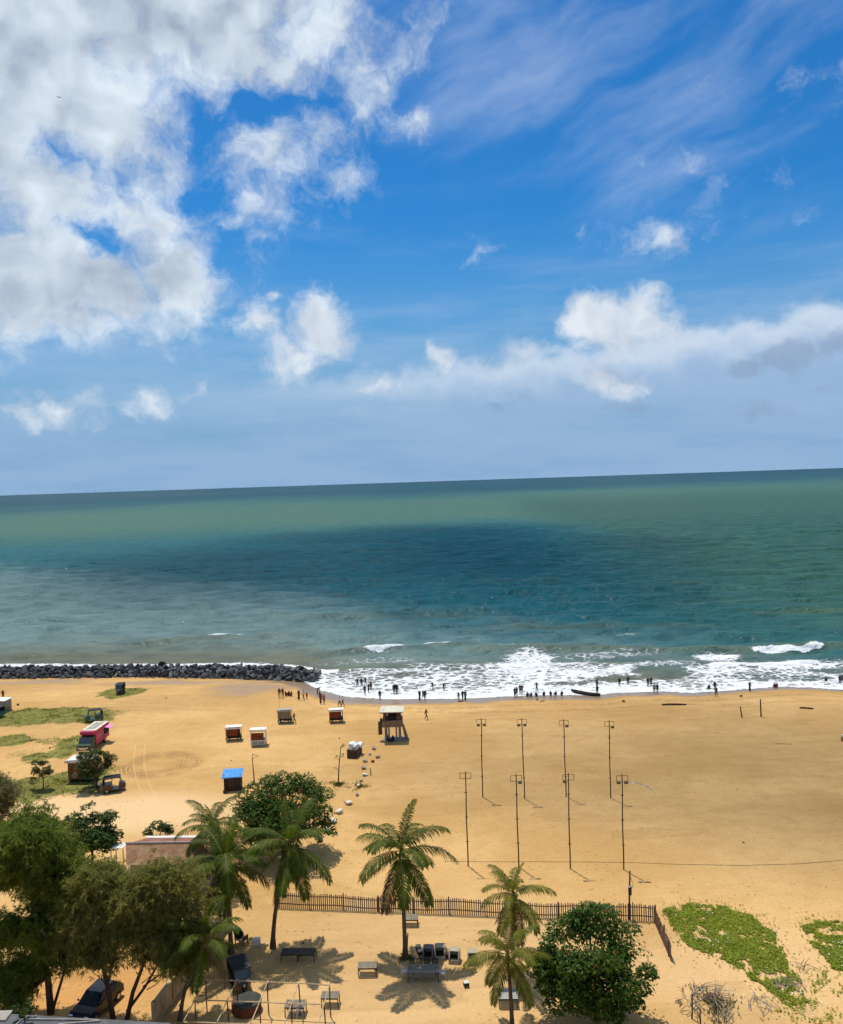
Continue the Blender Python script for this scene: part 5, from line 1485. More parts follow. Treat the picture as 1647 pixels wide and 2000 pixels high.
lump(663, 1443, 3, 'tiny dark bird like lump on the sand beside the box stall', 'lump', seed=7, flat=1.4)
lump(97, 1462, 4, 'small dark stump at the edge of the turf', 'stump', seed=8, flat=1.2)
lump(452, 1486, 3.5, 'dark scrap on the sand above the blue roofed hut', 'litter', seed=9, flat=0.6)
lump(35, 1378, 6, 'dark stump on the turf beside the white shed', 'stump', seed=10, flat=1.0)
lump(820, 1391, 3, 'small stone on the sand between the tower and the shore', 'stone', seed=11)
lump(1452, 1646, 7, 'flat piece of dark driftwood alone on the open sand', 'driftwood', WOOD_DARK, 0.25, 12)
def log(px0, py0, px1, py1, r, label, mat=WOOD_DARK, name='driftwood_log', cat='log'):
    a, c_ = G(px0, py0), G(px1, py1); m = (a + c_) / 2; d = c_ - a; r_ = random.Random(int(px0))
    o = MB().tube([d * s + Vector((0, r_.uniform(-.05, .05), r * 0.7 + r_.uniform(-.02, .02))) for s in (-.5, -.25, 0, .25, .5)], [r * .8, r, r, r * .95, r * .7], 7).build(name, mat, None, m, smooth=True)
    return tag(o, label, cat)
log(1293, 1377.5, 1341, 1377.2, 0.16, 'long dark plank lying along the shore left of the posts')
log(1562, 1383.5, 1589, 1385.2, 0.14, 'short dark log lying on the sand at the right')
log(895, 1370.5, 905, 1370.5, 0.10, 'short stick of driftwood by three bathers at the water line')
log(1055, 1371, 1064, 1369, 0.07, 'bent dark stick on the sand below the sitting bathers')
log(1515, 1453, 1547, 1454, 0.03, 'thin twig lying on the open sand at the right', WOOD_BROWN)

# ---------------------------------------------------------------- boat at the water's edge
def boat():
    a, c_ = G(1116, 1354.5), G(1173, 1360.5)
    m = (a + c_) / 2; d = c_ - a; L_ = d.length
    root = thing('wooden_boat', 'narrow dark wooden boat drawn up at the water line', 'boat', m + Vector((0, 0, 0.02)), math.atan2(d.y, d.x))
    n = 13; V = []; F = []
    for i in range(n):
        s = i / (n - 1) * 2 - 1; w_ = 0.45 * (1 - abs(s) ** 2.6) + 0.02; sh = 0.22 * abs(s) ** 2
        V += [(s * L_ / 2, -w_, 0.42 + sh), (s * L_ / 2, -w_ * 0.62, 0.02 + sh * .7), (s * L_ / 2, w_ * 0.62, 0.02 + sh * .7), (s * L_ / 2, w_, 0.42 + sh), (s * L_ / 2, w_ * 0.86, 0.42 + sh), (s * L_ / 2, w_ * 0.5, 0.10 + sh * .7), (s * L_ / 2, -w_ * 0.5, 0.10 + sh * .7), (s * L_ / 2, -w_ * 0.86, 0.42 + sh)]
    for i in range(n - 1):
        for j in range(8): F.append((i * 8 + j, i * 8 + (j + 1) % 8, i * 8 + 8 + (j + 1) % 8, i * 8 + 8 + j))
    F += [tuple(range(7, -1, -1)), tuple(range((n - 1) * 8, n * 8))]
    MB().add(V, F).build('hull', WOOD_DARK, root)
    for x in (-0.22, 0.2): MB().box((x * L_, 0, 0.36), (0.16, 0.74, 0.04)).build('thwart', WOOD_BROWN, root)
boat()

# ---------------------------------------------------------------- vehicles
def tuktuk(label, px, py, heading, body_col, hood_col, key):
    b_ = G(px, py); root = thing('auto_rickshaw', label, 'auto rickshaw', b_, heading)
    BM = pm('rickshaw_paint_' + key, body_col, 0.35, 0.12, 2, 0.03, spec=0.5); HM = pm('rickshaw_hood_' + key, hood_col, 0.6, 0.2, 3, 0.15)
    # front points to +y
    mb = MB()
    mb.prism([(-1.30, 0.32), (-1.32, 0.60), (-1.26, 0.98), (-0.30, 0.98), (-0.18, 0.42), (0.50, 0.40), (0.62, 0.34)], -0.63, 0.63, 'x'); mb.build('body', BM, root)
    nose = MB(); V = []
    for y, w_, z0, z1 in ((0.50, 0.60, 0.34, 0.95), (0.85, 0.52, 0.36, 1.02), (1.12, 0.36, 0.40, 0.95), (1.26, 0.20, 0.50, 0.78)):
        V += [(-w_, y, z0), (w_, y, z0), (w_ * .92, y, z1), (-w_ * .92, y, z1)]
    F = [(3, 2, 1, 0), (12, 13, 14, 15)] + [(i * 4 + j, i * 4 + (j + 1) % 4, i * 4 + 4 + (j + 1) % 4, i * 4 + 4 + j) for i in range(3) for j in range(4)]
    nose.add(V, F); nose.build('nose', BM, root)
    cn = MB(); cn.prism([(-1.30, 1.0), (-1.26, 1.55), (-1.05, 1.72), (0.40, 1.76), (0.72, 1.68), (0.72, 1.62), (0.38, 1.69), (-1.02, 1.65), (-1.18, 1.50), (-1.22, 1.0)], -0.65, 0.65, 'x'); cn.build('hood', HM, root)
    MB().box((0, -0.92, 1.66), (0.9, 0.5, 0.05)).build('hood_slab', HM, root)  # plain slab in the hood material at the rear roof
    for sx in (-1, 1):
        MB().tube([(sx * 0.52, 0.84, 1.0), (sx * 0.60, 0.64, 1.66)], 0.028, 5).build('pillar', HM, root)
        MB().tube([(sx * 0.63, -0.26, 0.95), (sx * 0.63, -0.22, 1.7)], 0.025, 5).build('pillar', HM, root)
        wheel(root, (sx * 0.52, -0.82, 0.23), 0.23, 0.13)
        MB().rbox((sx * 0.70, 0.70, 1.18), (0.10, 0.05, 0.14), 0.02).build('mirror', STEEL_DARK, root)
        MB().rbox((sx * 0.50, -1.31, 0.75), (0.12, 0.05, 0.16), 0.02).build('tail_light', pm('tail_red', (0.35, 0.02, 0.015), 0.3, 0.1), root)
    wheel(root, (0, 0.98, 0.23), 0.23, 0.12)
    MB().add([(-0.50, 0.86, 1.0), (0.50, 0.86, 1.0), (0.57, 0.66, 1.64), (-0.57, 0.66, 1.64), (-0.50, 0.88, 1.0), (0.50, 0.88, 1.0), (0.57, 0.68, 1.64), (-0.57, 0.68, 1.64)], [(0, 1, 2, 3), (7, 6, 5, 4), (3, 2, 6, 7), (0, 4, 5, 1), (0, 3, 7, 4), (1, 5, 6, 2)]).build('windscreen', GLASS, root)
    MB().rbox((0, -0.85, 0.72), (1.15, 0.5, 0.14), 0.04).build('seat', RUBBER, root)
    MB().rbox((0, -1.12, 1.1), (1.15, 0.12, 0.5), 0.04).build('seat_back', RUBBER, root)
    MB().cyl((0, 1.22, 0.78), (0, 1.30, 0.76), 0.09, 10).build('headlight', CHROME, root)
    return root
tuktuk('dark navy auto rickshaw parked on the far oval of turf', 235, 1354.5, R(188), (0.012, 0.014, 0.045), (0.012, 0.012, 0.020), 'navy')
tuktuk('green and black auto rickshaw on the turf behind the food truck', 183, 1408, R(118), (0.010, 0.085, 0.060), (0.016, 0.017, 0.019), 'green')
tuktuk('black and maroon auto rickshaw beside the mottled tree', 224, 1545, R(-72), (0.055, 0.016, 0.018), (0.014, 0.013, 0.015), 'maroon')
tuktuk('black auto rickshaw in the palm shade behind the pole frame', 470, 1928, R(205), (0.020, 0.016, 0.016), (0.022, 0.022, 0.026), 'black')
tuktuk('teal auto rickshaw cut off by the left edge', -8, 1403, R(160), (0.015, 0.11, 0.10), (0.05, 0.07, 0.075), 'teal')

def food_truck():
    b_ = G(182, 1459)
    root = thing('food_truck', 'pink food truck with a green cab and open serving hatch', 'truck', b_, R(-2))
    PINK = pm('truck_crimson', (0.46, 0.035, 0.095), 0.5, 0.15, 1.5, 0.05, dirt=(0.30, 0.05, 0.06)); GRN = pm('truck_green', (0.018, 0.060, 0.034), 0.4, 0.2, 2, 0.05)
    HOT = pm('awning_pink', (0.78, 0.25, 0.50), 0.6, 0.1, 2, 0.05)
    # +y is the tail; the cab looks towards -y
    MB().box((0, 1.0, 1.62), (1.95, 4.3, 1.95)).build('cargo_box', PINK, root)
    r_ = MB().box((0, 1.0, 2.63), (2.03, 4.4, 0.06)).build('roof', CREAM, root)
    MB().box((0, 1.05, 2.675), (1.15, 3.4, 0.03)).build('roof_panel', pm('truck_roof_panel', (0.34, 0.33, 0.25), 0.8, 0.2, 1.5, 0.1), r_)
    MB().box((0, 2.2, 2.72), (0.5, 0.5, 0.06)).build('roof_vent', CREAM, r_)
    MB().prism([(-1.15, 2.60), (-1.75, 2.60), (-1.75, 2.25), (-1.15, 2.0)], -0.96, 0.96, 'x').build('overhang', PINK, root)
    MB().box((0.985, 2.2, 1.72), (0.03, 1.5, 0.85)).build('hatch_shade_panel', pm('hatch_shade', (0.03, 0.016, 0.016), 0.8), root)  # dark panel painted as the shaded inside, on a solid box
    MB().box((1.42, 2.2, 2.22), (0.88, 1.5, 0.04), ry=0.14).build('awning', HOT, root)
    for y in (1.52, 2.88): MB().tube([(1.0, y, 1.75), (1.75, y, 2.14)], 0.015, 4).build('awning_strut', STEEL_DARK, root)
    MB().box((1.10, 2.2, 1.26), (0.25, 1.5, 0.04)).build('serving_shelf', CREAM, root)
    for i, y in enumerate((-0.7, -0.15, 0.4, 0.95)):
        MB().box((0.983, y, 1.55 + 0.1 * (i % 2)), (0.012, 0.12, 0.5)).build('side_graphic', pm('truck_graphic', (0.72, 0.34, 0.40), 0.5, 0.2, 4), root)
    cab = MB(); cab.prism([(-1.2, 0.45), (-1.2, 1.85), (-1.55, 1.95), (-2.05, 1.88), (-2.45, 1.25), (-3.05, 1.10), (-3.15, 0.5)], -0.9, 0.9, 'x'); cab.build('cab', GRN, root)
    MB().add([(-0.78, -2.10, 1.84), (0.78, -2.10, 1.84), (0.82, -2.47, 1.28), (-0.82, -2.47, 1.28), (-0.78, -2.08, 1.80), (0.78, -2.08, 1.80), (0.82, -2.43, 1.24), (-0.82, -2.43, 1.24)], [(0, 3, 2, 1), (4, 5, 6, 7), (0, 1, 5, 4), (2, 3, 7, 6), (1, 2, 6, 5), (0, 4, 7, 3)]).build('windscreen', GLASS, root)
    for sx in (-1, 1):
        MB().box((sx * 0.91, -1.75, 1.48), (0.02, 0.62, 0.42)).build('side_window', GLASS, root)
        MB().cyl((sx * 0.62, -3.14, 0.85), (sx * 0.62, -3.19, 0.85), 0.12, 10).build('headlight', CHROME, root)
        MB().rbox((sx * 1.10, -2.15, 1.62), (0.14, 0.06, 0.3), 0.02).build('mirror', STEEL_DARK, root)
        wheel(root, (sx * 0.78, -2.35, 0.38), 0.40, 0.25); wheel(root, (sx * 0.80, 1.9, 0.38), 0.40, 0.32)
    MB().box((0, -3.16, 0.75), (0.95, 0.04, 0.30)).build('grille', CHROME, root)
    MB().box((0, -3.20, 0.46), (1.85, 0.12, 0.16)).build('bumper', CHROME, root)
    MB().box((0, 0.6, 0.55), (0.9, 5.2, 0.16)).build('chassis', STEEL_DARK, root)
food_truck()

# brown painted kiosk next to it
b_ = G(163, 1523); root = thing('painted_kiosk', 'brown painted kiosk on blocks with a white curved roof', 'kiosk', b_, R(-4))
BRN = pm('kiosk_brown', (0.20, 0.075, 0.030), 0.75, 0.35, 1.2, 0.15, dirt=(0.30, 0.22, 0.12), dirt_amt=0.5); KGR = pm('kiosk_green', (0.025, 0.20, 0.055), 0.6, 0.2, 1.5, 0.1)
MB().box((0, 0, 1.38), (2.9, 1.7, 2.1)).build('body', BRN, root)
MB().box((0.72, -0.87, 0.75), (1.45, 0.03, 0.82)).build('green_panel', KGR, root)
rf = MB(); poly = [(-1.75, 2.40), (-1.78, 2.52), (-1.55, 2.72), (0, 2.80), (1.55, 2.72), (1.78, 2.52), (1.75, 2.40)]
rf.prism(poly, -1.05, 1.05, 'y'); rf.build('roof', WHITE, root)
for sx in (-1.2, 0, 1.2): MB().box((sx, 0, 0.15), (0.4, 1.4, 0.36)).build('support_block', STEEL_DARK, root)
MUR = pm('kiosk_mural', (0.50, 0.40, 0.26), 0.8, 0.2, 4)
for p, q in (((-1.0, 0.72), (-0.62, 1.25)), ((-0.62, 1.25), (-0.25, 1.0)), ((-0.25, 1.0), (-0.62, 0.55)), ((-0.62, 0.55), (-1.0, 0.72)), ((-0.7, 0.8), (-0.45, 1.1))):
    a = Vector((p[0], -0.862, p[1])); c_ = Vector((q[0], -0.862, q[1])); d = (c_ - a); nrm = Vector((-d.z, 0, d.x)).normalized() * 0.045
    MB().add([a - nrm, c_ - nrm, c_ + nrm, a + nrm, a - nrm + Vector((0, -.012, 0)), c_ - nrm + Vector((0, -.012, 0)), c_ + nrm + Vector((0, -.012, 0)), a + nrm + Vector((0, -.012, 0))], [(0, 1, 2, 3), (7, 6, 5, 4), (0, 4, 5, 1), (2, 6, 7, 3), (1, 5, 6, 2), (0, 3, 7, 4)]).build('painted_mark', MUR, root)
tag(MB().box((0, 0, 0.9), (0.32, 0.04, 0.36)).build('sign_board', WHITE, None, G(194, 1546)), 'small white board on the trunk of the mottled tree', 'sign')
MB().box((0, 0.0, 0.4), (0.05, 0.05, 0.9)).build('sign_stake', WOOD_DARK, bpy.data.objects['sign_board'])
# white shed at the left edge
b_ = G(-8, 1389); root = thing('white_shed', 'stained white shed cut off by the left edge', 'shed', b_, R(-6))
SHW = pm('shed_wall', (0.36, 0.33, 0.27), 0.85, 0.2, 1.2, 0.2, dirt=(0.18, 0.10, 0.035), dirt_amt=0.8)
MB().box((0, 0, 0.95), (4.3, 1.9, 1.9)).build('wall', SHW, root)
MB().box((0, 0, 1.95), (4.6, 2.3, 0.08), ry=0.02).build('roof', WHITE, root)
MB().box((1.2, -0.96, 0.85), (0.8, 0.04, 1.6)).build('door', GREYP, root)

# dark car under the casuarinas
def car():
    b_ = G(190, 1972)
    root = thing('dark_car', 'dark blue black hatchback parked under the casuarinas', 'car', b_, R(-16))
    PA = pm('car_paint', (0.010, 0.013, 0.022), 0.3, 0.1, 1, 0.0, spec=0.35)
    # nose towards -y
    body = MB()
    prof = [(-1.85, 0.30), (-1.90, 0.62), (-1.60, 0.80), (-0.95, 0.90), (1.60, 0.96), (1.82, 0.85), (1.86, 0.35)]
    body.prism(prof, -0.80, 0.80, 'x'); body.build('body', PA, root)
    V = []
    for y, z, w_ in ((-1.0, 0.89, 0.74), (-0.25, 1.44, 0.60), (1.05, 1.47, 0.60), (1.72, 0.95, 0.72)):
        V += [(-w_, y, z), (w_, y, z)]
    V += [(-0.74, -1.0, 0.6), (0.74, -1.0, 0.6), (-0.72, 1.72, 0.6), (0.72, 1.72, 0.6)]
    MB().add(V, [(0, 1, 3, 2), (2, 3, 5, 4), (4, 5, 7, 6), (0, 2, 4, 6, 10, 8), (1, 9, 11, 7, 5, 3), (8, 9, 1, 0), (6, 7, 11, 10)]).build('cabin', PA, root)
    def pane(name, q, nrm):
        q = [Vector(p) for p in q]; n_ = Vector(nrm).normalized()
        MB().add([p + n_ * 0.008 for p in q] + [p + n_ * 0.02 for p in q], [(0, 3, 2, 1), (4, 5, 6, 7), (0, 1, 5, 4), (1, 2, 6, 5), (2, 3, 7, 6), (3, 0, 4, 7)]).build(name, GLASS, root)
    pane('windscreen', [(-0.66, -0.93, 0.94), (0.66, -0.93, 0.94), (0.55, -0.30, 1.41), (-0.55, -0.30, 1.41)], (0, -0.6, 0.8))
    pane('rear_window', [(0.62, 1.65, 1.0), (-0.62, 1.65, 1.0), (-0.54, 1.12, 1.42), (0.54, 1.12, 1.42)], (0, 0.6, 0.75))
    for sx in (-1, 1):
        for y0, y1 in ((-0.72, 0.30), (0.38, 1.30)):
            pane('side_window', [(sx * 0.745, y0, 0.97), (sx * 0.745, y1, 0.98), (sx * 0.625, min(y1, 1.0), 1.40), (sx * 0.625, max(y0, -0.18), 1.40)][:: 1 if sx > 0 else -1], (sx, 0, 0.25))
        for y in (-1.2, 1.2): wheel(root, (sx * 0.74, y, 0.30), 0.31, 0.2)
        MB().rbox((sx * 0.6, -1.84, 0.66), (0.32, 0.1, 0.14), 0.03).build('headlight', CHROME, root)
        MB().rbox((sx * 0.90, -0.70, 0.98), (0.16, 0.10, 0.12), 0.03).build('mirror', PA, root)
        MB().rbox((sx * 0.62, 1.84, 0.72), (0.22, 0.06, 0.2), 0.03).build('tail_light', pm('tail_red', (0.35, 0.02, 0.015), 0.3, 0.1), root)
    MB().box((0, -1.90, 0.48), (1.0, 0.05, 0.16)).build('grille', RUBBER, root)
car()
# vehicle clipped by the right edge
b_ = G(1655, 1447); root = thing('hand_cart', 'grey barrow clipped by the right edge of the beach', 'cart', b_, R(-35))
MB().rbox((0, 0, 0.45), (1.3, 1.0, 0.35), 0.05).build('tub', GREYP, root)
MB().box((0, 0, 0.20), (1.3, 0.9, 0.16)).build('frame', WOOD_DARK, root)
wheel(root, (-0.45, -0.45, 0.18), 0.2, 0.08, 'y'); wheel(root, (0.45, -0.45, 0.18), 0.2, 0.08, 'y')
MB().box((-0.1, 0, 0.66), (0.8, 0.5, 0.10), rz=0.2).build('load', WHITE, root)

# ---------------------------------------------------------------- buildings on the left
def tiled_house():
    z = 0.0
    ne0, ne1 = at_z(247, 1691, 2.5), at_z(425, 1689, 2.5)
    rd0, rd1 = at_z(246, 1649, 3.4), at_z(425, 1647, 3.4)
    fe0, fe1 = at_z(285, 1638.5, 2.6), at_z(425, 1637.5, 2.6)
    c0 = (ne0 + fe1) / 2; c0.z = 0
    root = thing('tiled_house', 'low house with a brown tiled roof and white far edge', 'house', c0)
    TILE = pm('roof_tile_brown', (0.25, 0.135, 0.070), 0.9, 0.3, 1.2, 0.3, dirt=(0.40, 0.28, 0.15), dirt_amt=0.6)
    TILE2 = pm('roof_tile_red', (0.27, 0.125, 0.085), 0.9, 0.25, 1.2, 0.3, dirt=(0.16, 0.09, 0.06))
    def slope(a, b2, c_, d_, nu, nv, mat, nm, lift):
        # overlapping half-round tile rows between eave a-b and ridge d-c
        V = []; F = []
        n1 = nu * 6
        for j in range(nv):
            v0, v1 = j / nv, (j + 1.12) / nv
            o = len(V)
            for i in range(n1 + 1):
                u_ = i / n1; w_ = abs(math.sin(math.pi * u_ * nu))
                p = a.lerp(b2, u_).lerp(d_.lerp(c_, u_), v0); q = a.lerp(b2, u_).lerp(d_.lerp(c_, u_), min(v1, 1.0))
                V += [p + Vector((0, 0, 0.045 + 0.035 * w_)) - c0, q + Vector((0, 0, 0.02 + 0.035 * w_)) - c0]
            for i in range(n1): F.append((o + 2 * i, o + 2 * i + 2, o + 2 * i + 3, o + 2 * i + 1))
        o = MB().add(V, F).build(nm, mat, root); return o
    s = slope(ne0, ne1, rd1, rd0, 30, 9, TILE, 'near_roof', 0); s['kind'] = 'stuff'
    s = slope(fe0, fe1, rd1, rd0, 26, 7, TILE2, 'far_roof', 0); s['kind'] = 'stuff'
    MB().tube([rd0 - c0 + Vector((0, 0, .10)), rd1 - c0 + Vector((0, 0, .10))], 0.11, 8).build('ridge_cap', pm('ridge_grey', (0.33, 0.27, 0.24), 0.9, 0.2), root)
    d = fe1 - fe0
    MB().add([fe0 - c0 + Vector((0, -.05, .12)), fe1 - c0 + Vector((0, -.05, .12)), fe1 - c0 + Vector((0, .30, .16)), fe0 - c0 + Vector((0, .30, .16)), fe0 - c0 + Vector((0, -.05, -.1)), fe1 - c0 + Vector((0, -.05, -.1)), fe1 - c0 + Vector((0, .30, -.1)), fe0 - c0 + Vector((0, .30, -.1))], [(0, 1, 2, 3), (7, 6, 5, 4), (0, 4, 5, 1), (3, 2, 6, 7), (0, 3, 7, 4), (1, 5, 6, 2)]).build('white_parapet', WHITE, root)
    x0, x1 = ne0.x + 0.25, ne1.x - 0.2; y0, y1 = ne0.y + 0.25, fe0.y - 0.1
    WL = pm('house_wall', (0.38, 0.33, 0.27), 0.9, 0.2, 1.2, 0.2, dirt=(0.18, 0.14, 0.10))
    cx = (x0 + x1) / 2 - c0.x; cyy = (y0 + y1) / 2 - c0.y
    MB().box((cx, y0 - c0.y, 1.25), (x1 - x0, 0.15, 2.5)).build('wall', WL, root); MB().box((cx + 0.5, y1 - c0.y, 1.25), (x1 - x0 - 1.2, 0.15, 2.5)).build('wall', WL, root)
    MB().box((x0 - c0.x, cyy, 1.35), (0.15, y1 - y0 - 0.3, 2.7)).build('wall', WL, root); MB().box((x1 - c0.x, cyy, 1.35), (0.15, y1 - y0 - 0.3, 2.7)).build('wall', WL, root)
    # white lean-to on the left
    a = at_z(233, 1652, 2.4)
    r2 = thing('lean_to', 'white sheet lean-to at the corner of the tiled house', 'lean-to', (a.x, a.y, 0))
    for k in range(3):
        MB().box((-0.4 + k * 0.42, 0, 2.42), (0.40, 1.5, 0.04), rx=-0.08, ry=-0.12).build('roof_sheet', WHITE, r2)
    for sx in (-0.55, 0.55):
        for sy in (-0.6, 0.6): MB().box((sx, sy, 1.15), (0.08, 0.08, 2.4)).build('post', WHITE, r2)
tiled_house()

# yard wall
def yard_wall():
    a, c_ = G(300, 2010), G(452, 1800)
    m = (a + c_) / 2; d = c_ - a; L_ = d.length
    root = thing('yard_wall', 'tan plastered boundary wall running beside the casuarinas', 'wall', m, math.atan2(d.y, d.x))
    MB().box((0, 0, 0.72), (L_, 0.16, 1.74)).build('panel', TAN_WALL, root)
    MB().box((0, 0, 1.63), (L_, 0.24, 0.08)).build('coping', pm('coping_tan', (0.50, 0.40, 0.25), 0.9, 0.15), root)
    for s in np.linspace(-L_ / 2 + 0.2, L_ / 2 - 0.2, 6): MB().box((s, 0, 0.75), (0.28, 0.27, 1.92)).build('pier', TAN_WALL, root)
yard_wall()

# flat roof in the corner below
def corner_roof():
    z = 3.6
    a, b2, c_, d_ = at_z(-40, 1977, z), at_z(332, 1998, z), at_z(360, 2080, z), at_z(-40, 2080, z)
    m = Vector((a.x, a.y, 0)); root = thing('flat_roof_building', 'grey flat roofed building at the bottom left corner', 'building', m)
    GR = pm('roof_grey', (0.115, 0.115, 0.12), 0.8, 0.2, 1.5, 0.2, dirt=(0.06, 0.055, 0.05))
    q = [p - m for p in (a, b2, c_, d_)]
    MB().add([p for p in q] + [p - Vector((0, 0, 0.22)) for p in q], [(3, 2, 1, 0), (4, 5, 6, 7), (0, 1, 5, 4), (1, 2, 6, 5), (2, 3, 7, 6), (3, 0, 4, 7)]).build('roof_slab', GR, root)
    WLL = pm('corner_wall', (0.30, 0.29, 0.28), 0.85, 0.15)
    ins = [p.lerp((q[0] + q[1] + q[2] + q[3]) / 4, 0.04) for p in q]
    MB().add([Vector((p.x, p.y, -0.3)) for p in ins] + [Vector((p.x, p.y, z - 0.22)) for p in ins], [(0, 1, 5, 4), (1, 2, 6, 5), (2, 3, 7, 6), (3, 0, 4, 7)]).build('wall', WLL, root)
    def kerb(p0, p1, w_, mat, nm, h=0.10):
        p0 = at_z(*p0, z) - m; p1 = at_z(*p1, z) - m; d = p1 - p0; nrm = Vector((-d.y, d.x, 0)).normalized() * w_ / 2; u = Vector((0, 0, h)); e = Vector((0, 0, 0.003))
        MB().add([p0 - nrm + e, p1 - nrm + e, p1 + nrm + e, p0 + nrm + e, p0 - nrm + u, p1 - nrm + u, p1 + nrm + u, p0 + nrm + u], [(3, 2, 1, 0), (4, 5, 6, 7), (0, 1, 5, 4), (1, 2, 6, 5), (2, 3, 7, 6), (3, 0, 4, 7)]).build(nm, mat, root)
    kerb((44, 1992.5), (192, 1994.5), 0.06, GREYP, 'pale_kerb'); kerb((43, 1994), (30, 2005), 0.06, GREYP, 'pale_kerb'); kerb((64, 1991), (72, 1985), 0.05, GREYP, 'pale_kerb'); kerb((114, 2003), (196, 1996), 0.07, GREYP, 'pale_kerb')
    lw = [at_z(-20, 1978, z) - m, at_z(22, 1981, z) - m]
    MB().box(((lw[0].x + lw[1].x) / 2, lw[0].y - 0.45, z + 0.06), (abs(lw[1].x - lw[0].x), 0.9, 0.10)).build('pale_panel', GREYP, root)
corner_roof()
b_ = at_z(48, 1994, 3.6)
broadleaf('potted_shrub', 'small dark shrub growing on the flat grey roof', b_ + Vector((0, 0, 0.2)), 1.2, 0.6, (0.65, 0.55, 0.45), 10, 420, 0.18, LEAF_DARK, 41, 0.03)

# ---------------------------------------------------------------- yard furniture
TTOP = pm('table_slate', (0.085, 0.075, 0.058), 0.8, 0.25, 3, 0.15, spec=0.1); TTOP2 = pm('table_grey', (0.24, 0.205, 0.155), 0.8, 0.2, 3, 0.2, spec=0.1); TLEG = pm('table_leg', (0.060, 0.036, 0.028), 0.75, 0.3, 4, 0.2)
def table(label, px, py, w_, d_, h, mat, rz=0.0, slats=0, mid=False):
    b_ = G(px, py); root = thing('yard_table', label, 'table', b_, rz, 'tables in the sandy yard')
    if slats:
        for i in range(slats): MB().box((0, -d_ / 2 + d_ * (i + .5) / slats, h - 0.02), (w_, d_ / slats * 0.86, 0.035)).build('slat', mat, root)
    else: MB().rbox((0, 0, h - 0.025), (w_, d_, 0.05), 0.012).build('table_top', mat, root)
    for sx in (-1, 1):
        for sy in (-1, 1): MB().box((sx * (w_ / 2 - 0.05), sy * (d_ / 2 - 0.05), (h - 0.05) / 2 - 0.03), (0.055, 0.055, h)).build('leg', TLEG, root)
    if mid:
        for sy in (-1, 1): MB().box((0, sy * (d_ / 2 - 0.08), (h - 0.05) / 2 - 0.03), (0.09, 0.07, h)).build('leg', TLEG, root)
    for sy in (-1, 1): MB().box((0, sy * (d_ / 2 - 0.07), h - 0.10), (w_ - 0.12, 0.03, 0.08)).build('apron', TLEG, root)
    return root
table('long dark table in the shade right of the leaning palm', 584, 1874, 2.55, 0.85, 0.62, TTOP, R(-4), mid=True)
table('grey square table alone on the open sand', 718.5, 1902, 1.35, 0.85, 0.66, TTOP2, R(-1), slats=5)
table('slatted grey bench table by the fence behind the tall palm', 803, 1806, 1.15, 0.85, 0.62, TTOP2, R(-3), slats=4)
table('small slatted table at the right end of the pole frame', 646, 1962, 1.20, 0.80, 0.68, TTOP2, R(-3), slats=5)
table('slatted table under the pole frame with white chairs beneath it', 578, 1980, 1.35, 0.85, 0.70, TTOP2, R(-3), slats=5)
table('pale slatted table half hidden behind the yellowish palm', 992, 1960, 1.30, 1.1, 0.66, pm('table_pale', (0.36, 0.36, 0.33), 0.7, 0.2, 3, 0.2), R(-2), slats=6)
table('long grey dining table ringed by ten chairs', 828, 1911, 2.25, 1.05, 0.72, TTOP2, R(-2), slats=7)
lump(593, 1859, 6, 'small dark object lying on the long dark table', 'object', seed=14).location.z = G(584, 1874).z + 0.66

def chair(label, px, py, face, mat, grp='chairs round the dining table', arm=False, h=0.84):
    b_ = G(px, py); root = thing('dining_chair', label, 'chair', b_, face, grp)
    MB().rbox((0, 0, 0.43), (0.42, 0.42, 0.045), 0.015).build('seat', mat, root)
    bk = MB()
    for i in range(5): bk.box((-0.17 + i * 0.085, 0.205 + 0.03, h * 0.75), (0.05, 0.022, h * 0.42), rx=-0.12)
    bk.build('backrest', mat, root)
    MB().box((0, 0.26, h - 0.02), (0.42, 0.035, 0.07), rx=-0.12).build('top_rail', mat, root)
    for sx in (-1, 1):
        MB().box((sx * 0.19, -0.19, 0.20), (0.035, 0.035, 0.44)).build('leg', mat, root)
        MB().tube([(sx * 0.19, 0.19, -0.02), (sx * 0.19, 0.19, 0.43), (sx * 0.19, 0.255, h - 0.02)], 0.02, 5).build('leg', mat, root)
    return root
CGREY = pm('chair_grey', (0.27, 0.26, 0.24), 0.7, 0.15, 4, 0.1); CDARK = pm('chair_dark', (0.045, 0.038, 0.032), 0.8, 0.2, 4, 0.1); CWHITE = pm('chair_white', (0.62, 0.60, 0.56), 0.6, 0.1, 4, 0.1)
for i, x in enumerate((801.5, 816.5, 830.5, 844)):
    chair('grey chair on the near side of the dining table, %s from the left' % ORD[i], x, 1915.5, R(178), CGREY)
for i, x in enumerate((806, 819.5, 835, 850.5)):
    chair('dark chair on the far side of the dining table, %s from the left' % ORD[i], x, 1898.5, R(-2), CDARK)
chair('white chair at the left end of the dining table', 790.5, 1908, R(90), CWHITE); chair('white chair at the right end of the dining table', 864.5, 1910, R(-92), CWHITE)
chair('white chair tipped under the slatted table, left one', 571, 1984, R(170), CWHITE, 'white chairs under the slatted table').rotation_euler = (0.25, 0, R(165))
chair('white chair tipped under the slatted table, right one', 586, 1985, R(190), CWHITE, 'white chairs under the slatted table').rotation_euler = (0.25, 0, R(195))

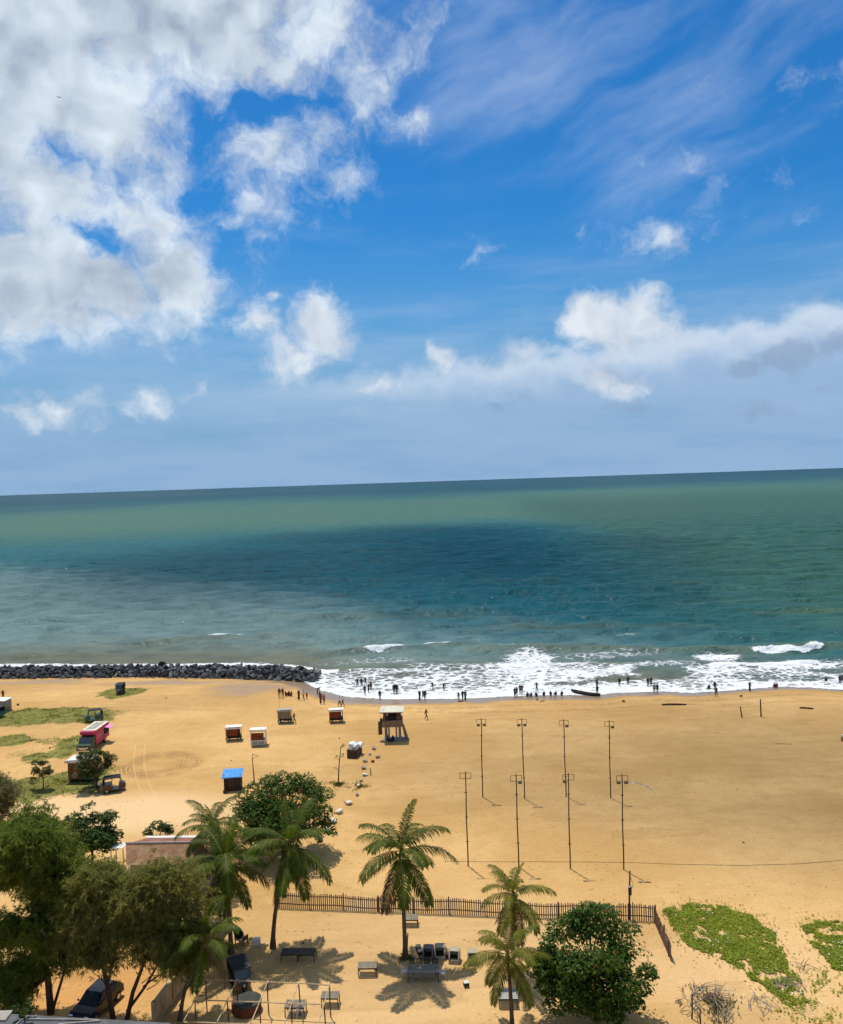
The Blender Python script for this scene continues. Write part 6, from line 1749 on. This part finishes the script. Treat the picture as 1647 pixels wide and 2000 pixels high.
WICK = pm('wicker_grey', (0.40, 0.34, 0.25), 0.85, 0.25, 14, 0.5); WICKD = pm('wicker_shadow', (0.040, 0.025, 0.018), 0.9, 0.3, 10, 0.3)
def wicker_seat(label, x0, x1, py_b, rz, mat):
    px = (x0 + x1) / 2; b_ = G(px, py_b - 5); w_ = (x1 - x0) * 0.92 * b_.y / FPX
    root = thing('wicker_seat', label, 'seat', b_, rz, 'boxy wicker seats by the tall palm')
    d_ = 0.78; h = 0.80
    for sx in (-1, 1): MB().prism([(-d_ / 2, 0.0), (-d_ / 2, 0.34), (-d_ / 2 + 0.06, 0.50), (-0.10, h), (d_ / 2, h + 0.04), (d_ / 2, 0.0)], sx * w_ / 2 - 0.045, sx * w_ / 2 + 0.045, 'x').build('side_panel', mat, root)
    MB().box((0, 0.15, h - 0.0), (w_ - 0.10, 0.52, 0.06), rx=0.07).build('top', mat, root)
    MB().box((0, d_ / 2 - 0.04, 0.42), (w_ - 0.10, 0.06, 0.78)).build('back', mat, root)
    MB().box((0, -0.02, 0.20), (w_ - 0.10, d_ - 0.14, 0.24)).build('seat_base', WICKD, root)
    MB().box((0, -d_ / 2 + 0.035, 0.14), (w_ - 0.10, 0.06, 0.30)).build('front_panel', mat, root)
wicker_seat('boxy grey wicker seat nearest the tall palm, darker than the rest', 827, 847, 1877, R(-8), pm('wicker_dark', (0.20, 0.185, 0.145), 0.85, 0.25, 14, 0.5))
wicker_seat('boxy wicker seat second from the tall palm', 850, 870, 1875, R(-2), WICK)
wicker_seat('boxy wicker seat third from the tall palm', 878, 898.5, 1882.5, R(-10), WICK)
wicker_seat('boxy wicker seat standing apart at the right end of the row', 913.6, 932, 1886, R(-3), WICK)
def stool(label, px, py, s, mat, rz=0.2):
    b_ = G(px, py); root = thing('side_stool', label, 'stool', b_, rz, 'small square stools among the wicker seats')
    MB().rbox((0, 0, s * 0.9), (s, s, 0.06), 0.015).build('seat', mat, root)
    for sx in (-1, 1):
        for sy in (-1, 1): MB().box((sx * s * 0.42, sy * s * 0.42, s * 0.44), (0.05, 0.05, s * 0.92)).build('leg', WICKD, root)
    for sx in (-1, 1): MB().box((sx * s * 0.44, 0, s * 0.6), (0.02, s * 0.8, s * 0.5)).build('side', WICKD, root)
    MB().box((0, -s * 0.44, s * 0.55), (s * 0.8, 0.02, s * 0.55)).build('front', WICKD, root)
stool('small square stool close to the tall palm trunk, the farther one', 818, 1857, 0.40, WICK); stool('small square stool close to the tall palm trunk, the nearer one', 822, 1866, 0.42, WICK)
stool('small square stool between two wicker seats', 875, 1871, 0.36, WOOD_RED); stool('lone small stool below the yellowish palm frond', 911, 1927, 0.36, CWHITE)
tag(MB().rbox((0, 0, 0.24), (0.55, 0.42, 0.5), 0.02).build('white_block', WHITE, None, G(502, 1845), rz=0.25), 'white block lying left of the leaning palm', 'block')
# round-backed chair in the shade
b_ = G(472, 1843); root = thing('round_back_chair', 'round backed cane chair in the palm shade', 'chair', b_, R(155))
ring = [(0.48 * math.cos(a), 0.30 + 0.06 * math.sin(a), 0.95 + 0.48 * math.sin(a)) for a in np.linspace(0, 2 * math.pi, 19)]
MB().tube(ring, 0.035, 6, cap=False).build('back_ring', CWHITE, root); MB().tube([(0, 0.31, 0.95), (0, 0.33, 0.951)], [0.44, 0.44], 16).build('backrest', WICKD, root)
MB().rbox((0, 0, 0.42), (0.8, 0.7, 0.16), 0.05).build('seat', WICK, root)
for sx in (-1, 1):
    MB().box((sx * 0.40, 0, 0.52), (0.07, 0.6, 0.30)).build('arm', WOOD_RED, root)
    for sy in (-1, 1): MB().box((sx * 0.36, sy * 0.28, 0.18), (0.06, 0.06, 0.42)).build('leg', WOOD_RED, root)
# round covered well under the pole frame
b_ = G(482, 1972); root = thing('covered_well', 'round brown walled well with a grey green lid', 'well', b_)
MB().tube([(0, 0, -0.2), (0, 0, 0.62)], [0.98, 0.98], 26).build('ring_wall', WOOD_RED, root); MB().tube([(0.12, -0.05, 0.62), (0.12, -0.05, 0.72)], [0.92, 0.90], 26).build('lid', pm('well_lid', (0.045, 0.048, 0.036), 0.6, 0.3, 2, 0.1), root)
# pole frame
def pole_frame():
    z = 2.15
    rows = [((402, 1913.5), (644, 1924)), ((381, 1954), (633, 1961.6)), ((358.5, 1996.6), (622, 2003))]
    g = [[at_z(a[0] + (c_[0] - a[0]) * k / 4, a[1] + (c_[1] - a[1]) * k / 4, z) for k in range(5)] for a, c_ in rows]
    m = Vector((g[1][2].x, g[1][2].y, 0)); root = thing('pole_frame', 'open pergola frame of pale poles on rusty posts', 'pergola', m)
    up = Vector((0, 0, 0.05)); r_ = random.Random(5)
    def bent(a, c_, n=6): return [a.lerp(c_, i / n) + Vector((0, 0, r_.uniform(-.025, .025))) for i in range(n + 1)]
    for row in g: MB().tube(bent(row[0] - m, row[4] - m), 0.038, 6).build('beam', BAMBOO, root)
    for k in range(5):
        MB().tube(bent(g[0][k] - m + up + (g[0][k] - g[1][k]) * 0.06, g[2][k] - m + up), 0.038, 6).build('rafter', BAMBOO, root)
        for row in g:
            p = row[k] - m; MB().tube([(p.x, p.y, -0.3), (p.x + r_.uniform(-.04, .04), p.y, z * .5), (p.x, p.y, z - 0.02)], 0.042, 6).build('post', RUST, root)
pole_frame()

# ---------------------------------------------------------------- brushwood and litter, bottom right
def brush(label, px, py, rx, ry, n, ln, seed, mat, cat='brushwood', nm='branch'):
    r_ = random.Random(seed); c0 = G(px, py); w_ = wm([(px, py, rx, ry)])[0]
    root = thing('brushwood_pile', label, cat, c0)
    for i in range(n):
        a = r_.uniform(0, 6.28); rr = math.sqrt(r_.random())
        x, y = w_[2] * rr * math.cos(a), w_[3] * rr * math.sin(a)
        an = r_.gauss(1.2, 0.8); L_ = ln * r_.uniform(0.5, 1.2)
        d = Vector((math.cos(an), math.sin(an), r_.uniform(-0.05, 0.35))) * L_ / 2
        p = Vector((x, y, 0.06 + 0.35 * (1 - rr) * r_.random()))
        b_ = Vector((r_.uniform(-.12, .12), r_.uniform(-.12, .12), r_.uniform(0, .12)))
        MB().tube([p - d + Vector((0, 0, abs(d.z))), p + b_ + Vector((0, 0, abs(d.z))), p + d + Vector((0, 0, abs(d.z)))], [0.03, 0.024, 0.010], 4).build(nm, mat, root)
brush('tangled pile of grey branches by the bottom edge', 1392, 1962, 46, 42, 52, 1.3, 1, TWIG)
brush('long grey dead palm frond lying across the beach vine', 1532, 1923, 36, 9, 14, 1.5, 2, TWIG)
brush('grey dead branches on the sand below the vine mat', 1490, 1962, 26, 16, 12, 1.2, 3, TWIG)
brush('few brown twigs right of the large vine mat', 1570, 1890, 26, 10, 6, 1.2, 4, WOOD_BROWN)
plain_post('wooden_stake', 'dark stake standing in the branch pile', (1352, 1990), (1352, 1942), 0.05); plain_post('wooden_stake', 'dark stake at the bottom edge beside the branch pile', (1369, 2008), (1368, 1972), 0.05)
plain_post('wooden_post', 'wooden post at the end of the fence return', (1306, 1868), (1304.5, 1834), 0.05, WOOD_GREY)
brush('dry scrub twigs among the branch pile', 1375, 1968, 48, 46, 60, 0.6, 6, WOOD_BROWN)
tuft(1400, 1965, 40, 36, 700, 'dull scrub growing through the branch pile', 64)
lump(1392, 1946, 30, 'flat brown dead leaf sheath on the branch pile', 'palm sheath', WOOD_RED, 0.22, 15)
r2 = np.random.default_rng(81); V = []; F = []
for poly, n in ((pA, 70), (pB, 90), ([(1330, 1900), (1560, 1900), (1640, 2000), (1330, 2000)], 60)):
    Wp = wpoly(poly); a = np.array(Wp); lo, hi = a.min(0), a.max(0); k = 0
    while k < n:
        x, y = r2.uniform(lo, hi)
        if not in_poly(np.array(x), np.array(y), Wp) or fbm(np.array(x / 1.2), np.array(y / 1.2), 83, 3) < 0.5: continue
        z = float(gz(x, y)) + 0.16 + 0.1 * r2.random(); s = r2.uniform(0.03, 0.09); o = len(V); an = r2.uniform(0, 6.28)
        c1, s1 = math.cos(an) * s, math.sin(an) * s
        V += [(x + c1, y + s1, z), (x - s1 * .6, y + c1 * .6, z + s * .4), (x - c1, y - s1, z), (x + s1 * .6, y - c1 * .6, z - s * .2), (x, y, z - s * 0.8)]
        F += [(o, o + 1, o + 2, o + 3), (o, o + 3, o + 4), (o + 3, o + 2, o + 4), (o + 2, o + 1, o + 4), (o + 1, o, o + 4)]; k += 1
tag(MB().add(V, F).build('litter', WHITE), 'scraps of white litter caught in the beach vine', None, kind='stuff')
# a bird high in the sky
d = dir_of(115.5, 190); p = Vector((0, 0, CAM_H)) + d * 150
root = thing('bird', 'tiny dark bird flying against the big cloud', 'bird', p, 0.5)
MB().tube([(0, -0.16, 0), (0, -0.06, 0.01), (0, 0.08, 0), (0, 0.2, 0)], [0.015, 0.05, 0.05, 0.01], 6).build('body', DARKLUMP, root)
for sx in (-1, 1): MB().add([(0, -0.06, 0.02), (sx * 0.22, -0.02, 0.10), (sx * 0.42, 0.10, 0.05), (sx * 0.2, 0.10, 0.08), (0, 0.08, 0.02)], [(0, 1, 3, 4), (1, 2, 3)]).build('wing', DARKLUMP, root)

# ================================================================== PEOPLE
def body_mesh(pose, robe=False):
    """one continuous body grown over a skeleton; faces coloured by the limb they belong to (skin, hair, top, bottom)"""
    J = dict(pel=(0, 0, .92), sp=(0, .01, 1.12), ch=(0, 0, 1.30), nk=(0, .01, 1.45), hd=(0, -.02, 1.56), ht=(0, -.01, 1.64),
             sL=(-.17, 0, 1.37), eL=(-.23, .03, 1.10), hL=(-.21, -.05, .86), fL=(-.21, -.08, .76), sR=(.17, 0, 1.37), eR=(.23, .03, 1.10), hR=(.21, -.05, .86), fR=(.21, -.08, .76),
             pL=(-.09, 0, .88), kL=(-.10, -.02, .49), aL=(-.10, .03, .08), tL=(-.11, -.12, .03), pR=(.09, 0, .88), kR=(.10, -.02, .49), aR=(.10, .03, .08), tR=(.11, -.12, .03))
    J.update(pose)
    RAD = dict(pel=.135, sp=.115, ch=.145, nk=.055, hd=.095, ht=.07, sL=.07, eL=.048, hL=.036, fL=.03, sR=.07, eR=.048, hR=.036, fR=.03, pL=.10, kL=.07, aL=.045, tL=.04, pR=.10, kR=.07, aR=.045, tR=.04)
    E = [('pel', 'sp', 'top'), ('sp', 'ch', 'top'), ('ch', 'nk', 'skin'), ('nk', 'hd', 'skin'), ('hd', 'ht', 'hair'), ('ch', 'sL', 'top'), ('sL', 'eL', 'top'), ('eL', 'hL', 'skin'), ('hL', 'fL', 'skin'), ('ch', 'sR', 'top'), ('sR', 'eR', 'top'), ('eR', 'hR', 'skin'), ('hR', 'fR', 'skin')]
    if robe:
        b = J['pel']; J['r1'] = (b[0], b[1], b[2] * .55); J['r2'] = (b[0], b[1] + .02, .05)
        RAD['r1'] = .17; RAD['r2'] = .21; RAD['pel'] = .15
        E += [('pel', 'r1', 'bottom'), ('r1', 'r2', 'bottom')]
        for k in ('pL', 'kL', 'aL', 'tL', 'pR', 'kR', 'aR', 'tR'): J.pop(k)
    else:
        E += [('pel', 'pL', 'bottom'), ('pL', 'kL', 'bottom'), ('kL', 'aL', 'bottom'), ('aL', 'tL', 'skin'), ('pel', 'pR', 'bottom'), ('pR', 'kR', 'bottom'), ('kR', 'aR', 'bottom'), ('aR', 'tR', 'skin')]
    names = list(J); idx = {k: i for i, k in enumerate(names)}
    me = bpy.data.meshes.new('skel')
    me.from_pydata([J[k] for k in names], [(idx[a], idx[b]) for a, b, _ in E], [])
    o = bpy.data.objects.new('skel', me); COL.objects.link(o)
    md = o.modifiers.new('s', 'SKIN'); md.use_smooth_shade = True
    for k in names:
        sv = me.skin_vertices[0].data[idx[k]]; r = RAD[k]
        sv.radius = (r * (1.18 if k in ('pel', 'sp', 'ch') else 1), r * (.82 if k in ('pel', 'sp', 'ch') else 1)); sv.use_root = (k == 'pel')
    sb = o.modifiers.new('d', 'SUBSURF'); sb.levels = 1; sb.render_levels = 1
    dg = bpy.context.evaluated_depsgraph_get(); dg.update()
    res = bpy.data.meshes.new_from_object(o.evaluated_get(dg))
    bpy.data.objects.remove(o); bpy.data.meshes.remove(me)
    part = {'skin': 0, 'hair': 1, 'top': 2, 'bottom': 3}
    segs = [(Vector(J[a]), Vector(J[b]), RAD[a], RAD[b], part[p]) for a, b, p in E]
    mi = []
    for p in res.polygons:
        c_ = p.center; best = (9, 0)
        for a, b, ra, rb, k in segs:
            d = b - a; t = max(0, min(1, (c_ - a).dot(d) / (d.length_squared + 1e-9)))
            dist = (c_ - (a + d * t)).length - (ra + (rb - ra) * t)
            if dist < best[0]: best = (dist, k)
        k = best[1]
        hd = Vector(J['hd'])
        if (c_ - hd).length < 0.13 and k == 0 and c_.y > hd.y + 0.02: k = 1       # hair at the back of the head
        mi.append(k)
    res.materials.clear()
    for _ in range(4): res.materials.append(None)
    res.polygons.foreach_set('material_index', mi)
    res.polygons.foreach_set('use_smooth', [True] * len(res.polygons))
    res.name = 'person'
    return res
def sitp(z=0.0):
    return dict(pel=(0, .05, .16), sp=(0, .08, .36), ch=(0, .05, .55), nk=(0, .03, .70), hd=(0, -.01, .81), ht=(0, 0, .89), sL=(-.17, .04, .62), eL=(-.22, -.10, .40), hL=(-.15, -.28, .36), fL=(-.12, -.36, .33), sR=(.17, .04, .62), eR=(.22, -.10, .40), hR=(.15, -.28, .36), fR=(.12, -.36, .33),
                pL=(-.09, .0, .15), kL=(-.13, -.36, .40), aL=(-.12, -.55, .07), tL=(-.12, -.68, .04), pR=(.09, .0, .15), kR=(.13, -.36, .40), aR=(.12, -.55, .07), tR=(.12, -.68, .04))
POSES = {
    'stand': body_mesh({}),
    'arms': body_mesh(dict(eL=(-.30, -.05, 1.15), hL=(-.16, -.20, 1.05), fL=(-.08, -.22, 1.03), kR=(.13, -.03, .49), aR=(.16, .02, .08), tR=(.18, -.12, .03))),
    'walk': body_mesh(dict(kL=(-.10, -.16, .50), aL=(-.10, -.26, .10), tL=(-.10, -.40, .06), kR=(.10, .06, .48), aR=(.10, .30, .12), tR=(.10, .20, .04), eL=(-.22, .14, 1.12), hL=(-.20, .16, .88), fL=(-.2, .14, .79), eR=(.22, -.10, 1.12), hR=(.20, -.26, .95), fR=(.19, -.34, .90))),
    'wade': body_mesh(dict(eL=(-.34, 0, 1.18), hL=(-.50, -.08, 1.02), fL=(-.57, -.10, .98), eR=(.34, 0, 1.18), hR=(.50, -.08, 1.05), fR=(.58, -.1, 1.04), kL=(-.14, -.06, .5), aL=(-.18, .03, .08), tL=(-.2, -.1, .03))),
    'robe': body_mesh(dict(eL=(-.21, -.06, 1.10), hL=(-.10, -.18, 1.02), fL=(-.04, -.20, 1.0)), True),
    'sit': body_mesh(sitp()),
    'bend': body_mesh(dict(sp=(0, -.10, 1.08), ch=(0, -.30, 1.16), nk=(0, -.44, 1.18), hd=(0, -.55, 1.16), ht=(0, -.62, 1.13), sL=(-.17, -.32, 1.14), eL=(-.19, -.38, .88), hL=(-.16, -.46, .66), fL=(-.15, -.48, .57), sR=(.17, -.32, 1.14), eR=(.19, -.38, .88), hR=(.16, -.46, .66), fR=(.15, -.48, .57), kL=(-.11, -.06, .48), kR=(.11, -.06, .48))),
}
SKIN = pm('skin_brown', (0.17, 0.085, 0.05), 0.6, 0.15, 6, 0.05); HAIR = pm('hair_black', (0.012, 0.010, 0.009), 0.5, 0.2, 8, 0.1)
CLOTH = {}
def cloth(name):
    cols = dict(black=(.015, .015, .018), navy=(.02, .03, .07), maroon=(.16, .03, .04), white=(.62, .60, .57), red=(.30, .05, .04), blue=(.06, .12, .28), grey=(.16, .16, .16), brown=(.09, .055, .035), pink=(.45, .20, .24), teal=(.03, .12, .13), sand=(.33, .24, .15), purple=(.10, .05, .14))
    return pm('cloth_' + name, cols[name], 0.85, 0.2, 8, 0.1)
def person(px, py, pose, face, top, bottom, label, grp=None, sc=1.0, sink=0.0, tilt=0.0):
    b = G(px, py)
    if b.z < SEA + 0.02: b.z = SEA - sink
    else: b.z -= 0.01
    o = link('person', POSES[pose], None, b)
    o.rotation_euler = (tilt, 0, R(face)); o.scale = (sc, sc, sc)
    for i, m in enumerate((SKIN, HAIR, cloth(top), cloth(bottom))):
        o.material_slots[i].link = 'OBJECT'; o.material_slots[i].material = m
    return tag(o, label, 'person', grp or 'people along the shore')
S = 'people along the shore'
person(6, 1366, 'arms', 20, 'brown', 'black', 'person in dark clothes standing behind the white shed', 'people on the sand')
person(546, 1363, 'stand', 200, 'maroon', 'sand', 'person standing leftmost of the group by the breakwater end')
person(552.5, 1363, 'arms', 30, 'brown', 'maroon', 'person with bent arms next to the leftmost bather')
person(558.5, 1360, 'sit', 150, 'black', 'maroon', 'person in black sitting low beside two others near the breakwater')
person(564.5, 1359, 'sit', 200, 'maroon', 'black', 'person sitting upright in the middle of the dark seated trio')
person(569.5, 1360, 'sit', 240, 'brown', 'black', 'person sitting rightmost of the dark trio near the breakwater')
person(584, 1367, 'robe', 10, 'brown', 'black', 'person in a long dark skirt alone below the breakwater end')
person(593, 1367, 'walk', 60, 'white', 'black', 'person in a pale top and dark trousers walking with a child')
person(599.5, 1366, 'stand', 0, 'red', 'brown', 'child standing close beside the pale topped walker', sc=.72)
person(620, 1357, 'bend', 110, 'black', 'black', 'person bending down at the edge of the wash on the left')
person(624.5, 1360, 'sit', 60, 'maroon', 'black', 'person crouching right beside the bending one')
person(626.5, 1375, 'robe', 0, 'maroon', 'maroon', 'person in a maroon dress on the dry sand')
person(633.2, 1375, 'stand', 10, 'pink', 'navy', 'person in a pink shirt beside the maroon dress')
person(664, 1380.5, 'walk', 300, 'white', 'black', 'person in white nearest the right hand cart, left of two')
person(670, 1380, 'walk', 280, 'white', 'navy', 'person in white walking rightmost of two by the cart')
person(698.7, 1348, 'wade', 180, 'black', 'black', 'bather farthest left standing deep in the foam', sink=.35)
person(706.8, 1348, 'stand', 180, 'black', 'black', 'bather second from left standing deep in the foam', sink=.3)
person(714.5, 1347.5, 'wade', 170, 'navy', 'black', 'bather in navy behind another at the edge of the deep foam', sink=.25)
person(713, 1359.5, 'stand', 180, 'black', 'navy', 'bather in black nearest the sand of the left foam group', sink=.05)
person(720.5, 1357, 'walk', 210, 'brown', 'black', 'bather stepping out of the foam, left of a pair', sink=.1)
person(725.3, 1353.5, 'stand', 180, 'brown', 'black', 'bather rightmost of the left foam group', sink=.15)
person(742.5, 1367, 'stand', 5, 'black', 'black', 'lone person in black standing on wet sand before the tower roof')
person(769.8, 1359, 'stand', 170, 'black', 'brown', 'left one of three bathers standing close together', sink=.05)
person(772.8, 1358, 'arms', 180, 'navy', 'black', 'middle one of three bathers standing close together', sink=.05)
person(776, 1359, 'stand', 190, 'black', 'black', 'right one of three bathers standing close together', sink=.05)
person(820, 1368, 'robe', 20, 'black', 'black', 'person in a black robe with two companions at the water line')
person(827, 1367, 'walk', 330, 'navy', 'black', 'person in navy between the black robe and another')
person(830.8, 1367, 'stand', 10, 'black', 'navy', 'person in black rightmost of the robed group')
person(846, 1353.5, 'bend', 200, 'black', 'brown', 'bather leaning over in the foam, left of two', sink=.1)
person(867, 1354.5, 'bend', 150, 'black', 'black', 'bather stooping low in the foam, right of two', sink=.1)
person(896, 1368, 'stand', 0, 'grey', 'brown', 'thin child left of two adults at the water line', sc=.85)
person(904, 1368, 'walk', 20, 'black', 'navy', 'adult in black beside the thin child')
person(909.2, 1368, 'robe', 340, 'navy', 'black', 'adult in a long dark dress right of the thin child')
person(833, 1405.5, 'walk', 70, 'brown', 'black', 'person walking alone on the dry sand right of the tower', 'people on the sand')
person(575, 1413, 'walk', 90, 'navy', 'brown', 'person stepping away from the grey roofed cart', 'people on the sand')
person(1006, 1362, 'walk', 190, 'black', 'black', 'person in black leftmost of the four beside the seated row')
person(1009.6, 1361, 'stand', 190, 'navy', 'black', 'person in navy second of the four beside the seated row')
person(1016.5, 1357, 'stand', 180, 'black', 'black', 'taller bather third of the four, at the foam', sink=.05)
person(1020.3, 1357, 'arms', 180, 'brown', 'black', 'bather fourth of the four, at the foam', sink=.05)
person(1031, 1361.5, 'sit', 180, 'black', 'black', 'person sitting at the left end of the seated row')
person(1038, 1361.5, 'sit', 200, 'purple', 'black', 'person in purple sitting second in the seated row')
person(1047.6, 1361.5, 'sit', 160, 'black', 'brown', 'person sitting third in the row below a standing bather')
person(1048.8, 1354, 'wade', 180, 'brown', 'black', 'bather standing in the foam above the seated row', sink=.05)
person(1063, 1359.5, 'sit', 180, 'black', 'black', 'person sitting fourth in the row at the water line')
person(1076, 1359.3, 'sit', 170, 'navy', 'black', 'person sitting fifth in the row at the water line')
person(1086, 1359, 'sit', 200, 'black', 'black', 'person sitting sixth in the row at the water line')
person(1098, 1359, 'sit', 180, 'maroon', 'black', 'person sitting seventh, at the right end of the row')
person(1166.5, 1349, 'stand', 180, 'black', 'black', 'bather in the foam behind the one at the boat', sink=.1)
person(1167.2, 1358, 'arms', 200, 'black', 'navy', 'person standing at the right end of the boat')
person(1210.4, 1345, 'stand', 180, 'black', 'black', 'bather standing in the foam right of the boat, left of two', sink=.2)
person(1227.5, 1342.5, 'arms', 170, 'black', 'black', 'bather standing in the foam right of the boat, right of two', sink=.25)
person(1266.2, 1345, 'stand', 180, 'black', 'navy', 'left bather of the farther pair in the middle right', sink=.15)
person(1272.3, 1344, 'arms', 190, 'black', 'black', 'right bather of the farther pair in the middle right', sink=.15)
person(1278.5, 1355, 'stand', 180, 'grey', 'black', 'left person of the nearer pair on wet sand, middle right')
person(1284.4, 1355, 'stand', 190, 'black', 'black', 'right person of the nearer pair on wet sand, middle right')
person(1385.7, 1348, 'sit', 180, 'black', 'black', 'bather sitting in the shallow wash left of the striding pair', sink=.05)
person(1396.8, 1350, 'stand', 170, 'black', 'black', 'bather behind the striding person on the right', sink=.02)
person(1399.6, 1361, 'walk', 320, 'navy', 'black', 'person striding up the sand on the right')
person(1465, 1350.5, 'robe', 0, 'purple', 'black', 'lone robed person standing right of the dark heap')
person(1513.8, 1343.5, 'sit', 180, 'brown', 'black', 'left of two people sitting close at the far right wash')
person(1518, 1343.5, 'sit', 180, 'red', 'black', 'right of two people sitting close at the far right wash')
person(1614, 1337, 'stand', 180, 'black', 'black', 'swimmer far right with only head and chest out of the foam', sink=1.0)
person(1641, 1340, 'stand', 180, 'black', 'navy', 'bather at the right edge, left of two', sink=.2)
person(1645.5, 1338.5, 'wade', 190, 'navy', 'black', 'bather at the right edge, right of two', sink=.2)
person(758, 1448, 'sit', 30, 'purple', 'black', 'person in purple sitting in the shade under the tower', 'people on the sand')
person(768, 1448, 'sit', 340, 'black', 'black', 'person in black sitting in the shade under the tower', 'people on the sand')
